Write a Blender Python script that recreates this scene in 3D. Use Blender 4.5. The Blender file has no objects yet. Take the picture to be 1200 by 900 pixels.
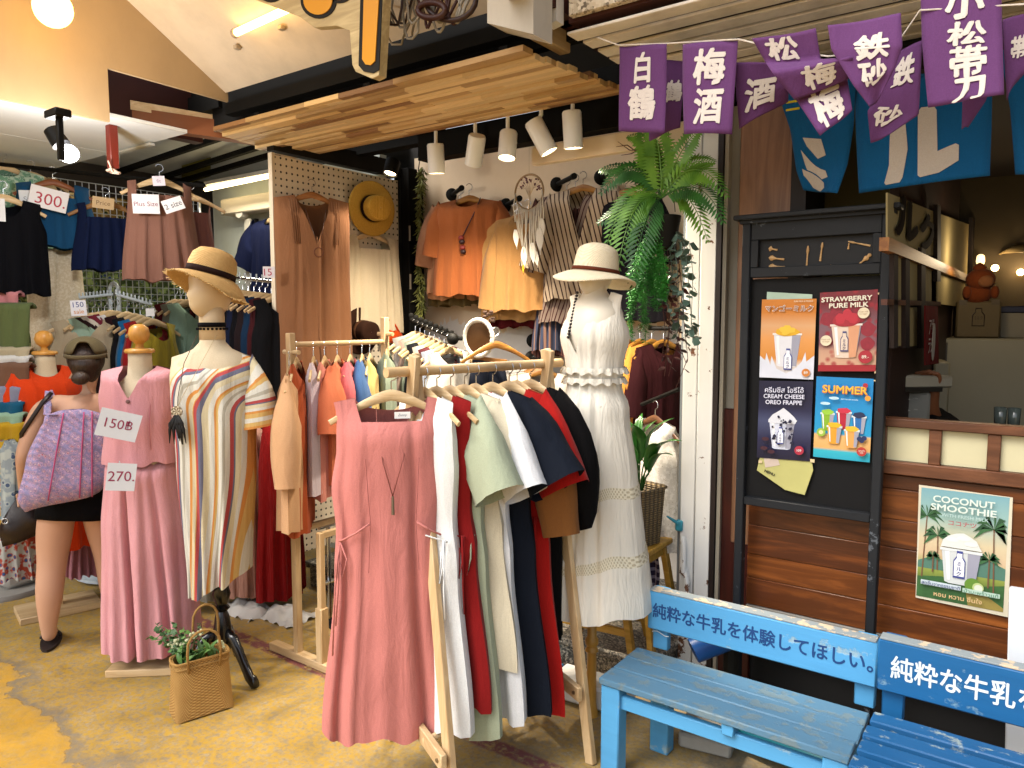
import bpy, bmesh, math, random
from mathutils import Vector, Matrix, Euler, noise
random.seed(7)
R = math.radians
PI = math.pi
S = bpy.context.scene
C = S.collection
V = Vector

# ------------------------------------------------------------------ camera
F, H, YAW, PITCH = 870.0, 1.65, R(36), R(5)
cam = bpy.data.objects.new('camera', bpy.data.cameras.new('camera'))
C.objects.link(cam)
cam.data.sensor_width = 36
cam.data.lens = 36 * F / 1200
cam.data.clip_start, cam.data.clip_end = .05, 400
cam.location = (0, 0, H)
cam.rotation_euler = (PI / 2 - PITCH, 0, YAW)
S.camera = cam

# ------------------------------------------------------------------ sky, sun, exposure
SUN_EL, SUN_AZ = R(50), R(200)          # soft daylight from the open street behind the camera
w = bpy.data.worlds.new('World')
S.world = w
w.use_nodes = True
_n, _l = w.node_tree.nodes, w.node_tree.links
_bg = _n['Background']
_sky = _n.new('ShaderNodeTexSky')
_sky.sky_type = 'NISHITA'
_sky.sun_disc = False
_sky.sun_elevation = SUN_EL
_sky.sun_rotation = SUN_AZ
_sky.dust_density = 4
_hs = _n.new('ShaderNodeHueSaturation')   # thin overcast: a greyer sky
_hs.inputs['Saturation'].default_value = .5
_l.new(_sky.outputs[0], _hs.inputs['Color'])
_l.new(_hs.outputs[0], _bg.inputs[0])
_bg.inputs[1].default_value = .15
sun = bpy.data.objects.new('sun', bpy.data.lights.new('sun', 'SUN'))
C.objects.link(sun)
sun.data.energy = 1.5
sun.data.angle = R(40)
sun.data.color = (1, .985, .96)
_d = V((math.sin(SUN_AZ) * math.cos(SUN_EL), math.cos(SUN_AZ) * math.cos(SUN_EL), math.sin(SUN_EL)))
sun.rotation_euler = _d.to_track_quat('Z', 'Y').to_euler()
S.view_settings.view_transform = 'Standard'
S.view_settings.look = 'None'
S.view_settings.exposure = .94
S.view_settings.gamma = 1
S.cycles.max_bounces = 7
S.cycles.use_denoising = True
S.cycles.sample_clamp_indirect = 6

# ------------------------------------------------------------------ geometry helpers
_CM = Matrix.Translation((0, 0, H)) @ Euler((PI / 2 - PITCH, 0, YAW)).to_matrix().to_4x4()
_FW = V((-math.sin(YAW), math.cos(YAW), 0))

def P(px, py, X=None, Y=None, Z=None, d=None):
    """the place in the world seen at a point of the 1200x900 photograph, on a known plane"""
    r = _CM.to_3x3() @ V(((px - 600) / F, -(py - 450) / F, -1))
    o = V((0, 0, H))
    if X is not None: t = X / r.x
    elif Y is not None: t = Y / r.y
    elif Z is not None: t = (Z - H) / r.z
    else: t = d / r.dot(_FW)
    return o + r * t

def facing(px):
    return YAW - math.atan((px - 600) / F)

def lerp(a, b, t): return a + (b - a) * t
def sm(t):
    t = max(0, min(1, t))
    return t * t * (3 - 2 * t)
def interp(prof, s):
    if s <= prof[0][0]: return prof[0][1]
    for (a, x), (b, y) in zip(prof, prof[1:]):
        if s <= b: return lerp(x, y, sm((s - a) / (b - a)))
    return prof[-1][1]

WM = {}
def wm(o): return WM.get(o.name, Matrix.Identity(4)) if o else Matrix.Identity(4)

def props(o, label=None, cat=None, group=None, kind=None):
    if label: o['label'] = label
    if cat: o['category'] = cat
    if group: o['group'] = group
    if kind: o['kind'] = kind
    return o

def thing(name, label, cat, loc=(0, 0, 0), rz=0, group=None, M=None, kind=None):
    o = bpy.data.objects.new(name, None)
    C.objects.link(o)
    o.empty_display_size = .1
    M = M if M is not None else Matrix.Translation(loc) @ Matrix.Rotation(rz, 4, 'Z')
    o.matrix_world = M
    WM[o.name] = M.copy()
    return props(o, label, cat, group, kind)

def copy_tree(o, M=None, parent=None, label=None, keep=None):
    c = o.copy()
    C.objects.link(c)
    if parent:
        c.parent = parent
        c.matrix_parent_inverse = Matrix.Identity(4)
    if M is not None:
        c.matrix_world = M
        WM[c.name] = M.copy()
    if label: c['label'] = label
    for ch in o.children:
        if keep is None or keep(ch): copy_tree(ch, None, c)
    return c

class MB:
    def __init__(s):
        s.v, s.f, s.uv = [], [], {}
    def add(s, vs, fs, uvs=None):
        b = len(s.v)
        s.v += [V(x) for x in vs]
        s.f += [tuple(i + b for i in f) for f in fs]
        if uvs:
            for i, u in enumerate(uvs): s.uv[b + i] = u
        return s
    def box(s, c, d, M=None, ch=0.0):
        hx, hy, hz = d[0] / 2, d[1] / 2, d[2] / 2
        c = V(c)
        if ch <= 0:
            vs = [V((x * hx, y * hy, z * hz)) for x in (-1, 1) for y in (-1, 1) for z in (-1, 1)]
            fs = [(0, 1, 3, 2), (4, 6, 7, 5), (0, 4, 5, 1), (2, 3, 7, 6), (0, 2, 6, 4), (1, 5, 7, 3)]
        else:
            ch = min(ch, hx * .6, hy * .6, hz * .6)
            vs, idx = [], {}
            for x in (-1, 1):
                for y in (-1, 1):
                    for z in (-1, 1):
                        for a in range(3):
                            q = [x * (hx - (ch if a != 0 else 0)), y * (hy - (ch if a != 1 else 0)), z * (hz - (ch if a != 2 else 0))]
                            idx[(x, y, z, a)] = len(vs)
                            vs.append(V(q))
            fs = []
            for a in range(3):
                o = [i for i in range(3) if i != a]
                for sg in (-1, 1):
                    q = []
                    for p in ((-1, -1), (1, -1), (1, 1), (-1, 1)):
                        k = [0, 0, 0]; k[a] = sg; k[o[0]], k[o[1]] = p
                        q.append(idx[(*k, a)])
                    fs.append(tuple(q))
                for p in ((-1, -1), (1, -1), (1, 1), (-1, 1)):    # edges along axis a
                    k0 = [0, 0, 0]; k0[a] = -1; k0[o[0]], k0[o[1]] = p
                    k1 = list(k0); k1[a] = 1
                    fs.append((idx[(*k0, o[0])], idx[(*k1, o[0])], idx[(*k1, o[1])], idx[(*k0, o[1])]))
            for x in (-1, 1):
                for y in (-1, 1):
                    for z in (-1, 1):
                        fs.append(tuple(idx[(x, y, z, a)] for a in range(3)))
        vs = [(M @ q if M else q) + c for q in vs]
        s.add(vs, fs)
        s.fix = True
        return s
    def bar(s, p0, p1, w, h, up=(0, 0, 1), ch=0.0):
        p0, p1 = V(p0), V(p1)
        d = p1 - p0
        L = d.length
        x = d.normalized()
        u = V(up)
        if abs(x.dot(u.normalized())) > .98: u = V((0, 1, 0))
        y = u.cross(x).normalized()
        z = x.cross(y)
        M = Matrix((x, y, z)).transposed()
        return s.box((p0 + p1) / 2, (L, w, h), M, ch)
    def rings(s, rs, cap=True, closed=True, uvf=None):
        n = len(rs[0])
        vs, uvs = [], []
        for i, r in enumerate(rs):
            vs += r
            uvs += [(j / n, i / max(1, len(rs) - 1)) for j in range(n)]
        fs = []
        for i in range(len(rs) - 1):
            for j in range(n if closed else n - 1):
                k = (j + 1) % n
                fs.append((i * n + j, i * n + k, (i + 1) * n + k, (i + 1) * n + j))
        if cap and closed:
            fs.append(tuple(range(n - 1, -1, -1)))
            fs.append(tuple((len(rs) - 1) * n + j for j in range(n)))
        return s.add(vs, fs, uvs)
    def tube(s, pts, r, n=8, cap=True, flat=None, closed=False):
        pts = [V(p) for p in pts]
        rs, prev = [], None
        m = len(pts)
        for i, p in enumerate(pts):
            t = (pts[(i + 1) % m] - pts[i - 1]) if closed else (pts[min(i + 1, m - 1)] - pts[max(i - 1, 0)])
            t = t.normalized() if t.length > 1e-9 else V((0, 0, 1))
            if prev is None:
                u = V((0, 0, 1)) if abs(t.z) < .9 else V((1, 0, 0))
                if flat: u = V(flat)
                a = (u - t * u.dot(t)).normalized()
            else:
                a = (prev - t * prev.dot(t))
                a = a.normalized() if a.length > 1e-6 else V((1, 0, 0))
            prev = a
            b = t.cross(a)
            ri = r[i] if isinstance(r, (list, tuple)) else r
            ra, rb = ri if isinstance(ri, (list, tuple)) else (ri, ri)
            rs.append([p + a * (ra * math.cos(2 * PI * j / n)) + b * (rb * math.sin(2 * PI * j / n)) for j in range(n)])
        if closed: rs.append(rs[0])
        return s.rings(rs, cap and not closed)
    def lathe(s, prof, c=(0, 0, 0), n=20, M=None, sx=1, sy=1, cap=True, wob=None):
        c = V(c)
        rs = []
        for r, z in prof:
            ring = []
            for j in range(n):
                a = 2 * PI * j / n
                q = V((r * math.cos(a) * sx, r * math.sin(a) * sy, z))
                if wob: q = wob(q, a, r)
                ring.append((M @ q if M else q) + c)
            rs.append(ring)
        return s.rings(rs, cap)
    def grid(s, us, vs_, fn, flip=False, uvf=None):
        if isinstance(us, int): us = [i / us for i in range(us + 1)]
        if isinstance(vs_, int): vs_ = [i / vs_ for i in range(vs_ + 1)]
        n, m = len(us), len(vs_)
        vs = [fn(u, v) for v in vs_ for u in us]
        uvs = [(uvf(u, v) if uvf else (u, v)) for v in vs_ for u in us]
        fs = []
        for i in range(m - 1):
            for j in range(n - 1):
                q = (i * n + j, i * n + j + 1, (i + 1) * n + j + 1, (i + 1) * n + j)
                fs.append(q[::-1] if flip else q)
        return s.add(vs, fs, uvs)
    def poly(s, pts, thick, nrm):
        """an outline with real thickness; pts counter-clockwise seen from the side nrm points to"""
        nrm = V(nrm).normalized() * thick
        n = len(pts)
        pts = [V(p) for p in pts]
        fs = [tuple(range(n, 2 * n)), tuple(range(n - 1, -1, -1))]
        fs += [(i, (i + 1) % n, n + (i + 1) % n, n + i) for i in range(n)]
        return s.add(pts + [p + nrm for p in pts], fs)
    def blob(s, c, r, n=10, m=7, M=None):
        c = V(c)
        r = r if isinstance(r, (list, tuple)) else (r, r, r)
        rs = []
        for i in range(1, m):
            a = PI * i / m
            ring = []
            for j in range(n):
                b = 2 * PI * j / n
                q = V((r[0] * math.sin(a) * math.cos(b), r[1] * math.sin(a) * math.sin(b), -r[2] * math.cos(a)))
                ring.append((M @ q if M else q) + c)
            rs.append(ring)
        return s.rings(rs)
    def build(s, name, mat, parent=None, loc=None, local=False, smooth=40, label=None, cat=None, group=None, kind=None, sub=0, thick=0, rz=0):
        me = bpy.data.meshes.new(name)
        o = bpy.data.objects.new(name, me)
        C.objects.link(o)
        if parent is not None:
            o.parent = parent
            Mi = Matrix.Identity(4) if local else wm(parent).inverted()
            WM[o.name] = wm(parent).copy()
        else:
            M = Matrix.Translation(loc or (0, 0, 0)) @ Matrix.Rotation(rz, 4, 'Z')
            o.matrix_world = M
            WM[o.name] = M
            Mi = Matrix.Identity(4) if local else M.inverted()
        me.from_pydata([Mi @ q for q in s.v], [], s.f)
        if s.uv:
            ul = me.uv_layers.new(name='UVMap')
            for lp in me.loops:
                ul.data[lp.index].uv = s.uv.get(lp.vertex_index, (0, 0))
        me.update()
        if hasattr(s, 'fix'):
            bm = bmesh.new(); bm.from_mesh(me)
            bmesh.ops.recalc_face_normals(bm, faces=bm.faces)
            bm.to_mesh(me); bm.free()
        if smooth:
            me.polygons.foreach_set('use_smooth', [True] * len(me.polygons))
            if smooth < 180: me.set_sharp_from_angle(angle=R(smooth))
        if mat: me.materials.append(mat)
        if thick:
            md = o.modifiers.new('thickness', 'SOLIDIFY'); md.thickness = thick; md.offset = 0
        if sub:
            md = o.modifiers.new('smooth', 'SUBSURF'); md.levels = md.render_levels = sub
        return props(o, label, cat, group, kind)

_TXT = {}
def text_geo(t, bold=0.0, shear=0.0):
    """flat lettering 1 unit high, centred: list of points and faces"""
    k = (t, bold, shear)
    if k in _TXT: return _TXT[k]
    cu = bpy.data.curves.new('lettering', 'FONT')
    cu.body = t
    cu.align_x, cu.align_y = 'CENTER', 'CENTER'
    cu.offset, cu.shear = bold, shear
    cu.resolution_u = 3
    o = bpy.data.objects.new('lettering', cu)
    C.objects.link(o)
    bpy.context.view_layer.update()
    me = bpy.data.meshes.new_from_object(o.evaluated_get(bpy.context.evaluated_depsgraph_get()))
    vs = [v.co.copy() for v in me.vertices]
    fs = [tuple(p.vertices) for p in me.polygons]
    bpy.data.objects.remove(o)
    bpy.data.meshes.remove(me)
    par = list(range(len(vs)))
    def fd(i):
        while par[i] != i:
            par[i] = par[par[i]]; i = par[i]
        return i
    for f in fs:
        for a in f[1:]: par[fd(a)] = fd(f[0])
    ids = {}
    for i, q in enumerate(vs):
        q.z = (ids.setdefault(fd(i), len(ids)) % 7) * .004
    xs = [q.x for q in vs] or [0]; ys = [q.y for q in vs] or [0]
    cx, cy = (min(xs) + max(xs)) / 2, (min(ys) + max(ys)) / 2
    for q in vs: q.x -= cx; q.y -= cy
    _TXT[k] = (vs, fs, max(xs) - min(xs), max(ys) - min(ys))
    return _TXT[k]

def glyph_cloth(polys, fn, mb=None, lift=.0035, cuts=10):
    """painted strokes on a curved cloth; each polygon is a list of (u, v)"""
    mb = mb or MB()
    for pts in polys:
        bm = bmesh.new()
        bm.faces.new([bm.verts.new((u, v, 0)) for u, v in pts])
        bmesh.ops.triangulate(bm, faces=bm.faces)
        for k in range(1, cuts):
            for no in ((1, 0, 0), (0, 1, 0)):
                x = k / cuts
                bmesh.ops.bisect_plane(bm, geom=bm.verts[:] + bm.edges[:] + bm.faces[:], plane_co=(x * no[0], x * no[1], 0), plane_no=no)
        bm.verts.index_update()
        out = []
        for q in bm.verts:
            u, v = q.co.x, q.co.y
            n = (fn(u + .01, v) - fn(u - .01, v)).cross(fn(u, v - .01) - fn(u, v + .01)).normalized()
            out.append(fn(u, v) + n * lift)
        mb.add(out, [tuple(x.index for x in f.verts) for f in bm.faces])
        bm.free()
    return mb

def bolder(t, bold, shear=0.0):
    """heavier strokes: the glyphs laid over themselves with small shifts, each a hair above the last"""
    vs, fs, w_, h_ = text_geo(t, 0.0, shear)
    if bold <= .004: return vs, fs, w_, h_
    ov, of = [], []
    for k in range(7):
        dx, dy = (0, 0) if k == 6 else (bold * math.cos(k * PI / 3), bold * math.sin(k * PI / 3))
        b = len(ov)
        ov += [V((q.x + dx, q.y + dy, q.z + .03 * k)) for q in vs]
        of += [tuple(i + b for i in f) for f in fs]
    return ov, of, w_ + 2 * bold, h_ + 2 * bold

def text_on(t, O, ux, uy, width=None, height=None, bold=0.0, mb=None, lift=.0012, shear=0.0, rot=0):
    """lettering laid on a flat face: O centre, ux/uy unit directions of the face"""
    vs, fs, w_, h_ = bolder(t, bold, shear)
    kx = (width / w_) if width else height / h_
    ky = (height / h_) if height else kx
    if not width: kx = ky
    ux, uy, O = V(ux), V(uy), V(O)
    n = ux.cross(uy).normalized()
    mb = mb or MB()
    c, s_ = math.cos(rot), math.sin(rot)
    out = []
    for q in vs:
        x, y = q.x * kx, q.y * ky
        out.append(O + ux * (x * c - y * s_) + uy * (x * s_ + y * c) + n * (lift + q.z * .004))
    return mb.add(out, fs)

def text_cloth(t, fn, cu_, cv_, wu, hv, bold=0.0, mb=None, lift=.002, cuts=6):
    """lettering printed on a curved cloth: fn(u, v) -> point; the glyphs are cut fine enough to follow it"""
    vs, fs, w_, h_ = bolder(t, bold)
    bm = bmesh.new()
    def brush(q):      # hand brushed strokes wander a little
        n1, n2 = noise.noise(V((q.x * 5, q.y * 5, 3.1))), noise.noise(V((q.x * 5, q.y * 5, 9.7)))
        n3 = noise.noise(V((q.x * 1.6, q.y * 1.6, 5.5)))
        return (q.x + .045 * n1 + .07 * n3 + .10 * q.y) / w_, (q.y + .045 * n2 + .05 * n3 + .06 * q.x) / h_
    bv = [bm.verts.new((*brush(q), q.z)) for q in vs]
    for f in fs:
        try: bm.faces.new([bv[i] for i in f])
        except ValueError: pass
    for k in range(1, cuts):
        for no in ((1, 0, 0), (0, 1, 0)):
            x = k / cuts - .5
            bmesh.ops.bisect_plane(bm, geom=bm.verts[:] + bm.edges[:] + bm.faces[:], plane_co=(x * no[0], x * no[1], 0), plane_no=no)
    bm.verts.index_update()
    mb = mb or MB()
    out = []
    for q in bm.verts:
        u, v = cu_ + q.co.x * wu, cv_ - q.co.y * hv
        p = fn(u, v)
        n = (fn(u + .01, v) - fn(u - .01, v)).cross(fn(u, v - .01) - fn(u, v + .01)).normalized()
        out.append(p + n * (lift + q.co.z * .006))
    mb.add(out, [tuple(x.index for x in f.verts) for f in bm.faces])
    bm.free()
    return mb

# ------------------------------------------------------------------ materials
def hx(h, k=1.0):
    h = h.lstrip('#')
    def l(c):
        c = int(c, 16) / 255
        return (c / 12.92 if c <= .04045 else ((c + .055) / 1.055) ** 2.4) * k
    return (l(h[0:2]), l(h[2:4]), l(h[4:6]), 1)

class NT:
    def __init__(s, name):
        s.m = bpy.data.materials.new(name)
        s.m.use_nodes = True
        s.n, s.l = s.m.node_tree.nodes, s.m.node_tree.links
        s.b = s.n['Principled BSDF']
        s.tc = s.n.new('ShaderNodeTexCoord')
    def put(s, node, k, v):
        if v is None: return
        i = node.inputs[k]
        if hasattr(v, 'is_output') or isinstance(v, bpy.types.NodeSocket): s.l.new(v, i)
        else: i.default_value = v
    def map(s, scale=(1, 1, 1), src='Object', rot=(0, 0, 0), loc=(0, 0, 0)):
        m = s.n.new('ShaderNodeMapping')
        s.l.new(s.tc.outputs[src], m.inputs[0])
        m.inputs['Scale'].default_value = scale if isinstance(scale, tuple) else (scale,) * 3
        m.inputs['Rotation'].default_value = rot
        m.inputs['Location'].default_value = loc
        return m.outputs[0]
    def noise(s, vec, scale=5, detail=4, rough=.5, dist=0, out='Fac'):
        t = s.n.new('ShaderNodeTexNoise')
        s.l.new(vec, t.inputs['Vector'])
        t.inputs['Scale'].default_value = scale
        t.inputs['Detail'].default_value = detail
        t.inputs['Roughness'].default_value = rough
        t.inputs['Distortion'].default_value = dist
        return t.outputs[out]
    def voro(s, vec, scale=5, feature='F1', out='Distance', rnd=1):
        t = s.n.new('ShaderNodeTexVoronoi')
        t.feature = feature
        s.l.new(vec, t.inputs['Vector'])
        t.inputs['Scale'].default_value = scale
        t.inputs['Randomness'].default_value = rnd
        return t.outputs[out]
    def wave(s, vec, scale=5, dist=0, axis='X', kind='BANDS', detail=2):
        t = s.n.new('ShaderNodeTexWave')
        t.wave_type = kind
        if kind == 'BANDS': t.bands_direction = axis
        s.l.new(vec, t.inputs['Vector'])
        t.inputs['Scale'].default_value = scale
        t.inputs['Distortion'].default_value = dist
        t.inputs['Detail'].default_value = detail
        return t.outputs['Fac']
    def ramp(s, fac, stops, const=False):
        r = s.n.new('ShaderNodeValToRGB')
        if const: r.color_ramp.interpolation = 'CONSTANT'
        e = r.color_ramp.elements
        while len(e) < len(stops): e.new(.5)
        for el, (p, c) in zip(e, stops):
            el.position = p
            el.color = c if isinstance(c, (tuple, list)) else (c, c, c, 1)
        s.l.new(fac, r.inputs[0])
        return r.outputs[0]
    def mix(s, fac, a, b, mode='MIX'):
        m = s.n.new('ShaderNodeMix')
        m.data_type = 'RGBA'
        m.blend_type = mode
        for k, v in ((0, fac), (6, a), (7, b)):
            if isinstance(v, bpy.types.NodeSocket): s.l.new(v, m.inputs[k])
            else: m.inputs[k].default_value = v
        return m.outputs[2]
    def math(s, op, a, b=0.0, c=None):
        m = s.n.new('ShaderNodeMath')
        m.operation = op
        for k, v in enumerate((a, b, c)):
            if v is None: continue
            if isinstance(v, bpy.types.NodeSocket): s.l.new(v, m.inputs[k])
            else: m.inputs[k].default_value = v
        return m.outputs[0]
    def sep(s, vec):
        m = s.n.new('ShaderNodeSeparateXYZ')
        s.l.new(vec, m.inputs[0])
        return m.outputs
    def bump(s, h, strength=.3, dist=.01, normal=None):
        b = s.n.new('ShaderNodeBump')
        b.inputs['Strength'].default_value = strength
        b.inputs['Distance'].default_value = dist
        s.l.new(h, b.inputs['Height'])
        if normal is not None: s.l.new(normal, b.inputs['Normal'])
        s.l.new(b.outputs[0], s.b.inputs['Normal'])
        return b.outputs[0]
    def done(s, color=None, rough=None, metal=None, spec=None, **k):
        s.put(s.b, 'Base Color', color)
        s.put(s.b, 'Roughness', rough)
        s.put(s.b, 'Metallic', metal)
        s.put(s.b, 'Specular IOR Level', spec)
        for a, v in k.items(): s.put(s.b, a.replace('_', ' '), v)
        return s.m

_MC = {}
def cached(fn):
    def g(*a, **k):
        key = (fn.__name__, a, tuple(sorted(k.items())))
        if key not in _MC: _MC[key] = fn(*a, **k)
        return _MC[key]
    return g

def shade(c, k): return (min(1, c[0] * k), min(1, c[1] * k), min(1, c[2] * k), 1)

@cached
def fabric(col, wrinkle=.35, rough=.9, trans=0.0, vary=.12, crinkle=False):
    t = NT('fabric ' + col)
    c = hx(col)
    o = t.map()
    n1 = t.noise(o, 5, 3)
    n2 = t.noise(o, 260, 2)
    cc = t.mix(n1, shade(c, 1 - vary), shade(c, 1 + vary))
    cc = t.mix(t.ramp(n2, [(.35, 0.), (.65, 1.)]), cc, t.mix(.5, cc, shade(c, .82)))
    wr = t.noise(t.map((9, 9, 2.2)), 1.6, 4, .55, .6)
    h = t.math('ADD', t.math('MULTIPLY', wr, 1.0), t.math('MULTIPLY', n2, .05))
    if crinkle:
        cr = t.noise(t.map((60, 60, 5)), 1.5, 2)
        h = t.math('ADD', h, t.math('MULTIPLY', cr, .35))
    t.bump(h, wrinkle, .03)
    return t.done(cc, rough, spec=.12, Sheen_Weight=.06 if sum(c[:3]) > .15 else 0.0, Sheen_Roughness=.5)

@cached
def print_fabric(a, b, c2, scale=26, kind='floral'):
    t = NT('printed fabric')
    o = t.map()
    v = t.voro(o, scale)
    n = t.noise(o, scale * .8, 2)
    col = t.ramp(v, [(0, hx(b)), (.22, hx(b)), (.3, hx(c2)), (.42, hx(a)), (.7, hx(a))])
    col = t.mix(t.ramp(n, [(.5, 0.), (.58, 1.)]), col, hx(c2))
    t.bump(t.noise(t.map((9, 9, 2.5)), 1.6, 3), .3, .03)
    return t.done(col, .9, spec=.1)

@cached
def wood(a='#c99a5b', b='#e0b878', axis='X', rough=.5, scale=1.0, knots=True):
    t = NT('wood ' + a)
    sc = {'X': (1.2, 14, 14), 'Y': (14, 1.2, 14), 'Z': (14, 14, 1.2)}[axis]
    o = t.map(tuple(x * scale for x in sc))
    n = t.noise(o, 1.4, 5, .6, 1.2)
    r = t.noise(o, 6, 3, .6)
    info = t.n.new('ShaderNodeObjectInfo')
    col = t.ramp(n, [(.25, shade(hx(a), .75)), (.45, hx(a)), (.7, hx(b))])
    col = t.mix(t.math('MULTIPLY', r, .35), col, shade(hx(a), .7))
    if knots:
        k = t.voro(t.map(tuple(x * scale * .35 for x in sc)), 1.1)
        col = t.mix(t.ramp(k, [(.05, .8), (.16, 0.)]), col, shade(hx(a), .28))
    col = t.mix(1, col, t.ramp(info.outputs['Random'], [(0, .82), (1, 1.12)]), 'MULTIPLY')
    t.bump(r, .12, .004)
    return t.done(col, rough, spec=.35)

@cached
def paint(col, rough=.45, chip=None, chip_amt=.0, vary=.08, metal=0.0, spec=.4, dirt=0.0, bumpk=.08):
    t = NT('paint ' + col)
    c = hx(col)
    o = t.map()
    n = t.noise(o, 7, 5, .6)
    cc = t.mix(n, shade(c, 1 - vary), shade(c, 1 + vary))
    if dirt:
        d = t.noise(t.map((2, 2, .7)), 2.5, 6, .65)
        cc = t.mix(t.math('MULTIPLY', t.ramp(d, [(.45, 0.), (.75, 1.)]), dirt), cc, hx('#5a5044'))
    r = rough
    if chip:
        k = t.noise(o, 22, 6, .65)
        k2 = t.noise(o, 3, 2)
        m = t.ramp(t.math('ADD', k, t.math('MULTIPLY', k2, .45)), [(.86 - chip_amt, 0.), (.88 - chip_amt, 1.)])
        cc = t.mix(m, cc, hx(chip))
        t.bump(t.math('SUBTRACT', t.math('MULTIPLY', n, .3), m), .25, .004)
    elif bumpk:
        t.bump(t.noise(o, 60, 3), bumpk, .004)
    return t.done(cc, r, metal, spec=spec)

@cached
def plain(col, rough=.5, metal=0.0, spec=.4, vary=.06, scale=30.0):
    t = NT('plain ' + col)
    c = hx(col)
    n = t.noise(t.map(), scale, 3)
    return t.done(t.mix(n, shade(c, 1 - vary), shade(c, 1 + vary)), rough, metal, spec)

@cached
def glow(col, strength):
    t = NT('glow ' + col)
    return t.done(hx(col), .4, Emission_Color=hx(col), Emission_Strength=strength)

@cached
def leafmat(col, col2, rough=.45):
    t = NT('leaf ' + col)
    n = t.noise(t.map(), 9, 3)
    info = t.n.new('ShaderNodeObjectInfo')
    c = t.mix(t.ramp(n, [(.3, 0.), (.7, 1.)]), hx(col), hx(col2))
    return t.done(c, rough, spec=.35)

@cached
def weave(a, b, sx=90.0, sz=60.0, rough=.7, src='UV'):
    t = NT('weave ' + a)
    u = t.sep(t.map((1, 1, 1), src))
    x = t.math('SINE', t.math('MULTIPLY', u[0], sx))
    y = t.math('SINE', t.math('MULTIPLY', u[1], sz))
    p = t.math('MULTIPLY', x, y)
    n = t.noise(t.map(), 14, 3)
    c = t.mix(t.ramp(t.math('ADD', t.math('MULTIPLY', p, .5), t.math('MULTIPLY', n, .5)), [(.0, 0.), (.7, 1.)]), hx(b), hx(a))
    t.bump(p, .5, .006)
    return t.done(c, rough, spec=.2)
# ================================================================== SETTING
def ground_mat():
    t = NT('worn painted concrete')
    o = t.map()
    x = t.sep(o)
    big = t.noise(o, 1.1, 6, .6, .4)
    mid = t.noise(o, 5.5, 6, .68, .8)
    fine = t.noise(o, 60, 4, .6)
    base = t.mix(t.ramp(mid, [(.3, 0.), (.7, 1.)]), hx('#6d675b'), hx('#9d9586'))
    base = t.mix(t.ramp(fine, [(.38, 0.), (.62, .6)]), base, hx('#655d52'))
    pit = t.voro(o, 45)
    base = t.mix(t.ramp(pit, [(.05, .6), (.12, 0.)]), base, hx('#3d3832'))
    # worn yellow paint, thicker in patches
    m = t.math('ADD', t.math('MULTIPLY', big, .75), t.math('MULTIPLY', mid, .62))
    near = t.math('MULTIPLY', t.math('SUBTRACT', 2.15, x[1]), .16)
    m = t.math('ADD', m, t.math('MINIMUM', near, .16))
    left = t.math('MULTIPLY', t.math('SUBTRACT', -1.7, x[0]), .14)
    m = t.math('ADD', m, t.math('MAXIMUM', t.math('MINIMUM', left, .14), -.2))
    yel = t.math('MULTIPLY', t.ramp(m, [(.42, .05), (.58, .6), (.84, .92)]), t.ramp(t.noise(o, 38, 6, .72), [(.38, .25), (.58, 1.)]))
    ycol = t.mix(mid, hx('#94721c'), hx('#bb9632'))
    col = t.mix(yel, base, ycol)
    # a thick fresher coat in the near corner, its edge flaked off
    edge = t.math('ADD', t.math('ADD', t.math('MULTIPLY', x[0], -.10), t.math('MULTIPLY', x[1], -1.0)), t.math('MULTIPLY', t.noise(o, 3.2, 7, .62), .5))
    cut = .33 - 1.25 + .25
    coat = t.ramp(t.math('SUBTRACT', edge, cut), [(.0, 0.), (.012, 1.)])
    rim = t.ramp(t.math('ABSOLUTE', t.math('SUBTRACT', edge, cut + -.02)), [(.0, 1.), (.06, 0.)])
    col = t.mix(t.math('MULTIPLY', rim, .7), col, hx('#6d675e'))
    worn = t.ramp(t.noise(o, 9, 6, .7), [(.40, .35), (.62, .9)])
    col = t.mix(t.math('MULTIPLY', coat, worn), col, t.mix(mid, hx('#a87a1c'), hx('#c49a3c')))
    # maroon line
    dy = t.math('ABSOLUTE', t.math('SUBTRACT', x[1], t.math('ADD', 2.165, t.math('MULTIPLY', t.noise(o, 2.0, 2), .05))))
    st = t.math('MULTIPLY', t.ramp(dy, [(.030, 1.), (.042, 0.)]), t.ramp(t.noise(o, 26, 5, .7), [(.40, 0.), (.52, .9)]))
    col = t.mix(st, col, hx('#6b3440'))
    # dark stains
    col = t.mix(t.ramp(t.noise(o, 2.3, 5, .6, 1.0), [(.56, 0.), (.72, .45)]), col, hx('#4b463e'))
    h = t.math('ADD', t.math('MULTIPLY', fine, .25), t.math('ADD', t.math('MULTIPLY', mid, .7), t.math('MULTIPLY', coat, .6)))
    t.bump(h, .35, .01)
    return t.done(col, t.ramp(mid, [(.3, .55), (.7, .85)]), spec=.3)

MB().grid(40, 40, lambda u, v: V((lerp(-60, 60, u), lerp(-60, 60, v), 0)), flip=False).build('ground', ground_mat(), kind='structure', smooth=0)

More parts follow.
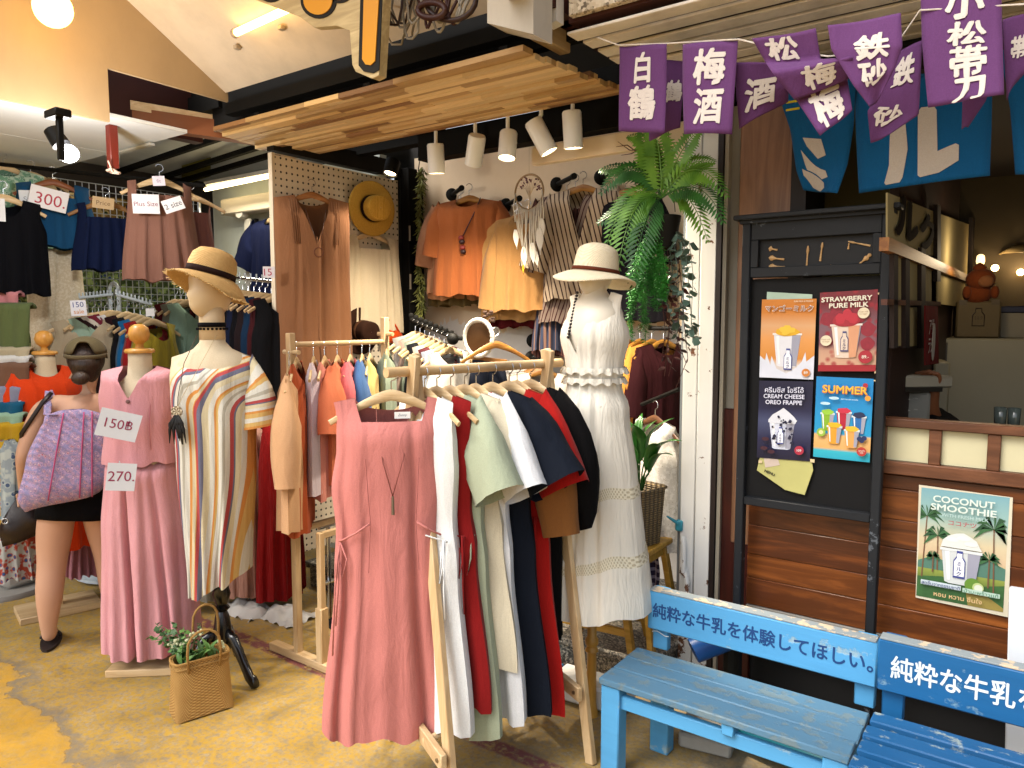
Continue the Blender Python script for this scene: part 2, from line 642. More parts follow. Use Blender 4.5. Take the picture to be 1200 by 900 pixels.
M_BLACK = paint('#0f0e0b', .6, vary=.2, spec=.2)
M_STEEL = paint('#0d0c0a', .75, vary=.2, spec=.1)
M_BROWNSTEEL = paint('#3a1a12', .5, vary=.2)
M_WHITE = paint('#cfcdc6', .55, chip='#8d7a66', chip_amt=.03, dirt=.35)
M_CREAMPLY = paint('#b59a74', .65, vary=.06, dirt=.12)
M_PALE = paint('#cfc4b4', .7, vary=.05, dirt=.15)
M_SOFFIT = paint('#dcdfe0', .7, vary=.05)
M_GREYROOF = paint('#c4c8c6', .6, vary=.12, dirt=.2)
M_PINE = wood('#c0a074', '#d6bd94', 'X', .5)
M_PINEZ = wood('#c0a074', '#d6bd94', 'Z', .5)
M_PINEY = wood('#c0a074', '#d6bd94', 'Y', .5)
M_CHROME = plain('#c9ccd0', .22, 1.0, .5)
M_WIRE = plain('#b9bcc0', .3, 1.0)

# ---- step in front of the clothes shop, speckled terrazzo
def terrazzo():
    t = NT('terrazzo')
    v = t.voro(t.map(), 130, out='Color')
    g = t.sep(v)[0]
    c = t.ramp(g, [(0, hx('#2c2a27')), (.45, hx('#4e4b45')), (.7, hx('#7d776c')), (1, hx('#a89f90'))])
    return t.done(c, .5)
M_TERR = terrazzo()
step = thing('shop_step', 'dark speckled terrazzo step along the foot of the clothes shop', 'step', (-2.5, 3.2, 0))
MB().box((-2.5, 3.43, .062), (2.3, 1.08, .12), ch=.004).build('riser', M_TERR, step)
MB().box((-2.5, 3.41, .143), (2.34, 1.1, .038), ch=.008).build('tread', M_TERR, step)

# ---- clothes shop shell
def shop_wall_mat():
    t = NT('two tone plaster')
    o = t.map()
    z = t.sep(o)[2]
    n = t.noise(o, 7, 5, .7)
    n2 = t.noise(t.map((9, 9, 1.6)), 1.9, 3, .6)
    k = t.math('ADD', z, t.math('MULTIPLY', t.math('SUBTRACT', n2, .5), .34))
    c = t.mix(t.ramp(k, [(.0, 0.), (1., 1.)]), hx('#d6d0c6'), hx('#d6d0c6'))
    up = t.math('GREATER_THAN', k, 1.60)
    c = t.mix(up, t.mix(n, hx('#c3beb6'), hx('#d6d2cb')), t.mix(n, hx('#c9b294'), hx('#d6c2a6')))
    t.bump(t.noise(o, 40, 4), .12, .004)
    return t.done(c, .8, spec=.2)
sw = thing('shop_wall', 'cream plaster back wall of the clothes shop with ragged white lower paint', 'wall', (-2.5, 3.9, 0))
MB().box((-2.48, 3.92, 1.46), (2.34, .1, 2.6)).build('plaster', shop_wall_mat(), sw)
MB().box((-1.75, 3.18, 2.47), (.85, .04, .09), ch=.004).build('lintel_board', paint('#c9b698', .6), sw)
MB().box((-2.08, 3.16, 2.60), (1.66, .09, .14)).build('steel_beam', M_STEEL, sw)
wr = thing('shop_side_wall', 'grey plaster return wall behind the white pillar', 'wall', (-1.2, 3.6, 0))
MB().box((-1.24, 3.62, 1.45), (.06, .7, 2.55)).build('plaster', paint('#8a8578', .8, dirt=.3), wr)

post = thing('steel_post', 'black square steel post at the end of the pegboard', 'post', (-3.52, 3.72, 0))
MB().box((-3.55, 3.70, 1.35), (.09, .09, 2.6), ch=.004).build('column', M_STEEL, post)
MB().box((-3.6, 3.80, 1.35), (.06, .30, 2.6)).build('sky_gap_filler', M_BLACK, post)  # black strip added to stop the sky leaking past the post
MB().box((-3.6, 3.15, 2.64), (.06, 1.0, .1)).build('top_rail', M_BLACK, post)
for z in (2.22, 1.9): MB().box((-3.502, 3.66, z), (.012, .006, .1)).build('hinge_plate', paint('#8a8072', .4), post)

# ---- white peeling pillar
def pillar_mat():
    t = NT('peeling white paint')
    o = t.map()
    n = t.noise(o, 12, 6, .68)
    k = t.math('ADD', n, t.math('MULTIPLY', t.noise(o, 2.2, 3), .35))
    z = t.sep(o)[2]
    low = t.math('MULTIPLY', t.math('MAXIMUM', t.math('SUBTRACT', .95, z), 0.), .12)
    m = t.ramp(t.math('ADD', k, low), [(.82, 0.), (.835, 1.)])
    rust = t.mix(t.noise(o, 30, 3), hx('#7a4a2a'), hx('#3d342c'))
    base = t.mix(t.noise(t.map((3, 3, .6)), 3, 5), hx('#c4c4c0'), hx('#d9d9d6'))
    t.bump(t.math('SUBTRACT', 0., m), .3, .004)
    return t.done(t.mix(m, base, rust), .55, spec=.3)
M_PEEL = pillar_mat()
pl = thing('shop_pillar', 'white peeling pillar between the clothes shop and the milk cafe', 'pillar', (-1.26, 3.16, 0))
MB().box((-1.30, 3.19, 1.3), (.068, .1, 2.6), ch=.004).build('shaft', M_PEEL, pl)
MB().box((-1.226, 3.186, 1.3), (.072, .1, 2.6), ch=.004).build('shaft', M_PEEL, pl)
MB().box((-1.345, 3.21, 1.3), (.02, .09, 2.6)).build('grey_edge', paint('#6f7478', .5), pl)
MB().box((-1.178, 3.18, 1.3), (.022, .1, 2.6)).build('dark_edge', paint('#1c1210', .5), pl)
MB().tube([(-1.285, 3.12, .28), (-1.285, 3.12, .47), (-1.30, 3.13, .5), (-1.305, 3.15, .52)], .012).build('pipe', M_PEEL, pl)
MB().tube([(-1.305, 3.125, .5), (-1.305, 3.125, .62), (-1.318, 3.14, .66)], .012).build('pipe', M_PEEL, pl)
MB().box((-1.335, 3.14, .71), (.035, .03, .05), ch=.006).tube([(-1.335, 3.13, .72), (-1.38, 3.10, .755)], [.009, .004]).build('tap', paint('#2a7f92', .4), pl, label='turquoise tap')

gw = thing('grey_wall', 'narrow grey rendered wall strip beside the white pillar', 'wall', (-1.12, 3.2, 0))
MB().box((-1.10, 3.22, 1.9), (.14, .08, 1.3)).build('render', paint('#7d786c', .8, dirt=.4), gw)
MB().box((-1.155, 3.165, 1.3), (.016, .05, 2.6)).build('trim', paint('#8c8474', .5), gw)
MB().box((-1.08, 3.19, .64), (.14, .06, 1.24), ch=.004).build('door_panel', wood('#32100a', '#4a1a10', 'Z', .35), gw)

# ---- black steel above
ceil = thing('roof_frame', 'black steel roof frame over the shop fronts', 'roof frame', (-2.5, 2.7, 2.7))
def beam(p0, p1, w_, h_, m=None, nm='beam'): return MB().bar(p0, p1, w_, h_).build(nm, m or M_STEEL, ceil)
beam((-4.0, 2.58, 2.98), (-1.3, 2.58, 2.98), .05, .5)
beam((-3.75, 2.50, 2.80), (-1.3, 2.50, 2.80), .06, .06)
beam((-3.9, 2.52, 3.21), (-1.3, 2.52, 3.21), .1, .06)
beam((-1.56, 2.0, 2.83), (-1.56, 3.6, 2.83), .1, .12, M_BROWNSTEEL)
beam((-3.7, 3.30, 2.74), (-2.9, 3.30, 2.74), .08, .14)
beam((-3.7, 3.05, 2.72), (-1.3, 3.05, 2.72), .08, .1)
beam((-3.9, 2.56, 2.9), (-6.0, 2.56, 2.9), .06, .1)
beam((-4.25, 1.5, 3.02), (-4.25, 2.62, 3.02), .08, .62, M_BROWNSTEEL)
beam((-3.95, 2.58, 2.95), (-6.0, 2.58, 2.95), .05, .18)
roof = MB()
roof.box((-.4, 5.5, 3.5), (6.6, 5.7, .1)).build('sky_block_roof', paint('#2a2622', .8), label='dark sheet added over both shops to block the sky', cat='roof', loc=(-2.5, 5.5, 3.5))  # unseen roof added to block the sky, cut short to pass skylight
bk = MB().box((-2.5, 8.3, 1.7), (9, .1, 3.5)).build('sky_block_wall', paint('#241f1a', .9), label='dark wall added far behind the shops to block the sky', cat='wall', loc=(-2.5, 8.3, 0))  # wall added at the far back to block the sky

# ---- pale soffit over the lane
a, b_, c_ = V((-3.8, 2.5, 2.9)), V((-1.25, 2.5, 2.9)), V((-3.8, 1.75, 3.35))
sf = thing('lane_soffit', 'pale painted plywood soffit sloping up over the lane', 'soffit', (-2.5, 2.3, 3))
MB().poly([a, b_ , V((-1.25, 1.2, 3.68)), V((-3.8, 1.2, 3.68))], .02, (0, .5, .85)).build('panel', paint('#d3c3ac', .7, vary=.05, dirt=.2), sf)
def on_soffit(px, py):
    r = P(px, py, d=1) - V((0, 0, H))
    return V((0, 0, H)) + r * ((4.4 - H) / (r.z + .6 * r.y))
for (px, py) in ((331, 30), (279, 53)):
    q = on_soffit(px, py)
    MB().box(q + V((0, -.005, -.012)), (.028, .03, .02), ch=.003).build('junction_box', paint('#a59680', .6), sf)

# ---- left stall: cream fascia, ceilings, posts
fa = thing('stall_fascia', 'cream plywood fascia board above the corner stall', 'fascia', (-3.8, 1.2, 2.61))
MB().poly([(-3.8, -1.2, 2.61), (-3.8, 1.86, 2.61), (-3.8, 1.86, 2.865), (-3.8, 2.515, 2.855), (-3.8, 2.515, 2.93), (-3.8, 1.6, 3.46), (-3.8, 1.2, 3.7), (-3.8, -1.2, 3.7)], .02, (1, 0, 0)).build('panel', M_CREAMPLY, fa)
sc = thing('stall_ceiling', 'white ceiling boards inside the corner stall', 'ceiling', (-4.65, 1.2, 2.65))
for i, (x0, x1) in enumerate(((-5.5, -4.66), (-4.655, -3.84))):
    MB().box(((x0 + x1) / 2, .8, 2.66), (x1 - x0, 3.0, .02), ch=.002).build('ceiling_board', M_SOFFIT, sc)
MB().box((-4.4, 2.27, 2.63), (.5, .03, .012)).build('vent_strip', paint('#b9b9b2', .6), sc)
gc = thing('gutter_ceiling', 'grey translucent roof sheet with thin black bars', 'roof', (-4.8, 3, 2.8))
MB().poly([(-6.2, 2.32, 2.86), (-3.75, 2.60, 2.86), (-3.75, 4.2, 2.86), (-6.2, 4.2, 2.86)], .02, (0, 0, 1)).build('sheet', M_GREYROOF, gc)
for (A, B) in (((140, 201), (262, 160)), ((190, 208), (290, 176)), ((196, 217), (330, 178))):
    A, B = P(*A, Z=2.8), P(*B, Z=2.8)
    MB().bar(A + (A - B) * .2, B + (B - A) * .3, .035, .035).build('bar', M_STEEL, gc)
A, B = P(141, 136, Z=2.78), P(292, 158, Z=2.74)
MB().bar(A, B + (B - A) * .1, .08, .1).build('orange_purlin', paint('#7a431c', .6, dirt=.3), gc)
MB().bar(P(141, 122, Z=2.84), P(262, 143, Z=2.8), .05, .05).build('plank', M_PINEY, gc)
sg = thing('small_sign', 'mossy yellow green sheet fixed under the roof bars', 'sign', P(230, 203, Z=2.83))
q = [P(213, 194, Z=2.845), P(213, 217, Z=2.835), P(247, 206, Z=2.835), P(247, 184, Z=2.845)]
MB().poly(q, .004, (0, 0, -1)).build('panel', paint('#6e6a1c', .6, vary=.2), sg)

rp = thing('red_post', 'thin dark red steel post tied with string beside the wire grid', 'post', P(133, 200, X=-4.0))
x = P(133, 200, X=-4.0)
MB().box((x.x, x.y, 2.54), (.045, .045, .22), ch=.004).build('tube', paint('#6d2317', .45, dirt=.2), rp)
tz = P(133, 203, X=-4.0).z
MB().tube([(x.x + .03 * math.cos(a * 1.3), x.y + .03 * math.sin(a * 1.3), tz + .004 * (a % 5)) for a in range(16)], .006, 6).tube([(x.x + .03, x.y - .02, tz), (x.x + .05, x.y - .05, tz + .05)], .004, 6).build('string', fabric('#d8bfae'), rp)

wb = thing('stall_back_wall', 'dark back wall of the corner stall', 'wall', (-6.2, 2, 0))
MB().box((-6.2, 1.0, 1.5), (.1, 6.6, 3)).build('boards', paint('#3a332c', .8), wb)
we = thing('stall_end_wall', 'pale whitewashed end wall of the corner stall', 'wall', (-4.6, 3.5, 0))
MB().box((-4.55, 3.52, 1.36), (1.9, .06, 2.72)).build('panel', paint('#bcc3bb', .7, dirt=.15), we)
MB().box((-4.4, 3.42, 2.50), (1.6, .12, .12), ch=.01).build('roller_box', paint('#cfc4ae', .5), we)
MB().box((-4.95, 3.44, 1.25), (.07, .05, 2.3), ch=.005).build('shutter_rail', paint('#b9b5aa', .45), we)
MB().lathe([(.045, -.03), (.05, 0), (.045, .03)], (-4.98, 3.4, 2.45), 14, Euler((PI / 2, 0, 0)).to_matrix()).build('shutter_wheel', paint('#c9c6bd', .5), we)
MB().box((-4.9, 3.95, 3.1), (2.8, .05, .85)).build('sky_gap_panel', paint('#1c1916', .8), we)  # dark panel added to cover the sky seen above the wall
MB().box((-4.88, 3.45, 1.25), (.02, .03, 2.3)).build('dark_groove', M_BLACK, we)

ft = thing('fluorescent_lamp', 'lit fluorescent tube under the stall roof beside the pegboard', 'lamp', P(285, 213, Y=3.25))
A, B = P(241, 222, Y=3.25), P(331, 203, Y=3.25)
MB().box((A + B) / 2 + V((0, .02, .035)), ((B - A).length, .07, .03), ch=.004).build('housing', paint('#b5b2a8', .5), ft)
MB().tube([A, B], .016, 10).build('tube', glow('#ffe7b0', 5), ft)

# ---- pegboard side wall
def pegboard():
    t = NT('pegboard')
    p = t.sep(t.map((1, 1, 1)))
    def cell(s, off=0.0): return t.math('SUBTRACT', t.math('FRACT', t.math('ADD', t.math('MULTIPLY', s, 26.0), off)), .5)
    a, b = cell(p[1]), cell(p[2])
    d = t.math('SQRT', t.math('ADD', t.math('MULTIPLY', a, a), t.math('MULTIPLY', b, b)))
    hole = t.ramp(d, [(.15, 1.), (.19, 0.)])
    n = t.noise(t.map(), 6, 4)
    t.bump(t.math('SUBTRACT', 0., hole), .6, .004)
    return t.done(t.mix(hole, t.mix(n, hx('#d2c5ae'), hx('#ddd2be')), hx('#221c16')), .6)
pb = thing('pegboard', 'cream pegboard panel with hats and dresses hung on it', 'pegboard', (-3.6, 3.15, 0))
MB().box((-3.6, 3.15, 1.41), (.025, .98, 2.32)).build('panel', pegboard(), pb)
MB().box((-3.6, 2.655, 1.41), (.034, .02, 2.34)).build('edge_strip', paint('#cfc2aa', .5), pb)

# ---- timber canopy of jointed boards, each stave a piece
cn = thing('timber_canopy', 'slatted acacia canopy of finger jointed boards over the clothes shop', 'canopy', (-2.7, 2.65, 2.62))
st_m = [wood(a, b, 'X', .5, 1.3, False) for a, b in (('#bf9a62', '#d6b680'), ('#d0b07c', '#e2cba0'), ('#a3804e', '#be9a66'), ('#7d5630', '#9c7446'))]
stave_me = {}
rr = random.Random(3)
nb = 10
for i in range(nb):
    y = 2.345 + i * .066
    x0, x1 = -3.62 - .022 * i, -1.63 + .009 * i
    z = 2.645 - .010 * (i % 2) - .004 * (i % 3)
    for row in range(2):
        xx = x0
        while xx < x1 - .02:
            L = min(rr.uniform(.22, .48), x1 - xx)
            if x1 - xx - L < .1: L = x1 - xx
            mi = rr.choice((0, 0, 0, 1, 1, 1, 2, 2, 3))
            if mi not in stave_me:
                mb = MB().box((0, 0, 0), (1, 1, 1))
                stave_me[mi] = mb.build('stave', st_m[mi], cn, local=True, smooth=0)
                o = stave_me[mi]
            else:
                o = stave_me[mi].copy(); C.objects.link(o)
            o.location = V((xx + L / 2, y + (row - .5) * .0325, z + rr.uniform(-.0012, .0012))) - V((-2.7, 2.65, 2.62))
            o.scale = (L - .0006, .0318, .022)
            xx += L
MB().box((-2.68, 2.66, 2.668), (2.0, .60, .006)).build('sky_block_sheet', paint('#3a2a1a', .8), cn)  # sheet added above the boards to stop sky light in the gaps
for x in (-3.3, -2.5, -1.75):
    MB().box((x, 2.66, 2.675), (.04, .62, .02)).build('batten', M_STEEL, cn)
MB().box((-1.62, 2.44, 2.74), (.05, .3, .09), ch=.004).build('end_block', M_PINEY, cn)

# ---- white slatted awning ceiling
aw = thing('slatted_awning', 'white painted slatted ceiling over the milk cafe front', 'awning', (-.5, 2.8, 2.7))
sl0 = None
for i in range(8):
    y = 2.47 + i * .108
    mb = MB().box((0, 0, 0), (2.6, .078, .012), ch=.003)
    if sl0 is None: sl0 = mb.build('slat', paint('#ddd6cd', .6, dirt=.4), aw, local=True); o = sl0
    else: o = sl0.copy(); C.objects.link(o)
    o.location = V((-.215 + .004 * (i % 3), y, 2.705 + (i % 2) * .002)) - V((-.5, 2.8, 2.7))
MB().box((-.2, 2.87, 2.745), (2.6, .9, .02)).build('backing', paint('#3c1812', .7), aw)
MB().box((-.25, 2.40, 2.775), (2.46, .03, .062), ch=.003).build('speckled_edge', (lambda t: t.done(t.ramp(t.sep(t.voro(t.map(), 90, out='Color'))[0], [(0, hx('#5a4c3a')), (.3, hx('#b5a68c')), (1, hx('#d8ccb6'))]), .6))(NT('speckled board')), aw)
MB().box((-.2, 2.50, 3.02), (2.7, .06, .42)).build('dark_fascia', M_BLACK, aw)

# ---- milk cafe shell
kw = thing('cafe_counter_wall', 'dark stained plank counter wall of the milk cafe with cream panes', 'counter', (-.4, 3.1, 0))
pm = [wood(a, b, 'X', .38, .8) for a, b in (('#522a10', '#83481c'), ('#5c3010', '#8e5020'), ('#48240e', '#784019'))]
MB().box((-.35, 3.13, .385), (1.32, .05, .085), ch=.004).build('sill', paint('#7f7c76', .8, dirt=.4), kw)
MB().box((-.35, 3.20, .17), (1.32, .04, .34)).build('shade_panel', paint('#0d0b0a', .8), kw)  # dark panel stands in for the shade of the opening below the sill
MB().box((-.35, 3.12, .27), (1.32, .04, .04)).build('black_rail', M_BLACK, kw)
z = .43
i = 0
while z < 1.03:
    h_ = (.118, .104, .126, .11)[i % 4]
    h_ = min(h_, 1.06 - z)
    MB().box((-.35, 3.12 + .002 * (i % 2), z + h_ / 2), (1.32, .03, h_ - .0015), ch=.0022).build('plank', pm[i % 3], kw)
    z += h_; i += 1
fm = wood('#553320', '#784c32', 'X', .4)
MB().box((-.35, 3.11, 1.262), (1.32, .06, .034), ch=.004).build('rail', fm, kw)
MB().box((-.35, 3.11, 1.09), (1.32, .055, .05), ch=.004).build('rail', fm, kw)
for k in range(7):
    x0 = -.965 + k * .182
    MB().box((x0 + .091, 3.112, 1.18), (.04, .05, .129), ch=.003).build('mullion', fm, kw)
    MB().box((x0, 3.118, 1.18), (.141, .012, .128)).build('pane', paint('#bdb795', .35, vary=.04), kw)
MB().box((-.35, 3.19, 1.235), (1.32, .12, .02)).build('counter_shelf', wood('#3a1c0e', '#5a3018', 'X', .4), kw)

wp = thing('timber_post', 'broad reddish brown timber post above the menu board', 'post', (-.985, 3.2, 0))
MB().box((-.985, 3.18, 1.66), (.238, .05, 1.98), ch=.004).build('board', wood('#6a4a34', '#8c6648', 'Z', .45, .8), wp)
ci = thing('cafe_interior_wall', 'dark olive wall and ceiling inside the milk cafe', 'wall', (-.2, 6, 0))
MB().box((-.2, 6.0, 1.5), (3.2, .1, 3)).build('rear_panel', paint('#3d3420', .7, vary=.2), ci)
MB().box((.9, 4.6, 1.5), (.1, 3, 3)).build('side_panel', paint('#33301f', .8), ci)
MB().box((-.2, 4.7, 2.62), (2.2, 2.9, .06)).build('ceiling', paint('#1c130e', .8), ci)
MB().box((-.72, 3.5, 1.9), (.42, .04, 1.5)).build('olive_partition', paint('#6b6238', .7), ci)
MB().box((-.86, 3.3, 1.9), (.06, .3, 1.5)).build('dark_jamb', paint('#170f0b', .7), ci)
# ================================================================== CLOTHES KIT
M_HANG = wood('#c2a478', '#dcc49c', 'X', .45, 2, False)
M_HOOK = plain('#c8cace', .25, 1.0)

def hanger_geo(w_=.40, drop=.085):
    pts, rad = [], []
    for i in range(17):
        u = i / 16 * 2 - 1
        a = abs(u)
        z = -drop * (a ** 1.35) + .004 * (1 - a)
        pts.append((u * w_ / 2, 0, z))
        rad.append((lerp(.019, .010, sm(a * 1.3)), .0065))
    b = MB().tube(pts, rad, 8, flat=(0, 0, 1))
    hk = [(0, 0, .012), (0, 0, .05)]
    for i in range(9):
        a = -PI / 2 + i / 8 * PI * 1.35
        hk.append((.0 + .021 * math.cos(a) - .0, 0, .071 + .021 * math.sin(a)))
    return b, MB().tube(hk, .0022, 6)
HANGER = None
HOOK_H = .09      # from the bar down to the neck of the hanger
def hanger(pos, rz, label, group=None, mat=None, w_=.40, tilt=0.0):
    """a wooden hanger whose hook rides on pos"""
    global HANGER
    M = Matrix.Translation(V(pos)) @ Matrix.Rotation(rz, 4, 'Z') @ Matrix.Rotation(tilt, 4, 'Y') @ Matrix.Translation((0, 0, -HOOK_H))
    key = (mat.name if mat else '', w_)
    if HANGER is None: HANGER = {}
    if key not in HANGER:
        t = thing('clothes_hanger', label, 'hanger', M=M, group=group)
        b, h = hanger_geo(w_)
        b.build('body', mat or M_HANG, t, local=True)
        h.build('hook', M_HOOK, t, local=True)
        HANGER[key] = t
        return t
    c = copy_tree(HANGER[key], M, label=label)
    if group: c['group'] = group
    elif 'group' in c: del c['group']
    return c

def top_fn(kind, nw, dep, slope):
    def f(x):
        a = abs(x)
        if a < nw:
            k = a / nw
            if kind == 'v': return -dep * (1 - k) ** .9
            if kind == 'square': return -dep * (1 - max(0, (k - .86) / .14) ** 2)
            if kind == 'straight': return -dep
            return -dep * math.sqrt(max(0, 1 - k * k))
        return -(a - nw) * slope
    return f

def panels(mb_list, L, W, prof, neck=('round', .09, .08, .02), slope=.2, depth=.07, folds=6, amp=.012, seed=0,
           hemz=.008, nu=24, nv=22, full=.5, flare_back=1.0, uvf=None, lean=0.0, hemfn=None, creases=(), dprof=False):
    """front and back of a garment, origin at the neck of the hanger, front towards -Y"""
    kind, nw, fd, bd = neck
    hw0 = W / 2
    un = min(.97, nw / hw0)
    us = sorted(set([round(-1 + 2 * i / nu, 4) for i in range(nu + 1)] + [-un, un, -un * .995, un * .995, -un * .86, un * .86]))
    rs = random.Random(seed)
    p = [rs.uniform(0, 6.28) for _ in range(6)]
    for side, mb in ((-1, mb_list[0]), (1, mb_list[1])):
        tf = top_fn(kind if side < 0 else ('round' if kind != 'straight' else 'straight'), nw, fd if side < 0 else bd, slope)
        def fn(u, v):
            x0 = u * hw0
            zt = tf(x0)
            wave = hemz * (math.sin(u * 7 + p[4]) + .6 * math.sin(u * 15 + p[5]))
            hl = hemfn(u) if hemfn else 0
            z = lerp(zt, -L + wave + hl, v)
            s = max(0, -z / L)
            x = x0 * interp(prof, s)
            bul = max(0, 1 - abs(u) ** (2 if full > .4 else 3)) ** .5
            b = depth * sm(s / .12) * (interp(prof, s) if dprof else 1) * (flare_back if side > 0 else 1)
            fo = amp * (.12 + s) * (math.sin(u * PI * folds + p[0] + side + .8 * math.sin(2.2 * s + p[1])) + .5 * math.sin(u * PI * folds * 1.83 + p[2] + side))
            if creases and side < 0:
                for cu, cw, cd in creases: fo -= cd * s ** .8 * math.exp(-((u - cu - .04 * math.sin(3 * s + cu * 9)) / cw) ** 2)
            nz = .012 * sm(s * 3) * noise.noise(V((x * 7, z * 2.6, seed * 3.1 + side)))
            y = side * (b * bul + .008 * bul + (fo + nz) * min(1, bul * 1.3))
            return V((x + .25 * fo * abs(u) * bul, y + lean * s, z))
        mb.grid(us, nv, fn, flip=side > 0, uvf=uvf)

def sleeve(mb, side, W, L, ad=.17, w0=None, w1=.13, out=25, puff=0, slope=.2, drop=.02, seed=0, n=14, m=9, elastic=False, fwd=0):
    a = R(out)
    w0 = w0 or ad
    sx = side * (W / 2 - .02)
    top = V((sx - side * .015, 0, -drop))
    dr = V((side * math.sin(a), -math.sin(R(fwd)), -math.cos(a))).normalized()
    rs = []
    for i in range(m + 1):
        t = i / m
        wd = lerp(w0, w1, t) * (1 + puff * math.sin(PI * min(1, t * 1.05)) * 1.0)
        if elastic and t > .9: wd *= .6
        nrm = V((side * math.cos(a) * (1 - .0 * t), 0, math.sin(a) * 1.0))
        ax = V((side * lerp(.25, math.cos(a), sm(t * 2)), 0, lerp(1, math.sin(a), sm(t * 2)))).normalized()
        ctr = top + V((0, 0, -w0 * .42)) + dr * (L * t)
        ring = []
        for j in range(n):
            b = 2 * PI * j / n
            wr = 1 + .10 * math.sin(b * 3 + seed + t * 2.5) + .05 * math.sin(b * 5 + t * 6 + seed)
            ring.append(ctr + ax * (wd / 2 * math.cos(b) * wr) + V((0, 1, 0)) * (wd * .34 * math.sin(b) * wr * lerp(.5, 1, sm(t * 3))))
        rs.append(ring)
    mb.rings(rs, cap=False)

SHAPE = {   # length, width, profile of half width, neck, extras
    'dress':   dict(L=1.05, W=.36, prof=[(0, 1), (.06, .94), (.16, .97), (.2, 1.0), (.36, .93), (.5, 1.08), (1, 1.5)], neck=('square', .115, .085, .035), amp=.02, folds=6),
    'maxi':    dict(L=1.15, W=.37, prof=[(0, 1), (.08, .95), (.2, 1.0), (.36, .92), (1, 1.25)], neck=('round', .09, .07, .02), amp=.022, folds=6),
    'tank':    dict(L=.58, W=.32, prof=[(0, 1), (.12, .86), (.3, 1.08), (1, 1.2)], neck=('round', .09, .11, .04), amp=.012, folds=5),
    'cami':    dict(L=.56, W=.36, prof=[(0, 1), (.1, .97), (1, 1.28)], neck=('straight', .11, .09, .09), amp=.016, folds=6),
    'blouse':  dict(L=.58, W=.42, prof=[(0, 1), (.2, 1.04), (1, 1.18)], neck=('round', .085, .06, .01), amp=.012, folds=5),
    'wrap':    dict(L=.62, W=.42, prof=[(0, 1), (.2, 1.02), (.5, .95), (1, 1.1)], neck=('v', .075, .3, .01), amp=.012, folds=5),
}
def garment(pos, rz, shape, col, label, cat, group=None, sleeves=None, name=None, mat=None, hang=True, hlabel=None, smat=None, nu=24, nv=22, tilt=0, hgroup=None, hmat=None, parts=None, raw=False, **k):
    """a piece of clothing with its hanger; pos is the place on the bar"""
    sp = dict(SHAPE[shape]); sp.update(k)
    M = Matrix.Translation(V(pos)) @ Matrix.Rotation(rz, 4, 'Z') @ Matrix.Rotation(tilt, 4, 'Y') @ Matrix.Translation((0, 0, -HOOK_H - .004))
    t = thing(name or shape, label, cat, M=M, group=group)
    m = mat or fabric(col)
    seed = sp.pop('seed', int(abs(pos[0] * 977 + pos[1] * 571 + pos[2] * 331)) % 97)
    a, b = MB(), MB()
    panels((a, b), nu=nu, nv=nv, seed=seed, **sp)
    a.build('front_panel', m, t, local=True, smooth=180)
    b.build('back_panel', m, t, local=True, smooth=180)
    if sleeves:
        for sd in (-1, 1):
            mb = MB()
            sleeve(mb, sd, sp['W'], seed=seed + sd, **sleeves)
            mb.build('sleeve', smat or m, t, local=True, smooth=180)
    if parts: parts(t)
    if hang:
        hanger(pos, rz, hlabel or ' '.join(('wooden hanger carrying the ' + label).split()[:16]), hgroup, tilt=tilt, mat=hmat)
    return t

def cord(t, pts, r, mat, name='cord', label=None, n=5):
    return MB().tube(pts, r, n).build(name, mat, t, local=True, label=label, smooth=180)

# ---- mannequins
M_SKIN = fabric('#c9b99c', .1, .8)
def torso(t, z0, sc=1.0, mat=None, head=False, arms=False, wx=1.0):
    """a tailor's torso from hip (z0) to neck, in the thing's own frame, front towards -Y"""
    pr = [(.0, .165, .115), (.1, .17, .12), (.22, .135, .095), (.34, .15, .105), (.42, .165, .12), (.5, .165, .105), (.545, .14, .085), (.57, .085, .065), (.6, .056, .056), (.66, .05, .05), (.70, .05, .05)]
    rs = []
    for z, rx, ry in pr:
        rs.append([V((rx * wx * sc * math.cos(2 * PI * j / 24), ry * sc * math.sin(2 * PI * j / 24) - (.018 * sc if .3 < z < .48 and math.sin(2 * PI * j / 24) < 0 else 0), z0 + z * sc)) for j in range(24)])
    o = MB().rings(rs).build('torso', mat or M_SKIN, t, local=True, smooth=180)
    return o
def egg_head(t, z0, mat, turn=0, sc=1.0, tiltf=0):
    """a faceless mannequin head with chin and a hint of nose, facing -Y"""
    rs = []
    for i in range(1, 16):
        a = PI * i / 16
        z = -math.cos(a)
        ring = []
        for j in range(24):
            b = 2 * PI * j / 24
            rx, ry = .075 * math.sin(a) ** .8, .095 * math.sin(a) ** .8
            if z < -.1: rx *= 1 + .38 * (z + .1); ry *= 1 + .12 * (z + .1)
            x, y = rx * math.cos(b), ry * math.sin(b)
            front = max(0, -math.sin(b))
            if z < -.2: y -= .022 * front * sm((-z - .2) * 2)
            y -= .016 * max(0, front - .9) * 10 * math.exp(-((z + .18) / .16) ** 2)
            y += .012 * max(0, front) * math.exp(-((z - .08) / .14) ** 2)
            q = Matrix.Rotation(turn, 3, 'Z') @ V((x * sc, y * sc, z * .118 * sc))
            ring.append(q + V((0, 0, z0)))
        rs.append(ring)
    return MB().rings(rs).build('head', mat, t, local=True, smooth=180)

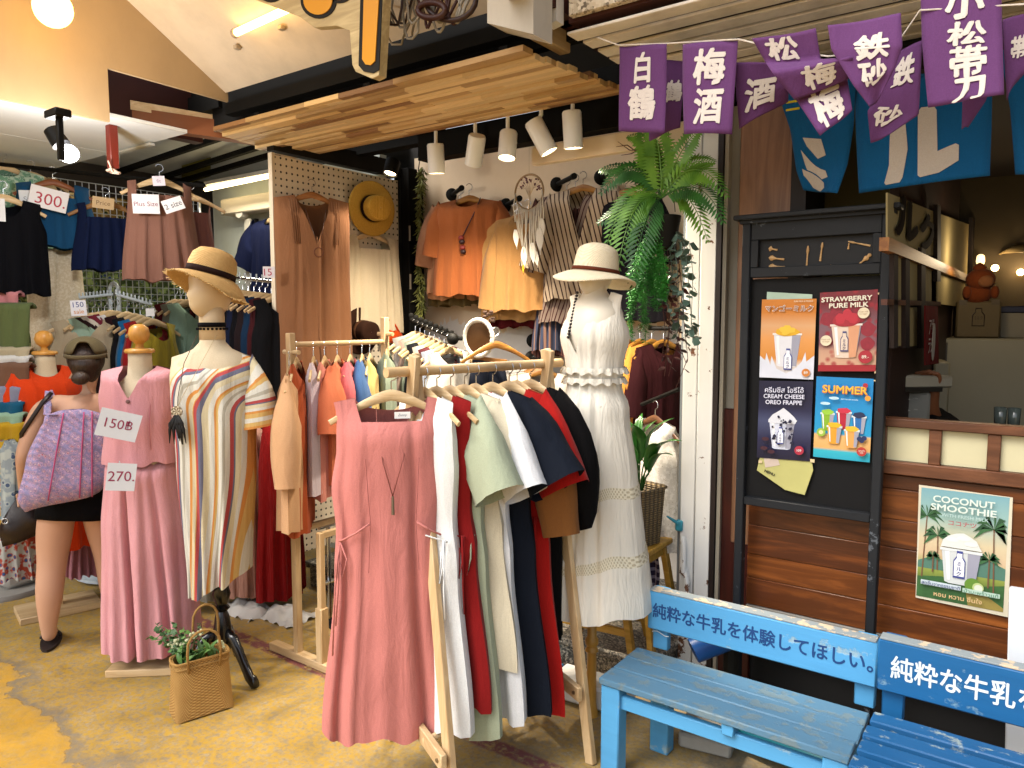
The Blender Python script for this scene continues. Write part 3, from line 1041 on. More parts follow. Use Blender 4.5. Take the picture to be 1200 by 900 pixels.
def hat(name, label, M, mat, band, crown=(.088, .10), brim=.18, flare=.03, droop=None, group=None, flat=False, fringe=None, lift=None, crown_top='round', band_h=.030):
    """crown, band and brim; M places the brim plane"""
    t = thing(name, label, 'hat', M=M, group=group)
    r, h = crown
    if crown_top == 'flat': pr = [(r, 0), (r * .97, h * .75), (r * .93, h * .96), (r * .86, h), (r * .4, h * 1.01), (.002, h * 1.0)]
    elif crown_top == 'dome': pr = [(r, 0), (r * .99, h * .4), (r * .9, h * .72), (r * .66, h * .93), (r * .3, h), (.002, h * 1.01)]
    elif crown_top == 'tip': pr = [(r, 0), (r * .95, h * .35), (r * .88, h * .68), (r * .80, h * .80), (r * .62, h * .90), (r * .34, h * .985), (r * .12, h * 1.0), (.002, h * .99)]
    else: pr = [(r, 0), (r * .96, h * .7), (r * .86, h * .9), (r * .68, h * .98), (r * .5, h * .92), (r * .2, h * .86), (.002, h * .85)]
    MB().lathe(pr, (0, 0, 0), 28, sx=.93, sy=1.08, cap=False).build('crown', mat, t, local=True, smooth=180)
    rs = []
    for i in range(7):
        k = i / 6
        ring = []
        for j in range(40):
            a = 2 * PI * j / 40
            rr_ = lerp(r, brim, k)
            z = -flare * k ** 1.5 + (lift(a) * k ** 1.5 if lift else 0)
            if fringe and i == 6: rr_ *= 1 + .02 * math.sin(j * 37.0); z += .004 * math.sin(j * 53.0)
            ring.append(V((rr_ * math.cos(a) * lerp(.93, 1, k), rr_ * math.sin(a) * lerp(1.08, 1.05, k), z)))
        rs.append(ring)
    o = MB().rings(rs, cap=False).build('brim', mat, t, local=True, smooth=180, thick=.004)
    if fringe:
        fb = MB()
        for j in range(90):
            a = 2 * PI * j / 90
            q = V((brim * math.cos(a), brim * 1.05 * math.sin(a), -flare + (lift(a) if lift else 0)))
            d = V((math.cos(a), math.sin(a), 0)) * .012 + V((random.uniform(-.006, .006), random.uniform(-.006, .006), random.uniform(-.008, .006)))
            fb.tube([q - d * .3, q + d], .0018, 4)
        fb.build('fringe', fringe, t, local=True, kind='stuff')
    if band:
        MB().lathe([(r * 1.012, .004), (r * 1.0, band_h)], (0, 0, 0), 28, sx=.935, sy=1.085, cap=False).build('band', band, t, local=True, smooth=180, thick=.002)
    return t
def straw(a, b):
    t = NT('straw ' + a)
    o = t.map()
    w1 = t.wave(t.map((1, 1, 1)), 60, 1.5, kind='RINGS')
    n = t.noise(o, 90, 3)
    c = t.mix(t.math('ADD', t.math('MULTIPLY', w1, .4), t.math('MULTIPLY', n, .6)), hx(a), hx(b))
    t.bump(t.math('ADD', w1, n), .5, .003)
    return t.done(c, .75, spec=.2)
M_STRAW = straw('#a88450', '#d2ae74')
M_STRAWGOLD = straw('#b08428', '#dcb050')
M_STRAWPALE = straw('#cdbd9c', '#e2d6bc')
M_DKBAND = fabric('#241512')
def ribbon(t, ur, vr, fn, name, mat, thick=0): return MB().grid(ur, vr, fn).build(name, mat, t, local=True, smooth=180, thick=thick)

def card(name, O, ux, uy, w_, h_, col, texts, label, cat='price tag', group=None, thick=.0015, mat=None):
    """a flat card with handwriting: texts = [(string, dx, dy, height, ink)]"""
    ux, uy, O = V(ux).normalized(), V(uy).normalized(), V(O)
    n = ux.cross(uy)
    t = thing(name, label, cat, O, group=group)
    MB().poly([O - ux * w_ / 2 - uy * h_ / 2, O + ux * w_ / 2 - uy * h_ / 2, O + ux * w_ / 2 + uy * h_ / 2, O - ux * w_ / 2 + uy * h_ / 2], thick, n).build('card', mat or paint(col, .6, vary=.03), t, smooth=0)
    for (s_, dx, dy, hh, ink) in texts:
        text_on(s_, O + ux * dx + uy * dy + n * thick, ux, uy, height=hh, lift=.0008, rot=.03).build('lettering', plain(ink, .6), t, smooth=0)
    return t
def card_at(px, py, d, w_px, h_px, rot, col, texts, label, name='price_tag', cat='price tag', group=None, tiltback=0.0):
    """a card facing the lane; sizes in metres follow from its distance"""
    O = P(px, py, d=d)
    f = facing(px)
    ux = V((math.cos(f), math.sin(f), 0))
    uy = V((0, 0, 1))
    c, s_ = math.cos(R(rot)), math.sin(R(rot))
    ux, uy = ux * c + uy * s_, uy * c - ux * s_
    k = d / F
    tx = [(a, b * k, e * k, g * k, i) for a, b, e, g, i in texts]
    return card(name, O, ux, uy, w_px * k, h_px * k, col, tx, label, cat, group)
# ================================================================== LAMPS the place has
def spot_lamp(px, py, d_px, aim, lit, label, group, Y=2.9, L=.145, r=.043, white=True, power=58, col=(1, .87, .68), stem=True, beam=95):
    top = P(px, py, Y=Y)
    t = thing('spotlight', label, 'spotlight', (top.x, top.y, 2.58), group=group)
    sh = paint('#cfcfcb', .35, vary=.03) if white else M_BLACK
    dr = V(aim).normalized()
    q = dr.to_track_quat('-Z', 'Y').to_matrix()
    c = top
    MB().lathe([(.0, L / 2), (r * .9, L / 2), (r, L / 2 - .008), (r, -L / 2), (r * .9, -L / 2), (r * .86, -L / 2 + .02), (.002, -L / 2 + .024)], c, 22, q, cap=False).build('shade', sh, t)
    MB().tube([c + q @ V((0, 0, L * .3)), V((c.x, c.y, c.z + L * .62)), V((c.x, c.y, 2.60))], .009, 8).build('stem', sh, t)
    MB().lathe([(.002, -.003), (r * .78, -.004), (r * .80, .0), (.002, .002)], c + dr * (L / 2 - .012), 18, q).build('bulb', glow('#ffe2b0', 9 if lit else 1.5), t)
    if lit:
        l = bpy.data.lights.new('spot', 'SPOT')
        l.energy = power; l.spot_size = R(beam); l.spot_blend = .7; l.shadow_soft_size = .04; l.color = col
        o = bpy.data.objects.new('spot_light', l)
        C.objects.link(o)
        o.matrix_world = Matrix.Translation(c + dr * (L / 2 + .01)) @ q.to_4x4()
    return t
def point(loc, e, col=(1, .82, .6), r=.05):
    l = bpy.data.lights.new('bulb', 'POINT'); l.energy = e; l.color = col; l.shadow_soft_size = r
    o = bpy.data.objects.new('point_light', l); C.objects.link(o); o.location = loc
    return o
G_SP = 'white cylinder spotlights under the timber canopy'
spot_lamp(511, 186, 0, (-.05, .12, -1), True, 'white spotlight pointing straight down beside the steel post', G_SP)
spot_lamp(557, 176, 0, (-.5, .35, -1), True, 'white spotlight tilted towards the pegboard', G_SP, power=66)
spot_lamp(595, 170, 0, (.05, -.2, -1), True, 'short white spotlight with its round bulb glowing', G_SP, L=.13)
spot_lamp(634, 160, 0, (.45, .3, -1), True, 'white spotlight tilted towards the hanging fern', G_SP, L=.16, power=66)
spot_lamp(671, 152, 0, (0, .12, -1), True, 'white spotlight glowing nearest the purple flags', G_SP, L=.16)
spot_lamp(459, 196, 0, (.0, -.35, -1), True, 'brown spotlight glowing over the straw hat on the pegboard', None, Y=3.2, L=.09, white=False, power=20)

# globe bulb in front of the fascia
gp = P(62, 10, X=-3.55)
gb = thing('globe_bulb', 'round warm globe bulb glowing in front of the cream fascia', 'lamp', gp + V((0, 0, .2)))
MB().blob(gp, .078, 20, 14).build('globe', glow('#ffc860', 6), gb, smooth=180)
MB().lathe([(.025, 0), (.03, .05), (.01, .06), (.006, .5)], gp + V((0, 0, .07)), 12).build('socket', M_BLACK, gb)
point(gp + V((.16, .0, -.02)), 1.3, (1, .78, .5), .08)
# tube on the soffit
A, B = V((-3.35, 1.72, 3.34)), V((-2.9, 1.86, 3.255))
A = on_soffit(281, 31) + V((0, -.02, -.035)); B = on_soffit(330, 8) + V((0, -.02, -.035))
tl = thing('soffit_tube_lamp', 'short warm tube lamp fixed to the sloping soffit', 'lamp', (A + B) / 2)
MB().tube([A, B + (B - A) * .3], .017, 10).build('tube', glow('#ffcf80', 5), tl)
MB().tube([A - (B - A) * .06, A], .022, 10).build('end_cap', paint('#a8927a', .5), tl)
# black track spotlight in the stall
tp = P(68, 140, Y=1.35)
ts = thing('track_spotlight', 'black track spotlight with bright white bulb under the stall ceiling', 'spotlight', tp + V((0, 0, .05)))
k = (tp - V((0, 0, H))).length / F
MB().box(tp + V((0, 0, .02)), (.10, .06, .03), ch=.004).build('base', M_BLACK, ts)
MB().box(tp + V((.01, 0, -.07)), (.022, .022, .17), ch=.003).build('stem', M_BLACK, ts)
h0, h1 = P(60, 152, d=3.3), P(72, 170, d=3.3)
MB().tube([h0, h1], [.032, .038], 14).build('shade', M_BLACK, ts)
b0 = P(80, 180, d=3.3)
MB().blob(b0, (.042, .042, .038), 16, 10).build('bulb', glow('#f4f6ff', 12), ts, smooth=180)
point(b0 + V((-.1, 0, -.1)), 16, (1, .97, .92), .06)
# light of the fluorescent tube
l = bpy.data.lights.new('tube', 'AREA'); l.shape = 'RECTANGLE'; l.size = .7; l.size_y = .03; l.energy = 6; l.color = (1, .9, .7)
o = bpy.data.objects.new('tube_light', l); C.objects.link(o)
o.location = P(285, 216, Y=3.2) + V((0, -.02, -.03)); o.rotation_euler = (R(-20), 0, 0)
# ================================================================== A-FRAME RACK AND ITS DRESSES
N0, N1 = V((-1.735, 1.83, 1.475)), V((-1.609, 2.453, 1.475))
bd = (N1 - N0).normalized()
cr = V((.894, -.447, 0))
rk = thing('a_frame_rack', 'pale pine A-frame clothes rack in front holding coloured dresses', 'clothes rack', (-1.67, 2.14, 0))
for N in (N0, N1):
    for s_ in (1, -1):
        foot = V((N.x, N.y, 0)) + cr * (.335 * s_)
        topp = V((N.x, N.y, 1.53)) - cr * (.035 * s_) + bd * (.014 * s_)
        MB().bar(foot, topp, .042, .024, up=bd, ch=.003).build('leg', wood('#c0a074', '#d6bd94', 'Z', .5, 1), rk)
    zc = .26
    k = 1 - zc / 1.5
    a = V((N.x, N.y, zc)) + cr * (.335 * k + .02)
    b = V((N.x, N.y, zc)) - cr * (.335 * k + .02)
    off = bd * (-.03 if N is N0 else -.032)
    MB().bar(a + off, b + off, .022, .055, ch=.003).build('cross_rail', M_PINE, rk)
    sc_ = MB()
    for q in (a, b): sc_.lathe([(.002, 0), (.007, 0), (.007, .004), (.002, .005)], q + off - bd * .012 + (b - a).normalized() * (.03 if q is a else -.03), 8, (-bd).to_track_quat('Z', 'Y').to_matrix())
    sc_.build('screw_head', plain('#8a7a60', .4, .8), rk)
MB().tube([N0 - bd * .115, N1 + bd * .075], .0175, 14).build('hanging_bar', M_PINEY, rk)
for s_ in (.15, -.12):
    for zc in (.26,):
        MB().tube([V((N0.x, N0.y, zc)) + cr * s_ - bd * .04, V((N1.x, N1.y, zc)) + cr * s_ - bd * .02], .013, 10).build('dowel', M_PINEY, rk)

def bar_at(px):
    """a point on the top of the bar under a picture column"""
    best = min((abs(_px(N0 + bd * t) - px), t) for t in [i * .004 - .12 for i in range(220)])
    q = N0 + bd * best[1]
    return V((q.x, q.y, q.z + .012))
_CI = _CM.inverted()
def _px(p):
    q = _CI @ V(p)
    return 600 + F * q.x / -q.z
G_AF = 'dresses on the A-frame rack'
cp = N0 - bd * .095 + V((0, 0, .012))
def coral_parts(t):
    m = fabric('#b8736c', .4)
    for s_ in (-1, 1):
        cord(t, [(s_ * .075, -.083, -.40), (s_ * .12, -.083, -.43), (s_ * .165, -.05, -.46), (s_ * .178, -.02, -.47)], .0035, m, 'waist_tie')
        for k in (0, 1):
            cord(t, [(s_ * .172, -.035, -.47), (s_ * (.150 + .03 * k), -.06, -.52), (s_ * (.165 + .02 * k), -.062, -.58), (s_ * (.172 + .012 * k), -.05, -.53)], .003, m, 'bow')
            cord(t, [(s_ * .174, -.045, -.48), (s_ * (.18 + .01 * k), -.06, -.62), (s_ * (.19 + .012 * k), -.062, -.74 - .1 * k)], .003, m, 'tie_end')
    for x in (-.085, .085):
        MB().tube([(x, -.078, -.19), (x * .93, -.084, -.30), (x * .85, -.083, -.40), (x * .95, -.09, -.56)], .0016, 4).build('seam', fabric('#a5645e', .3), t, local=True)
    MB().box((.035, -.018, -.058), (.052, .002, .022)).build('label', paint('#e4e2dc', .7), t, local=True)
    text_on('Zunny', (.035, -.019, -.058), (1, 0, 0), (0, 0, 1), height=.010, lift=.001, shear=.3).build('lettering', plain('#55606a', .6), t, local=True)
coral = garment(cp, facing(459), 'dress', '#b8736c', 'coral pink sleeveless square neck dress hanging frontmost on the A-frame rack', 'dress', G_AF,
    name='dress', neck=('square', .118, .075, .045), L=1.145, W=.375, amp=.006, folds=3, depth=.075, seed=11, creases=((-.80, .07, .05), (-.48, .05, .012), (.40, .06, .035), (.78, .06, .045), (.05, .12, .010)), nu=44, nv=40, parts=coral_parts, hemz=.012,
    prof=[(0, 1), (.05, .95), (.14, .96), (.26, 1.06), (.38, 1.0), (.5, 1.04), (1, 1.32)])
M0 = wm(coral)
nk = thing('pendant_necklace', 'thin brown cord necklace with metal bar pendant on the coral dress', 'necklace', M=M0)
cord(nk, [(-.05, .012, -.035), (-.048, -.03, -.09), (-.03, -.088, -.20), (0, -.092, -.31)], .0017, plain('#7a4038', .6))
cord(nk, [(.062, .012, -.035), (.052, -.03, -.09), (.035, -.088, -.19), (0, -.092, -.31)], .0017, plain('#7a4038', .6))
MB().tube([(0, -.093, -.31), (0, -.095, -.37)], [.004, .0055], 8).build('pendant', plain('#7d7466', .35, .9), nk, local=True)

rzb = math.atan2(-.198, .98)
rackd = [
 (497, '#d9dad8', 'dress', dict(neck=('v', .09, .10, .03), L=1.12, W=.34), None, 'white sleeveless tie waist dress behind the coral dress'),
 (512, '#7c1414', 'dress', dict(neck=('round', .09, .08, .03), L=1.05, W=.35), None, 'dark red sleeveless dress between white dress and sage dress'),
 (528, '#98a088', 'dress', dict(neck=('round', .09, .07, .02), L=1.17, W=.36), dict(L=.25, ad=.20, w1=.21, out=30), 'sage green short sleeved dress on the A-frame rack'),
 (545, '#c9bfa6', 'dress', dict(neck=('round', .09, .07, .02), L=.95, W=.35), dict(L=.23, ad=.19, w1=.19, out=30), 'cream short sleeved dress pressed behind the sage dress'),
 (558, '#d6d7d8', 'dress', dict(neck=('round', .09, .07, .02), L=1.15, W=.37), dict(L=.26, ad=.21, w1=.19, out=32), 'white wide sleeved dress hanging between cream and navy'),
 (577, '#10151f', 'dress', dict(neck=('round', .09, .07, .02), L=1.16, W=.40), dict(L=.26, ad=.21, w1=.24, out=36), 'navy short sleeved dress on the A-frame rack'),
 (597, '#981612', 'dress', dict(neck=('round', .09, .07, .02), L=1.18, W=.38), dict(L=.27, ad=.21, w1=.22, out=28), 'bright red short sleeved dress with tie beside the navy dress'),
 (606, '#7a4f28', 'wrap', dict(L=.72, W=.34), dict(L=.44, ad=.18, w1=.16, out=14, puff=.25), 'caramel brown blouse between red dress and black blouse'),
 (622, '#080708', 'dress', dict(neck=('round', .09, .07, .02), L=.98, W=.32, prof=[(0, 1), (.2, 1.0), (1, 1.02)]), dict(L=.44, ad=.19, w1=.12, out=20, puff=.75, elastic=True), 'black dress with long puffed sleeves farthest on the A-frame rack'),
]
for i, (px, c, sh, k, slv, lab) in enumerate(rackd):
    q = bar_at(px)
    def tie(t, c=c, i=i):
        if i in (0, 1, 2, 6):
            m = fabric(c, .35)
            cord(t, [(.05, -.09, -.42), (.12, -.08, -.45), (.175, -.03, -.47)], .003, m, 'waist_tie')
            cord(t, [(.172, -.045, -.46), (.19, -.06, -.54), (.178, -.065, -.60), (.168, -.05, -.50)], .003, m, 'bow')
            cord(t, [(.174, -.04, -.46), (.186, -.055, -.62), (.192, -.055, -.72)], .003, m, 'tie_end')
    k = dict(dict(amp=.014, depth=.055, folds=5), **k)
    garment(q, rzb + R((-3, 4, -2, 3, -4, 2, 3, -3, 2)[i]), sh, c, lab, 'blouse' if sh == 'wrap' else 'dress', G_AF, slv, name='blouse' if sh == 'wrap' else 'dress', parts=tie, seed=20 + i * 3, nu=26, nv=26, **k)

# ================================================================== SECOND RACK (behind the coral dress)
BX, BY0, BY1, BZ = -2.89, 2.23, 2.80, 1.53
r2 = thing('pine_rack', 'pale pine clothes rack beside the pegboard with peach and rust garments', 'clothes rack', (BX, 2.5, 0))
for y, zt in ((BY0 - .02, 1.585), (BY1 + .02, 1.66)):
    MB().box((BX, y, zt / 2), (.034, .034, zt), ch=.003).build('post', M_PINEZ, r2)
    MB().box((BX + .18, y, .34), (.03, .03, .64), ch=.003).build('short_post', M_PINEZ, r2)
    MB().box((BX + .18, y, .16), (.045, .045, .28), ch=.003).build('socket_block', M_PINEZ, r2)
    MB().box((BX + .03, y, .02), (.46, .05, .04), ch=.004).build('foot', M_PINE, r2)
    MB().tube([(BX - .05, y - .0, zt - .09), (BX + .06, y, zt - .09)], .011, 8).build('peg', M_PINE, r2)
for (x, z) in ((BX + .18, .645), (BX, .64), (BX + .18, .05)):
    MB().bar((x, BY0 - .02, z), (x, BY1 + .02, z), .024, .03, ch=.003).build('rail', M_PINEY, r2)
MB().tube([(BX, BY0 - .02, BZ), (BX, BY1 + .02, BZ)], .013, 10).build('hanging_bar', M_PINEY, r2)
G2 = 'garments on the pine rack beside the pegboard'
def edge_on(px, off=3): return facing(px) + PI / 2 - R(off)
def lace(t):
    for k in (-1, 1): cord(t, [(k * .02, -.06, -.52), (k * .03, -.07, -.66)], .003, fabric('#cbb9a8'), 'tassel')
for (px, c, sh, k, slv, lab, zz) in [
    (331, '#c49a72', 'blouse', dict(L=.72, W=.36), dict(L=.42, ad=.16, w1=.15, out=8, puff=.25), 'tan blouse with ruffled sleeve hanging outside the pine rack post', -.05),
    (347, '#a04a26', 'cami', dict(L=.80, W=.32, slope=.1, neck=('v', .12, .2, .1)), None, 'rust strappy dress first on the pine rack bar', 0),
    (367, '#c9bcc4', 'cami', dict(L=.62, W=.28, slope=.1, neck=('straight', .1, .14, .14)), None, 'lilac white lace camisole on the pine rack', 0),
    (380, '#c58072', 'cami', dict(L=.66, W=.30, slope=.1, neck=('v', .12, .2, .16)), None, 'dusty pink strappy top on the pine rack', 0),
    (395, '#c06a48', 'blouse', dict(L=.60, W=.38), dict(L=.26, ad=.19, w1=.20, out=14), 'orange coral short sleeved top on the pine rack', 0),
    (410, '#bf6468', 'blouse', dict(L=.62, W=.36), dict(L=.22, ad=.18, w1=.17, out=12), 'rose pink top hanging beside the blue top', 0),
    (424, '#3c5a86', 'blouse', dict(L=.60, W=.38), dict(L=.24, ad=.18, w1=.18, out=10), 'denim blue top near the end of the pine rack', 0),
    (433, '#bfa567', 'tank', dict(L=.5, W=.30), None, 'straw yellow tank last on the pine rack bar', 0),
    (453, '#7f8a78', 'tank', dict(L=.6, W=.30), None, 'grey green tank hanging on the outer peg of the pine rack', .03)]:
    q = P(px, 402, X=BX); q.z = BZ + .012 + zz
    if px < 335: q = P(338, 402, X=BX + .03); q.z = BZ - .03
    garment(q, edge_on(px, 3 + (px % 3) * 3), sh, c, lab, 'top' if sh != 'cami' else 'camisole', G2, slv, name={'blouse': 'blouse', 'cami': 'camisole', 'tank': 'tank_top'}[sh], nu=18, nv=16, amp=.012, depth=.038, parts=lace if px == 367 else None, **k)

bk_ = P(372, 757, Z=.0)
cb = thing('wicker_basket', 'oval wicker basket of folded black cloth under the pine rack', 'basket', (-2.62, 2.56, 0))
M_WICK = weave('#b98d52', '#7d5528', 150, 60)
MB().lathe([(.17, .0), (.21, .06), (.235, .16), (.24, .2), (.225, .2), (.20, .05)], (-2.62, 2.56, .0), 32, sx=.85, sy=1.15, cap=True).build('body', M_WICK, cb)
fb = thing('folded_cloth', 'heap of black cloth in the wicker basket under the rack', 'cloth', (-2.62, 2.56, .2))
MB().grid(22, 22, lambda u, v: V((-2.62 + (u - .5) * .42, 2.56 + (v - .5) * .56, .17 + .15 * max(0, 1 - ((u - .5) ** 2 + (v - .5) ** 2) * 4) ** .5 + .03 * noise.noise(V((u * 6, v * 6, 1)))))).build('drape', fabric('#0c0c0f'), fb, smooth=180)
cf = thing('chrome_stand', 'chrome tube frame standing behind the wicker basket', 'metal frame', (-2.95, 2.75, 0))
for y in (2.5, 2.62, 2.74, 2.86):
    MB().tube([(-3.0, y, .05), (-3.0, y, .60)], .011, 8).build('tube', M_CHROME, cf)
for z in (.28, .58): MB().tube([(-3.0, 2.44, z), (-3.0, 2.92, z)], .011, 8).build('rail', M_CHROME, cf)

# ================================================================== MANNEQUINS
M_KNOB = wood('#c48c40', '#dcaa62', 'Z', .35, 1, False)
def wood_mannequin(name, label, loc, rz, neck_z, base=(.34, .24), sc=1.0, group=None):
    t = thing(name, label, 'mannequin', loc, rz, group)
    torso(t, neck_z - .70 * sc, sc)
    MB().lathe([(.002, 0), (.062, 0), (.066, .008), (.06, .018), (.02, .022), (.016, .04), (.022, .046), (.04, .06), (.047, .085), (.04, .115), (.02, .13), (.002, .133)], (0, 0, neck_z), 22).build('finial', M_KNOB, t, local=True, smooth=60)
    MB().box((0, 0, .42), (.045, .045, .82), ch=.003).build('pole', M_PINEZ, t, local=True)
    MB().box((0, 0, .018), (base[0], base[1], .036), ch=.004).build('base', M_PINE, t, local=True)
    return t
pk = (-3.40, 1.76, 0)
prz = facing(155) - R(22)
wood_mannequin('mannequin', 'cream mannequin with round wooden finial wearing the pink vest and skirt', pk, prz, 1.495)
def mz(loc, z): return (loc[0], loc[1], z + HOOK_H + .004)
def vest_parts(t):
    for z, x in ((-.15, 0), (-.29, .0)):
        MB().lathe([(.002, -.003), (.009, -.002), (.009, .002), (.002, .004)], (x, -.152, z), 12, Euler((PI / 2, 0, 0)).to_matrix()).build('button', plain('#6b4a46', .4), t, local=True)
    cord(t, [(0, -.146, -.13), (0, -.15, -.25), (0, -.148, -.37)], .0016, fabric('#b06a74'), 'placket_seam')
    for s_ in (-1, 1): cord(t, [(s_ * .085, -.125, -.16), (s_ * .08, -.135, -.27), (s_ * .082, -.13, -.37)], .0014, fabric('#b06a74'), 'dart_seam')
garment(mz(pk, 1.435), prz, 'tank', '#cb9096', 'dusty pink sleeveless button vest on the wooden finial mannequin', 'vest', hang=False, name='vest',
    L=.44, W=.36, neck=('v', .075, .14, .0), slope=.25, depth=.135, amp=.004, folds=3, prof=[(0, 1), (.12, .93), (.35, 1.02), (.7, .92), (1, 1.02)], seed=3, parts=vest_parts, nu=30)
garment(mz(pk, 1.06), prz, 'cami', '#cf969b', 'long pink gathered skirt on the wooden finial mannequin', 'skirt', hang=False, name='skirt',
    L=.97, W=.30, neck=('straight', .14, .0, .0), slope=0, depth=.15, amp=.013, folds=3.4, prof=[(0, 1), (.08, 1.12), (.4, 1.32), (1, 1.5)], seed=8, nu=56, nv=30, mat=fabric('#cf969b', .4), hemz=.006, creases=((-.18, .05, .11), (.50, .06, .07), (-.7, .08, .03), (.2, .05, .02), (.78, .05, .03)))
for (px, py, wp, hp, rot, s_, hh, lab) in ((139, 498, 44, 33, -17, '150฿', 13, 'white card priced 150 on the pink vest'), (142, 559, 31, 33, -8, '270.', 12, 'white card priced 270 on the pink skirt')):
    card_at(px, py, 3.17, wp, hp, rot, '#d3d9e0', [(s_, 0, 1, hh, '#8f2a50')], lab)
cord(props(thing('safety_pin', 'small safety pin holding the price card to the pink skirt', 'pin', P(140, 540, d=3.2))), [(0, 0, 0), (.01, 0, -.02), (0, 0, -.03), (-.006, 0, -.01), (0, 0, 0)], .0015, M_WIRE, 'wire')

og = (-4.50, 1.80, 0)
orz = facing(50) + R(8)
wood_mannequin('mannequin', 'cream mannequin with wooden finial wearing the orange dress', og, orz, 1.455, base=(.40, .26))
garment(mz(og, 1.395), orz, 'blouse', '#c83c12', 'vivid orange short sleeved dress on the mannequin behind the woman', 'dress', hang=False, name='dress',
    L=1.03, W=.34, neck=('round', .075, .06, .0), slope=.3, depth=.14, amp=.014, folds=4, sleeves=dict(L=.24, ad=.17, w1=.14, out=8, drop=.03), prof=[(0, 1), (.15, 1), (.4, .95), (1, 1.3)], seed=5)
card_at(27, 480, 3.95, 8, 22, 0, '#c9d2dc', [], 'narrow white paper tag on the orange dress sleeve')

# ---- striped kaftan mannequin
KL = 1.06
def stripe_mat(src):
    t = NT('striped cotton')
    u = t.sep(t.map((1, 1, 1), 'UV'))[src]
    cream, white, gold, orange, red, slate, grey = [hx(c) for c in ('#cfc3a0', '#cfcdc2', '#c9a45e', '#c98438', '#a8323a', '#5c5e78', '#a8a496')]
    st = [(-.20, cream), (-.165, gold), (-.155, white), (-.13, red), (-.118, slate), (-.105, white), (-.075, grey), (-.06, white), (-.035, orange), (-.022, cream),
          (-.004, orange), (.0, red), (.017, slate), (.040, cream), (.066, white), (.09, orange), (.099, gold), (.108, white), (.125, grey), (.135, white), (.15, red), (.163, slate), (.171, cream), (.19, white), (.205, orange), (.218, gold), (.24, white), (.265, gold), (.285, orange), (.30, white)]
    ramp = t.ramp(t.math('ADD', t.math('MULTIPLY', u, 1 / .55), .4), [((q + .22) / .55, c) for q, c in st], const=True)
    n = t.noise(t.map(), 220, 2)
    wr = t.noise(t.map((9, 9, 2.0)), 1.6, 4, .55, .6)
    t.bump(t.math('ADD', wr, t.math('MULTIPLY', n, .06)), .45, .03)
    return t.done(t.mix(t.math('MULTIPLY', n, .3), ramp, hx('#8f8a78')), .9, spec=.1)
M_STR, M_STR2 = stripe_mat(0), stripe_mat(1)
def kuv(u, v):
    x = u * .19
    a = x + .055 - .03 * math.sin(v * 4)
    b = v * KL - .01 - .75 * (.19 - x)
    k = .075
    h = max(k - abs(a - b), 0) / k
    return (min(a, b) - h * h * k * .25, v)
km = (-3.01, 1.885, .06)
krz = facing(245) - R(24)
mk = thing('mannequin', 'cream faceless mannequin on black turned stand wearing the striped kaftan', 'mannequin', km, krz)
torso(mk, .90, .98)
M_HEAD = paint('#c7b08c', .35, vary=.04)
egg_head(mk, 1.72, M_HEAD, turn=R(-32), sc=1.06)
MB().tube([(0, 0, 1.50), (0, 0, 1.66)], [.055, .052], 18).build('neck', M_HEAD, mk, local=True, smooth=180)
M_GLOSS = paint('#0b0b0c', .2, spec=.6)
MB().lathe([(r_, z_ - .06) for r_, z_ in [(.026, .95), (.026, .52), (.034, .50), (.026, .48), (.03, .44), (.04, .40), (.028, .36), (.022, .35), (.036, .335), (.022, .32), (.03, .30), (.04, .24), (.045, .20), (.04, .15), (.02, .12)]], (0, 0, 0), 18).build('turned_pole', M_GLOSS, mk, local=True, smooth=60)
for k in range(3):
    a = R(6) - krz + k * 2 * PI / 3
    dx, dy = math.cos(a), math.sin(a)
    MB().tube([(dx * .02, dy * .02, .16), (dx * .07, dy * .07, .14), (dx * .13, dy * .13, .05), (dx * .17, dy * .17, -.015), (dx * .20, dy * .20, -.032), (dx * .215, dy * .215, -.026)], [(.03, .02), (.028, .02), (.024, .018), (.026, .018), (.034, .018), (.024, .014)], 10, flat=(0, 0, 1)).build('leg', M_GLOSS, mk, local=True, smooth=180)
kf = garment(mz(km, 1.515), krz, 'maxi', '#cccccc', 'long striped kaftan in cream, red, slate and orange on a mannequin', 'kaftan', hang=False, name='kaftan', mat=M_STR,
    L=KL, W=.375, neck=('v', .07, .05, .0), slope=.3, depth=.15, amp=.014, folds=4, prof=[(0, 1), (.2, .98), (.45, .90), (1, .70)], seed=4, nu=50, nv=40, uvf=kuv, hemfn=lambda u: .06 * u)
for sd, L_, o_ in ((1, .215, 9),):
    mb = MB(); sleeve(mb, sd, .375 if sd > 0 else .33, L_, ad=.22, w1=.23, out=o_, seed=3, drop=.04, n=20, m=12)
    for i in mb.uv: mb.uv[i] = (0, mb.uv[i][1] * .27 + .03)
    mb.build('sleeve', M_STR2, kf, local=True, smooth=180)
ck = thing('lace_choker', 'black lace choker round the striped mannequin neck', 'choker', km, krz)
MB().lathe([(.0575, 1.555), (.0585, 1.575)], (0, 0, 0), 24, cap=False).build('band', fabric('#0d0b0e'), ck, local=True, thick=.002)
cb2 = MB()
for j in range(22):
    a = 2 * PI * j / 22
    cb2.blob((.062 * math.cos(a), .062 * math.sin(a), 1.547), .0065, 6, 5)
cb2.build('scallop', fabric('#0d0b0e'), ck, local=True, kind='stuff')
fn_ = thing('feather_necklace', 'long necklace with round charm and black feather on the kaftan', 'necklace', km, krz)
cord(fn_, [(-.05, -.04, 1.52), (-.075, -.12, 1.40), (-.085, -.165, 1.26), (-.085, -.17, 1.22)], .0016, plain('#4a3a2a'))
cord(fn_, [(.04, -.05, 1.52), (-.0, -.15, 1.38), (-.06, -.168, 1.27), (-.085, -.17, 1.22)], .0012, plain('#b9a680'))
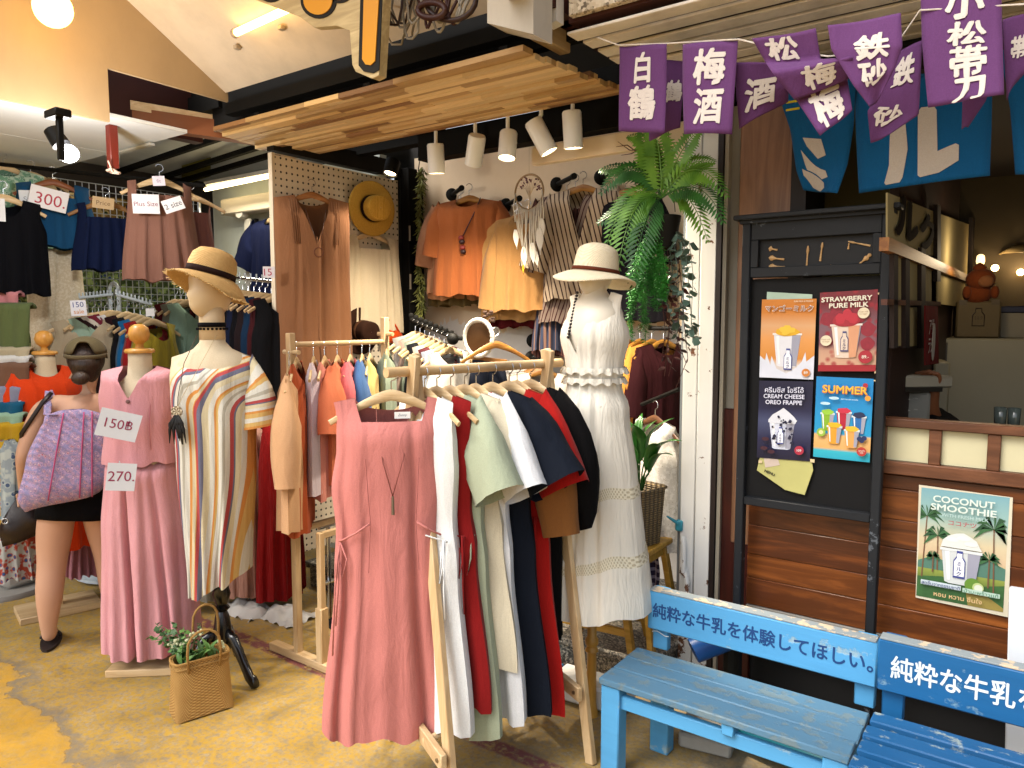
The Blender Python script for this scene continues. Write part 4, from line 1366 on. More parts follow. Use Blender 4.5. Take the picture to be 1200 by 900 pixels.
MB().lathe([(.002, -.003), (.024, -.003), (.024, .003), (.002, .003)], (-.085, -.178, 1.20), 18, Euler((PI / 2, 0, 0)).to_matrix()).build('charm', weave('#d9ceb4', '#6b5a40', 40, 20), fn_, local=True)
ft_ = MB()
rr = random.Random(5)
for j in range(16):
    x, l_ = rr.uniform(-.03, .03), rr.uniform(.06, .13)
    ft_.tube([(-.085 + x * .3, -.18, 1.185), (-.085 + x, -.185, 1.185 - l_ * .5), (-.085 + x * 1.2, -.18, 1.185 - l_)], [.003, .007, .0015], 5)
ft_.build('feather', plain('#0c0b0b', .7), fn_, local=True, smooth=180)
HM = Matrix.Translation((km[0], km[1], 1.835)) @ Matrix.Rotation(krz + R(-32), 4, 'Z') @ Matrix.Rotation(R(-14), 4, 'X') @ Matrix.Rotation(R(6), 4, 'Y')
hat('straw_hat', 'fringed straw sun hat with dark band on the kaftan mannequin', HM, M_STRAW, M_DKBAND, crown=(.100, .125), brim=.165, flare=.075, fringe=straw('#b8955a', '#e2c690'), crown_top='dome', lift=lambda a: .055 * max(0, -math.sin(a)))

# ---- white dress mannequin
wm_loc = (-1.48, 2.60, 0)
wrz = facing(692) - R(38)
ww = thing('mannequin', 'pale mannequin on turned wooden pole wearing the long white dress', 'mannequin', wm_loc, wrz)
torso(ww, 1.225, .90, wx=.80, mat=paint('#cfc6b4', .4, vary=.03))
MB().lathe([(.02, 1.35), (.02, .34), (.028, .33), (.028, .31), (.02, .30), (.028, .28), (.02, .27), (.022, .05), (.03, .0)], (0, 0, 0), 14).build('turned_pole', wood('#b88a3c', '#d0a050', 'Z', .4), ww, local=True)
egg_head(ww, 1.845, paint('#cfc6b4', .4, vary=.03), turn=0, sc=.9)
MB().tube([(0, 0, 1.72), (0, 0, 1.81)], [.046, .045], 16).build('neck', paint('#cfc6b4', .4, vary=.03), ww, local=True)
M_WHT = fabric('#cdc7b8', .5, crinkle=True)
def lace_dress_mat():
    t = NT('white crinkle cotton with lace bands')
    c = hx('#d8d2c4')
    uv = t.sep(t.map((1, 1, 1), 'UV'))
    def band(c0): return t.math('LESS_THAN', t.math('ABSOLUTE', t.math('SUBTRACT', uv[1], c0)), .017)
    b = t.math('MAXIMUM', band(.615), band(.825))
    zz = t.math('SINE', t.math('MULTIPLY', uv[0], 210.0))
    k = t.math('GREATER_THAN', t.math('MULTIPLY', zz, t.math('SINE', t.math('MULTIPLY', uv[1], 420.0))), .15)
    lace = t.mix(k, hx('#d8d0b8'), hx('#b3a88e'))
    wr = t.noise(t.map((9, 9, 2.2)), 1.6, 4, .55, .6)
    cr = t.noise(t.map((70, 70, 4)), 1.5, 2)
    t.bump(t.math('ADD', t.math('ADD', wr, t.math('MULTIPLY', cr, .22)), t.math('MULTIPLY', t.math('MULTIPLY', b, k), .4)), .4, .03)
    return t.done(t.mix(b, t.mix(wr, shade(c, .92), shade(c, 1.06)), lace), .9, spec=.12)
M_WHTL = lace_dress_mat()
def wd_parts(t):
    for (z0, amp_, hw, dp) in ((-.295, .014, .128, .126), (-.335, .010, .124, .122), (-.425, .014, .124, .122)):
        rs = []
        for i, (dz, k) in enumerate(((0, 1.0), (-.010, 1.03), (-.022, 1.055))):
            rs.append([V(((hw * k + amp_ * i * .22 * math.sin(j * .9)) * math.cos(2 * PI * j / 160), (dp * k + amp_ * i * .22 * math.sin(j * .9)) * math.sin(2 * PI * j / 160), z0 + dz + .003 * i * math.sin(j * .63))) for j in range(160)])
        MB().rings(rs, cap=False).build('ruffle', M_WHT, t, local=True, smooth=180)
wd = garment(mz(wm_loc, 1.755), wrz, 'maxi', '#cdc7b8', 'long white tiered dress with ruffled waist and lace bands on a mannequin', 'dress', hang=False, name='dress', mat=M_WHTL,
    L=1.265, W=.28, neck=('v', .085, .24, .03), slope=.25, depth=.125, dprof=True, amp=.009, folds=6, prof=[(0, .95), (.05, .86), (.14, 1.0), (.22, .84), (.30, .78), (.36, 1.02), (.60, 1.32), (.62, 1.40), (.81, 1.56), (.83, 1.66), (1, 1.82)], seed=14, nu=60, nv=44, parts=wd_parts, hemz=.012)
nb = thing('bead_necklace', 'dark bead necklace lying on the white dress', 'necklace', wm_loc, wrz)
for j in range(15):
    t_ = j / 14
    MB().blob((-.055 + .03 * t_, lerp(-.045, -.135, t_), lerp(1.755, 1.58, t_)), .0065, 8, 6).build('bead', plain('#1c1418', .3), nb, local=True, smooth=180)
HM = Matrix.Translation((wm_loc[0], wm_loc[1], 1.832)) @ Matrix.Rotation(wrz, 4, 'Z') @ Matrix.Rotation(R(-4), 4, 'X') @ Matrix.Rotation(R(5), 4, 'Y')
hat('straw_hat', 'pale straw panama hat with thin brown band on the white dress mannequin', HM, M_STRAWPALE, fabric('#5a2c1c'), crown=(.094, .118), brim=.162, flare=.034, crown_top='tip', band_h=.018, lift=lambda a: .016 * math.cos(2 * a))

# ================================================================== PLANTED STRAW BAG
def straw_bag():
    b = P(221, 838, Z=0)
    t = thing('straw_bag', 'woven straw tote bag full of green plants on the floor', 'bag', (b.x, b.y + .06, 0), YAW + R(38))
    mw = weave('#c29a5c', '#8e6a38', 420, 150, .75)
    rs = []
    for i in range(11):
        k = i / 10
        z = .004 + .235 * k
        hw, hd = lerp(.118, .112, k), lerp(.075, .058, k)
        n_ = 36
        ring = []
        for j in range(n_):
            a = 2 * PI * j / n_
            p_ = lerp(.25, .7, k)
            c_, s_ = math.cos(a), math.sin(a)
            ring.append(V((hw * math.copysign(abs(c_) ** p_, c_), hd * math.copysign(abs(s_) ** p_, s_), z + .004 * math.sin(a * 3))))
        rs.append(ring)
    MB().rings(rs + [[V((q.x * .93, q.y * .9, q.z)) for q in rs[-1]], [V((q.x * .9, q.y * .85, .14)) for q in rs[-1]]]).build('body', mw, t, local=True, smooth=60)
    mb = MB()
    mb.tube([V((q.x * 1.02, q.y * 1.02, q.z)) for q in rs[-1]], .006, 6, closed=True).tube([V((q.x * 1.02, q.y * 1.03, q.z)) for q in rs[-2]], .004, 6, closed=True)
    mb.build('rim', mw, t, local=True)
    for y in (-.06, .055):
        pts = [(-.062, y * 1.12, .20), (-.066, y * 1.15, .28)] + [(-.066 * math.cos(a * PI / 8), y * 1.15, .30 + .07 * math.sin(a * PI / 8)) for a in range(1, 8)] + [(.066, y * 1.15, .28), (.062, y * 1.12, .20)]
        if y > 0: pts = [(p[0] * .8 + .05, p[1] + .02, p[2] + (.05 if p[2] > .27 else 0)) for p in pts]
        MB().tube(pts, .0055, 6).build('handle', mw, t, local=True, smooth=180)
    return t
sbag = straw_bag()
# ================================================================== PEGBOARD GOODS
PX = -3.6 + .016
def on_peg(px, py): return P(px, py, X=PX + .02)
q = on_peg(356, 212)
M_CLAY = fabric('#80573a', .5)
def clay_parts(t):
    cord(t, [(-.06, -.07, -.08), (-.025, -.105, -.22), (0, -.11, -.30), (.025, -.105, -.22), (.06, -.07, -.08)], .0018, plain('#4a2a1a'), 'necklace_cord')
    MB().tube([(.026 * math.cos(a * PI / 10), -.115, -.328 + .026 * math.sin(a * PI / 10)) for a in range(20)], .0035, 6, closed=True).build('wooden_ring', wood('#5a3018', '#7a4526', 'X'), t, local=True)
    for s_ in (-1, 1):
        for k in range(4): cord(t, [(s_ * (.10 + .014 * k), -.045, -.03), (s_ * (.10 + .012 * k), -.075, -.14), (s_ * (.095 + .01 * k), -.08, -.28)], .0025, M_CLAY, 'pintuck')
    cord(t, [(0, -.083, -.24), (.005, -.09, -.5), (.0, -.095, -.8), (.01, -.1, -1.0)], .004, M_CLAY, 'front_placket')
garment(q + V((.07, 0, 0)), PI / 2 - R(24), 'maxi', '#80573a', 'long clay brown v neck dress with wooden ring necklace on the pegboard', 'dress', name='dress', hmat=wood('#7a4a22', '#a06a38', 'X'),
    L=1.12, W=.43, neck=('v', .10, .28, .05), depth=.08, amp=.008, folds=4, prof=[(0, 1), (.15, 1.02), (.4, 1.0), (1, 1.05)], seed=9, creases=((-.5, .06, .03), (.1, .05, .04), (.6, .06, .03)), parts=clay_parts, nu=36, nv=30)
q = on_peg(433, 262)
garment(V((PX + .03, q.y, q.z + .02)), PI / 2 - R(10), 'cami', '#c9b99c', 'cream pleated camisole hanging under the straw hat on the pegboard', 'camisole', name='camisole',
    L=.62, W=.42, amp=.014, folds=9, depth=.05, seed=3, prof=[(0, 1), (1, 1.18)])
q = on_peg(432, 245)
HM = Matrix.Translation(q + V((.035, 0, 0))) @ Matrix.Rotation(R(92), 4, 'Y') @ Matrix.Rotation(R(6), 4, 'X')
hat('straw_hat', 'golden straw boater hat with dark band hung flat on the pegboard', HM, M_STRAWGOLD, M_DKBAND, crown=(.088, .085), brim=.172, flare=.004, crown_top='flat')
q = on_peg(420, 388)
HM = Matrix.Translation(q + V((.03, 0, 0))) @ Matrix.Rotation(R(94), 4, 'Y')
hat('felt_hat', 'dark brown felt fedora hung low on the pegboard', HM, fabric('#2e1a10', .1), fabric('#4a2e1c'), crown=(.075, .09), brim=.150, flare=.004, crown_top='flat')
ob = on_peg(450, 388)
t = thing('orange_bag', 'small bright orange cloth bag hanging by the felt hat', 'bag', ob + V((.03, 0, 0)))
MB().blob(ob + V((.07, .01, -.035)), (.035, .085, .045), 16, 10).build('pouch', fabric('#c4440f'), t, smooth=180)
MB().tube([ob + V((.07, -.06, -.02)), ob + V((.06, -.05, .05)), ob + V((.05, -.01, .075)), ob + V((.06, .03, .04)), ob + V((.07, .06, -.01))], [(.02, .008)] * 5, 8).build('strap', fabric('#c4440f'), t, smooth=180)

# ================================================================== CLOTHES SHOP INTERIOR
YW = 3.87
PD = V((.80, -.60, 0))
def wall_peg(px, py, label, L=.27):
    q = P(px, py, Y=YW) + PD * .02
    t = thing('wall_peg', label, 'peg', q, group='black pipe pegs on the cream wall')
    m = PD.to_track_quat('Z', 'Y').to_matrix()
    MB().lathe([(.002, 0), (.042, 0), (.044, .006), (.03, .016), (.016, .02), (.002, .02)], q, 18, m).build('flange', M_BLACK, t)
    MB().tube([q, q + PD * L], .014, 10).tube([q + PD * (L - .01), q + PD * (L + .016)], .018, 10).build('pipe', M_BLACK, t)
    return q + PD * (L * .6) + V((0, 0, .014))
p1 = wall_peg(529, 229, 'black pipe peg holding the orange shirts')
p2 = wall_peg(592, 241, 'black pipe peg behind the dream catcher')
p3 = wall_peg(651, 217, 'black pipe peg holding the striped wrap shirts')
p4 = wall_peg(702, 209, 'black pipe peg half hidden by the fern')
p5 = wall_peg(623, 399, 'black pipe peg on the white lower wall', .2)
p6 = wall_peg(621, 419, 'black pipe peg lowest on the wall carrying hangers', .2)
GS = 'shirts on the wall pegs'
WH = wood('#8a5a24', '#b8863e', 'X')
for i, (dy, c, lab) in enumerate(((.10, '#5a4a2a', 'olive shirt hanging behind the orange shirt'), (.06, '#b8825a', 'peach striped blouse behind the orange shirt'), (.03, '#a97a5c', 'dusty tan blouse just behind the orange shirt'))):
    garment(p1 + PD * (.06 - dy) + V((.02, 0, 0)), R(8 + 5 * i), 'blouse', c, lab, 'shirt', GS, dict(L=.32, ad=.18, w1=.17, out=12), name='shirt', L=.58 + .04 * (2 - i), W=.42, hmat=WH, seed=50 + i)
def neck_beads(t):
    cord(t, [(.085, -.03, .0), (.075, -.09, -.08), (.02, -.115, -.20), (-.01, -.118, -.26)], .004, plain('#3a1420'), 'cord')
    for k, z in enumerate((-.25, -.275, -.31, -.335)): MB().blob((-.01 + .004 * k, -.122, z), (.02, .014, .016), 8, 6).build('tassel_bead', plain('#2a1216' if k % 2 else '#7a2a26'), t, local=True, smooth=180)
garment(p1 + PD * .15 + V((.05, 0, 0)), R(20), 'blouse', '#9a5830', 'burnt orange short sleeved shirt with tassel necklace on a wall peg', 'shirt', GS, dict(L=.26, ad=.20, w1=.18, out=14), name='shirt', L=.60, W=.42, depth=.09, hmat=WH, parts=neck_beads, seed=61)
for i, (dx, dy, c, lab, L_) in enumerate(((-.07, .09, '#4a0f12', 'dark red top deepest behind the mustard blouse', .66), (-.05, .05, '#141318', 'black shirt shoulder behind the mustard blouse', .50), (.02, .02, '#a57c4a', 'tan blouse just behind the mustard blouse', .62))):
    garment(p2 + PD * (.06 - dy) + V((.02, 0, -.03)), R(8 + 4 * i), 'blouse', c, lab, 'shirt', GS, dict(L=.3, ad=.18, w1=.16, out=10), name='shirt', L=L_, W=.42, hmat=WH, seed=70 + i)
garment(p2 + PD * .14 + V((.05, 0, -.03)), R(18), 'blouse', '#9a7244', 'mustard long sleeved blouse under the dream catcher', 'shirt', GS, dict(L=.46, ad=.19, w1=.17, out=8), name='shirt', L=.56, W=.40, hmat=WH, seed=75, depth=.09)

def striped(a, b, n=60, axis=0, rot=0):
    t = NT('pin stripe')
    u = t.sep(t.map((1, 1, 1), 'Object', rot=(0, rot, 0)))[axis]
    f = t.math('FRACT', t.math('MULTIPLY', u, n))
    t.bump(t.noise(t.map((9, 9, 2.2)), 1.6, 4), .3, .03)
    return t.done(t.mix(t.math('GREATER_THAN', f, .72), hx(a), hx(b)), .9, spec=.1)
M_ST1, M_ST2 = striped('#a3917c', '#3a2a26', 38, 0, .25), striped('#7a6a60', '#3b1c1c', 45, 0, -.3)
for i, (dx, dy, c, lab) in enumerate(((-.06, .08, '#2e2630', 'plum striped blouse behind the striped wrap shirts'), )):
    garment(p3 + PD * (.04 - dy) + V((.02, 0, 0)), R(8), 'wrap', c, lab, 'shirt', GS, dict(L=.34, ad=.19, w1=.18, out=10), name='shirt', mat=striped('#5a3a34', '#1e1418', 50), hmat=WH, L=.95, seed=80)
garment(p3 + PD * .07 + V((.03, 0, 0)), R(12), 'wrap', '#8a7a6a', 'brown and cream pinstripe wrap shirt on a wall peg', 'shirt', GS, dict(L=.36, ad=.2, w1=.19, out=16), name='shirt', mat=M_ST2, hmat=WH, L=.75, seed=81)
garment(p3 + PD * .14 + V((.05, 0, 0)), R(16), 'wrap', '#b0a08a', 'cream shirt with dark diagonal stripes beside the straw panama hat', 'shirt', GS, dict(L=.36, ad=.2, w1=.19, out=18), name='shirt', mat=M_ST1, hmat=WH, L=.62, seed=82)
garment(p3 + V((-.07, -.02, -.42)), R(20), 'maxi', '#4a4a5a', 'striped slate and plum skirt hanging below the wrap shirts', 'skirt', GS, name='skirt', mat=striped('#3a3f52', '#8a6a5c', 30), L=.5, W=.22, neck=('straight', .08, .02, .02), hang=False, seed=83)
garment(p4 + V((.10, -.03, -.05)), R(6), 'blouse', '#141218', 'black top hanging behind the fern fronds', 'shirt', GS, dict(L=.3, ad=.18, w1=.16, out=10), name='shirt', L=.7, W=.42, hmat=WH, seed=84)
for i, (c, lab) in enumerate((('#8f8a88', 'pale grey blouse on the lowest wall peg'), ('#b0aaa4', 'off white blouse on the lowest wall peg'), ('#a09486', 'taupe blouse on the lowest wall peg'), ('#c0bab2', 'ivory blouse nearest the white dress'))):
    garment(p6 + PD * (-.04 + .05 * i), R(14 + 6 * i), 'blouse', c, lab, 'shirt', GS, dict(L=.3, ad=.17, w1=.15, out=8), name='shirt', L=.62, W=.40, seed=90 + i, hmat=WH)

# dream catcher
dc = P(620, 225, Y=3.45)
t = thing('dream_catcher', 'white macrame dream catcher with wire tree and feathers hanging in the shop', 'dream catcher', dc)
Rr = .095
MB().tube([dc + V((Rr * math.cos(a * PI / 16), .0, Rr * math.sin(a * PI / 16))) for a in range(32)], .006, 6, closed=True).build('hoop', weave('#b09670', '#86684a', 200, 30), t, smooth=180)
MB().tube([dc + V((0, 0, Rr)), dc + V((0, .0, .26))], .0015, 4).build('cord', plain('#b5a68c'), t)
tr = MB()
rr = random.Random(9)
tr.tube([dc + V((0, 0, -Rr)), dc + V((.004, 0, -.03)), dc + V((0, 0, .01))], [.006, .005, .003], 6)
for k in range(11):
    a = R(20 + 14 * k)
    e = dc + V((Rr * .9 * math.cos(a), 0, Rr * .82 * math.sin(a)))
    tr.tube([dc + V((0, 0, -.03)), dc + V((math.cos(a) * .03, .004, .02)), e], .0016, 4)
tr.build('wire_tree', plain('#b8a58c', .4, .6), t)
bd_ = MB()
for k in range(34):
    a = R(rr.uniform(5, 175)); r_ = rr.uniform(.55, .92) * Rr
    bd_.blob(dc + V((r_ * math.cos(a), rr.uniform(-.006, .006), r_ * math.sin(a))), rr.uniform(.004, .007), 6, 4)
bd_.build('stone_chips', plain('#5a2420', .3), t, kind='stuff')
M_MAC = fabric('#c9c2b4', .2)
for k in range(20):
    x = (k - 9.5) / 9.5
    l_ = .30 - .15 * abs(x) + rr.uniform(-.02, .02)
    top = dc + V((x * Rr * .95, -.004, -Rr * math.sqrt(max(0, 1 - x * x)) ))
    MB().tube([top + V((0, 0, .0)), top + V((rr.uniform(-.01, .01), -.006, -l_ * .5)), top + V((rr.uniform(-.012, .012), 0, -l_))], rr.uniform(.0022, .004), 5).build('fringe_strand', M_MAC, t, smooth=180)
def feather(t, p, l_, m, lean=0):
    MB().grid(4, 8, lambda u, v: p + V(((u - .5) * l_ * .34 * math.sin(PI * min(1, .12 + v)) + lean * v, .006 * math.cos(PI * (u - .5)), -v * l_))).build('feather', m, t, smooth=180, thick=.002)
for (x, z, l_) in ((-.085, -.20, .11), (-.03, -.30, .12), (.03, -.28, .13), (.075, -.2, .15), (.09, -.15, .12), (.055, -.33, .09)):
    feather(t, dc + V((x, -.012, z)), l_, fabric('#cfcac0', .1), .01)
feather(t, dc + V((-.03, -.014, -.40)), .05, fabric('#c08a24', .1))

# black round rack inside the shop
br = P(553, 420, d=4.05)
t = thing('round_rack', 'black iron waterfall rack with ball studs inside the clothes shop', 'clothes rack', (br.x, br.y, .16))
e0, e1 = P(482, 374, d=4.35), P(532, 396, d=4.05)
e2 = P(572, 398, d=4.0)
MB().tube([e0, e1, e2], .013, 8).build('arm', M_BLACK, t)
st = MB()
for k in range(9):
    q = e0.lerp(e1, k / 8.5)
    st.lathe([(.003, 0), (.013, .004), (.016, .014), (.013, .024), (.003, .028)], q + V((0, 0, .008)), 8)
st.build('stud', M_BLACK, t, kind='stuff')
MB().blob(e1 + V((.0, -.01, -.005)), (.034, .034, .034), 14, 10).build('ball', M_BLACK, t, smooth=180)
MB().tube([(e2.x - .06, e2.y, .165), (e2.x - .06, e2.y, e2.z)], .016, 8).build('pole', M_BLACK, t)
MB().lathe([(.002, 0), (.2, 0), (.2, .012), (.03, .03), (.002, .03)], (e2.x - .06, e2.y, .162), 24).build('base', M_BLACK, t)
GB = 'garments on the black iron rack'
for k, (c, lab, sh) in enumerate((('#8a8580', 'grey cardigan on the black iron rack', 'tank'), ('#9a8378', 'mauve tank on the black iron rack', 'tank'), ('#8a9484', 'sage tank on the black iron rack', 'tank'), ('#1a1a1e', 'black tank on the black iron rack', 'tank'), ('#b7aea2', 'ecru tank on the black iron rack', 'tank'), ('#5a2a2e', 'wine tank on the black iron rack', 'tank'), ('#9aa2ae', 'pale blue tank on the black iron rack', 'tank'), ('#b9b4ac', 'white tank nearest the ball of the black iron rack', 'tank'))):
    q = e0.lerp(e1, .1 + k / 8.8) + V((0, 0, .01))
    garment(q, facing(500) + R(38 + (k % 3) * 3), sh, c, lab, 'tank top', GB, name='tank_top', L=.78, W=.33, seed=120 + k, nu=16, nv=14)
mr = P(562, 396, d=3.9)
t = thing('fringed_mirror', 'round mirror with white fringed rim hung on the black rack', 'mirror', mr)
f_ = facing(562)
mm = Matrix.Rotation(f_ - R(35), 3, 'Z') @ Matrix.Rotation(PI / 2, 3, 'X')
MB().lathe([(.002, 0), (.078, 0), (.08, .01), (.002, .012)], mr, 28, mm).build('glass', plain('#5a4028', .15, .6), t)
MB().tube([mr + mm @ V((.088 * math.cos(a * PI / 24), .095 * math.sin(a * PI / 24), .008 + .004 * (a % 2))) for a in range(48)], .012, 7, closed=True).build('rim', M_MAC, t, smooth=180)
fl = P(572, 372, d=3.9)
t = thing('dried_flower', 'dark dried flower pinned above the fringed mirror', 'flower', fl)
mb = MB()
for k in range(14):
    a, b = rr.uniform(0, 6.28), rr.uniform(-.8, 1)
    mb.blob(fl + V((.028 * math.cos(a), .02 * math.sin(a), .03 * b)), (.014, .012, .010), 6, 5)
mb.build('petals', plain('#3a2416', .7), t, kind='stuff')
q = P(581, 384, d=3.85)
hanger(q, facing(581) + R(28), 'empty brown wooden hanger beside the fringed mirror', mat=WH)
q = P(572, 402, d=3.95)
sh_ = thing('navy_shorts', 'navy shorts with lace hem on a clip hanger inside the shop', 'shorts', q)
MB().bar(P(548, 418, d=3.95), P(594, 424, d=3.85), .012, .02).build('clip_bar', WH, sh_)
O = P(572, 422, d=3.93)
f_ = facing(572)
ux = V((math.cos(f_), math.sin(f_), 0))
for s_ in (-1, 1):
    MB().tube([O + ux * (s_ * .035) + V((0, 0, 0)), O + ux * (s_ * .045) + V((0, 0, -.1)), O + ux * (s_ * .052) + V((0, 0, -.2))], [(.048, .03), (.055, .04), (.062, .045)], 14, flat=tuple(ux)).build('shorts_leg', fabric('#10141f'), sh_, smooth=180)

# rail between the white dress and the pillar
GR = 'garments on the rail beside the white pillar'
rl = thing('side_rail', 'black rail on the shop return wall beside the white pillar', 'clothes rail', (-1.5, 3.6, 1.6))
MB().tube([(-1.78, 3.72, 1.60), (-1.32, 3.72, 1.60)], .012, 8).build('bar', M_BLACK, rl)
M_LACE2 = print_fabric('#a58f72', '#8a7258', '#bfae94', 60)
for k, (px, c, lab, kw_) in enumerate(((716, '#a58f72', 'beige lace blouse behind the white dress', dict(mat=M_LACE2, L=.75)), (735, '#a9a9a8', 'pale grey top beside the lace blouse', dict(L=.8)), (750, '#a0682a', 'amber orange top beside the grey top', dict(L=.62)), (764, '#b57a34', 'mustard lace top beside the maroon dress', dict(L=.5)), (778, '#2a0c10', 'dark maroon dress beside the white pillar', dict(L=.9)))):
    q = P(px, 374, Y=3.72); q.z = 1.612
    garment(q, facing(px) + R(62 - 5 * k), 'blouse', c, lab, 'top', GR, dict(L=.3, ad=.17, w1=.15, out=8), name='blouse', W=.38, seed=140 + k, hmat=wood('#a0702c', '#c8963e', 'X'), nu=16, nv=14, **kw_)
q = P(771, 478, Y=3.35)
t = thing('short_rail', 'short black rail bracket behind the potted plant', 'clothes rail', q)
MB().tube([P(752, 474, Y=3.4), P(796, 456, Y=3.3)], .01, 8).build('bar', M_BLACK, t)
garment(P(768, 470, Y=3.33), R(-30), 'tank', '#c2bcb2', 'white lace sleeveless top hanging above the potted plant', 'top', GR, name='top', mat=print_fabric('#c6c0b6', '#b0a898', '#d8d3ca', 70), L=.62, W=.34, depth=.09, seed=151, hmat=wood('#5a3a24', '#7a5030', 'X'))

# stools, planter
def stool(name, label, loc, rz, w_, d_, h_, splay=.05, rail_z=.5, group=None, side=True):
    t = thing(name, label, 'stool', loc, rz, group)
    m = wood('#a9812f', '#cba04c', 'X', .4, 1.2)
    MB().box((0, 0, h_ - .014), (w_, d_, .028), ch=.006).build('seat', m, t, local=True)
    for sx in (-1, 1):
        for sy in (-1, 1):
            MB().bar((sx * (w_ / 2 - .03 + splay), sy * (d_ / 2 - .03 + splay * .6), .0), (sx * (w_ / 2 - .045), sy * (d_ / 2 - .035), h_ - .028), .036, .03, up=(1, 0, 0), ch=.003).build('leg', m, t, local=True)
    for s_ in (-1, 1):
        MB().box((0, s_ * (d_ / 2 - .04), h_ - .06), (w_ - .12, .018, .055), ch=.002).build('apron', m, t, local=True)
        MB().box((s_ * (w_ / 2 - .045), 0, h_ - .06), (.018, d_ - .1, .05), ch=.002).build('apron', m, t, local=True)
        MB().box((0, s_ * (d_ / 2 - .02), h_ * .32), (w_ - .06, .016, .035), ch=.002).build('stretcher', m, t, local=True)
    return t
s1 = P(735, 632, Y=3.08)
stool('wooden_stool', 'varnished wooden stool carrying the wicker planter', (s1.x, 3.10, .162), 0, .34, .28, s1.z - .162 + .005)
s2 = P(690, 762, Z=.162)
stool('low_stool', 'low pine stool on the step under the white dress', (-1.66, 2.99, .162), R(6), .40, .24, .26, splay=.03)
wpz = s1.z + .006
wk = P(744, 600, Y=3.02)
wk = V((wk.x, 3.06, wpz))
t = thing('wicker_planter', 'dark square wicker planter on the wooden stool', 'planter', wk, R(-14))
M_WK = weave('#7d6a44', '#2f2414', 0, 0) if False else None
def wicker():
    tt = NT('wicker strips')
    p_ = tt.sep(tt.map((1, 1, 1)))
    row = tt.math('MULTIPLY', p_[2], 95.0)
    ph = tt.math('MULTIPLY', tt.math('FLOOR', row), 3.14159)
    hh = tt.math('ABSOLUTE', tt.math('SINE', tt.math('ADD', tt.math('MULTIPLY', tt.math('ADD', p_[0], p_[1]), 110.0), ph)))
    g = tt.math('ABSOLUTE', tt.math('SINE', tt.math('MULTIPLY', row, 3.14159)))
    k = tt.math('MULTIPLY', hh, g)
    tt.bump(k, .8, .008)
    return tt.done(tt.mix(k, hx('#2e2213'), hx('#86714a')), .6)
M_WK = wicker()
rs = []
for k in range(9):
    z = k / 8 * .26
    w_ = lerp(.078, .095, k / 8)
    rs.append([V((w_ * math.copysign(abs(math.cos(a)) ** .35, math.cos(a)), w_ * math.copysign(abs(math.sin(a)) ** .35, math.sin(a)), z)) for a in [2 * PI * j / 32 + .01 for j in range(32)]])
rs += [[q * .9 if False else V((q.x * .88, q.y * .88, .255)) for q in rs[-1]], [V((q.x * .86, q.y * .86, .20)) for q in rs[-1]]]
MB().rings(rs).build('basket', M_WK, t, local=True, smooth=50)
MB().tube([V((q.x * 1.03, q.y * 1.03, .26)) for q in rs[8]], .007, 6, closed=True).build('rim', M_WK, t, local=True)
sc_ = thing('checked_scarf', 'purple and white checked scarf hanging under the stool', 'scarf', P(762, 700, Y=3.2))
def plaid():
    tt = NT('plaid')
    p_ = tt.sep(tt.map((1, 1, 1)))
    a = tt.math('GREATER_THAN', tt.math('SINE', tt.math('MULTIPLY', p_[2], 160.0)), .3)
    b = tt.math('GREATER_THAN', tt.math('SINE', tt.math('MULTIPLY', p_[0], 190.0)), .3)
    return tt.done(tt.mix(tt.math('ADD', tt.math('MULTIPLY', a, .5), tt.math('MULTIPLY', b, .5)), hx('#1c1530'), hx('#a39cae')), .9)
O = P(762, 650, Y=3.24)
MB().grid(10, 14, lambda u, v: O + V(((u - .5) * .09 + .01 * math.sin(v * 5), .012 * math.sin(u * 12), .0 - v * .28))).build('drape', plaid(), sc_, smooth=180, thick=.004)

# things on the ground by the step
wp_ = thing('white_slab', 'rough white polystyrene slab at the foot of the step', 'slab', P(680, 835, Z=0))
MB().box((-1.53, 2.70, .055), (.34, .15, .10), Matrix.Rotation(R(4), 3, 'Z'), ch=.012).build('block', paint('#c9c9c6', .8, dirt=.3, bumpk=.4), wp_)
bp = thing('pipe_bundle', 'light blue plastic pipes lying against the step', 'pipes', P(625, 800, Z=0))
for k, (y, z) in enumerate(((2.80, .02), (2.765, .018), (2.79, .055), (2.755, .051))):
    MB().tube([(-2.25, y, z), (-1.70 - .02 * k, y, z)], .018, 10).build('pipe', paint('#3c86b4', .4), bp)
ws = thing('white_sack', 'crumpled white plastic sack behind the skirts on the floor', 'sack', P(285, 715, Z=0))
so = P(290, 716, Z=0)
for dx in (0, .25):
    MB().grid(20, 12, lambda u, v: so + V(((u - .5) * .30 + dx, (v - .5) * .2 + dx * .3, .055 * max(0, 1 - ((u - .5) ** 2 + (v - .5) ** 2) * 4) ** .5 + .04 * noise.noise(V((u * 5, v * 5, dx * 9)))))).build('fold', paint('#c4c2bd', .6, bumpk=.4), ws, smooth=180)

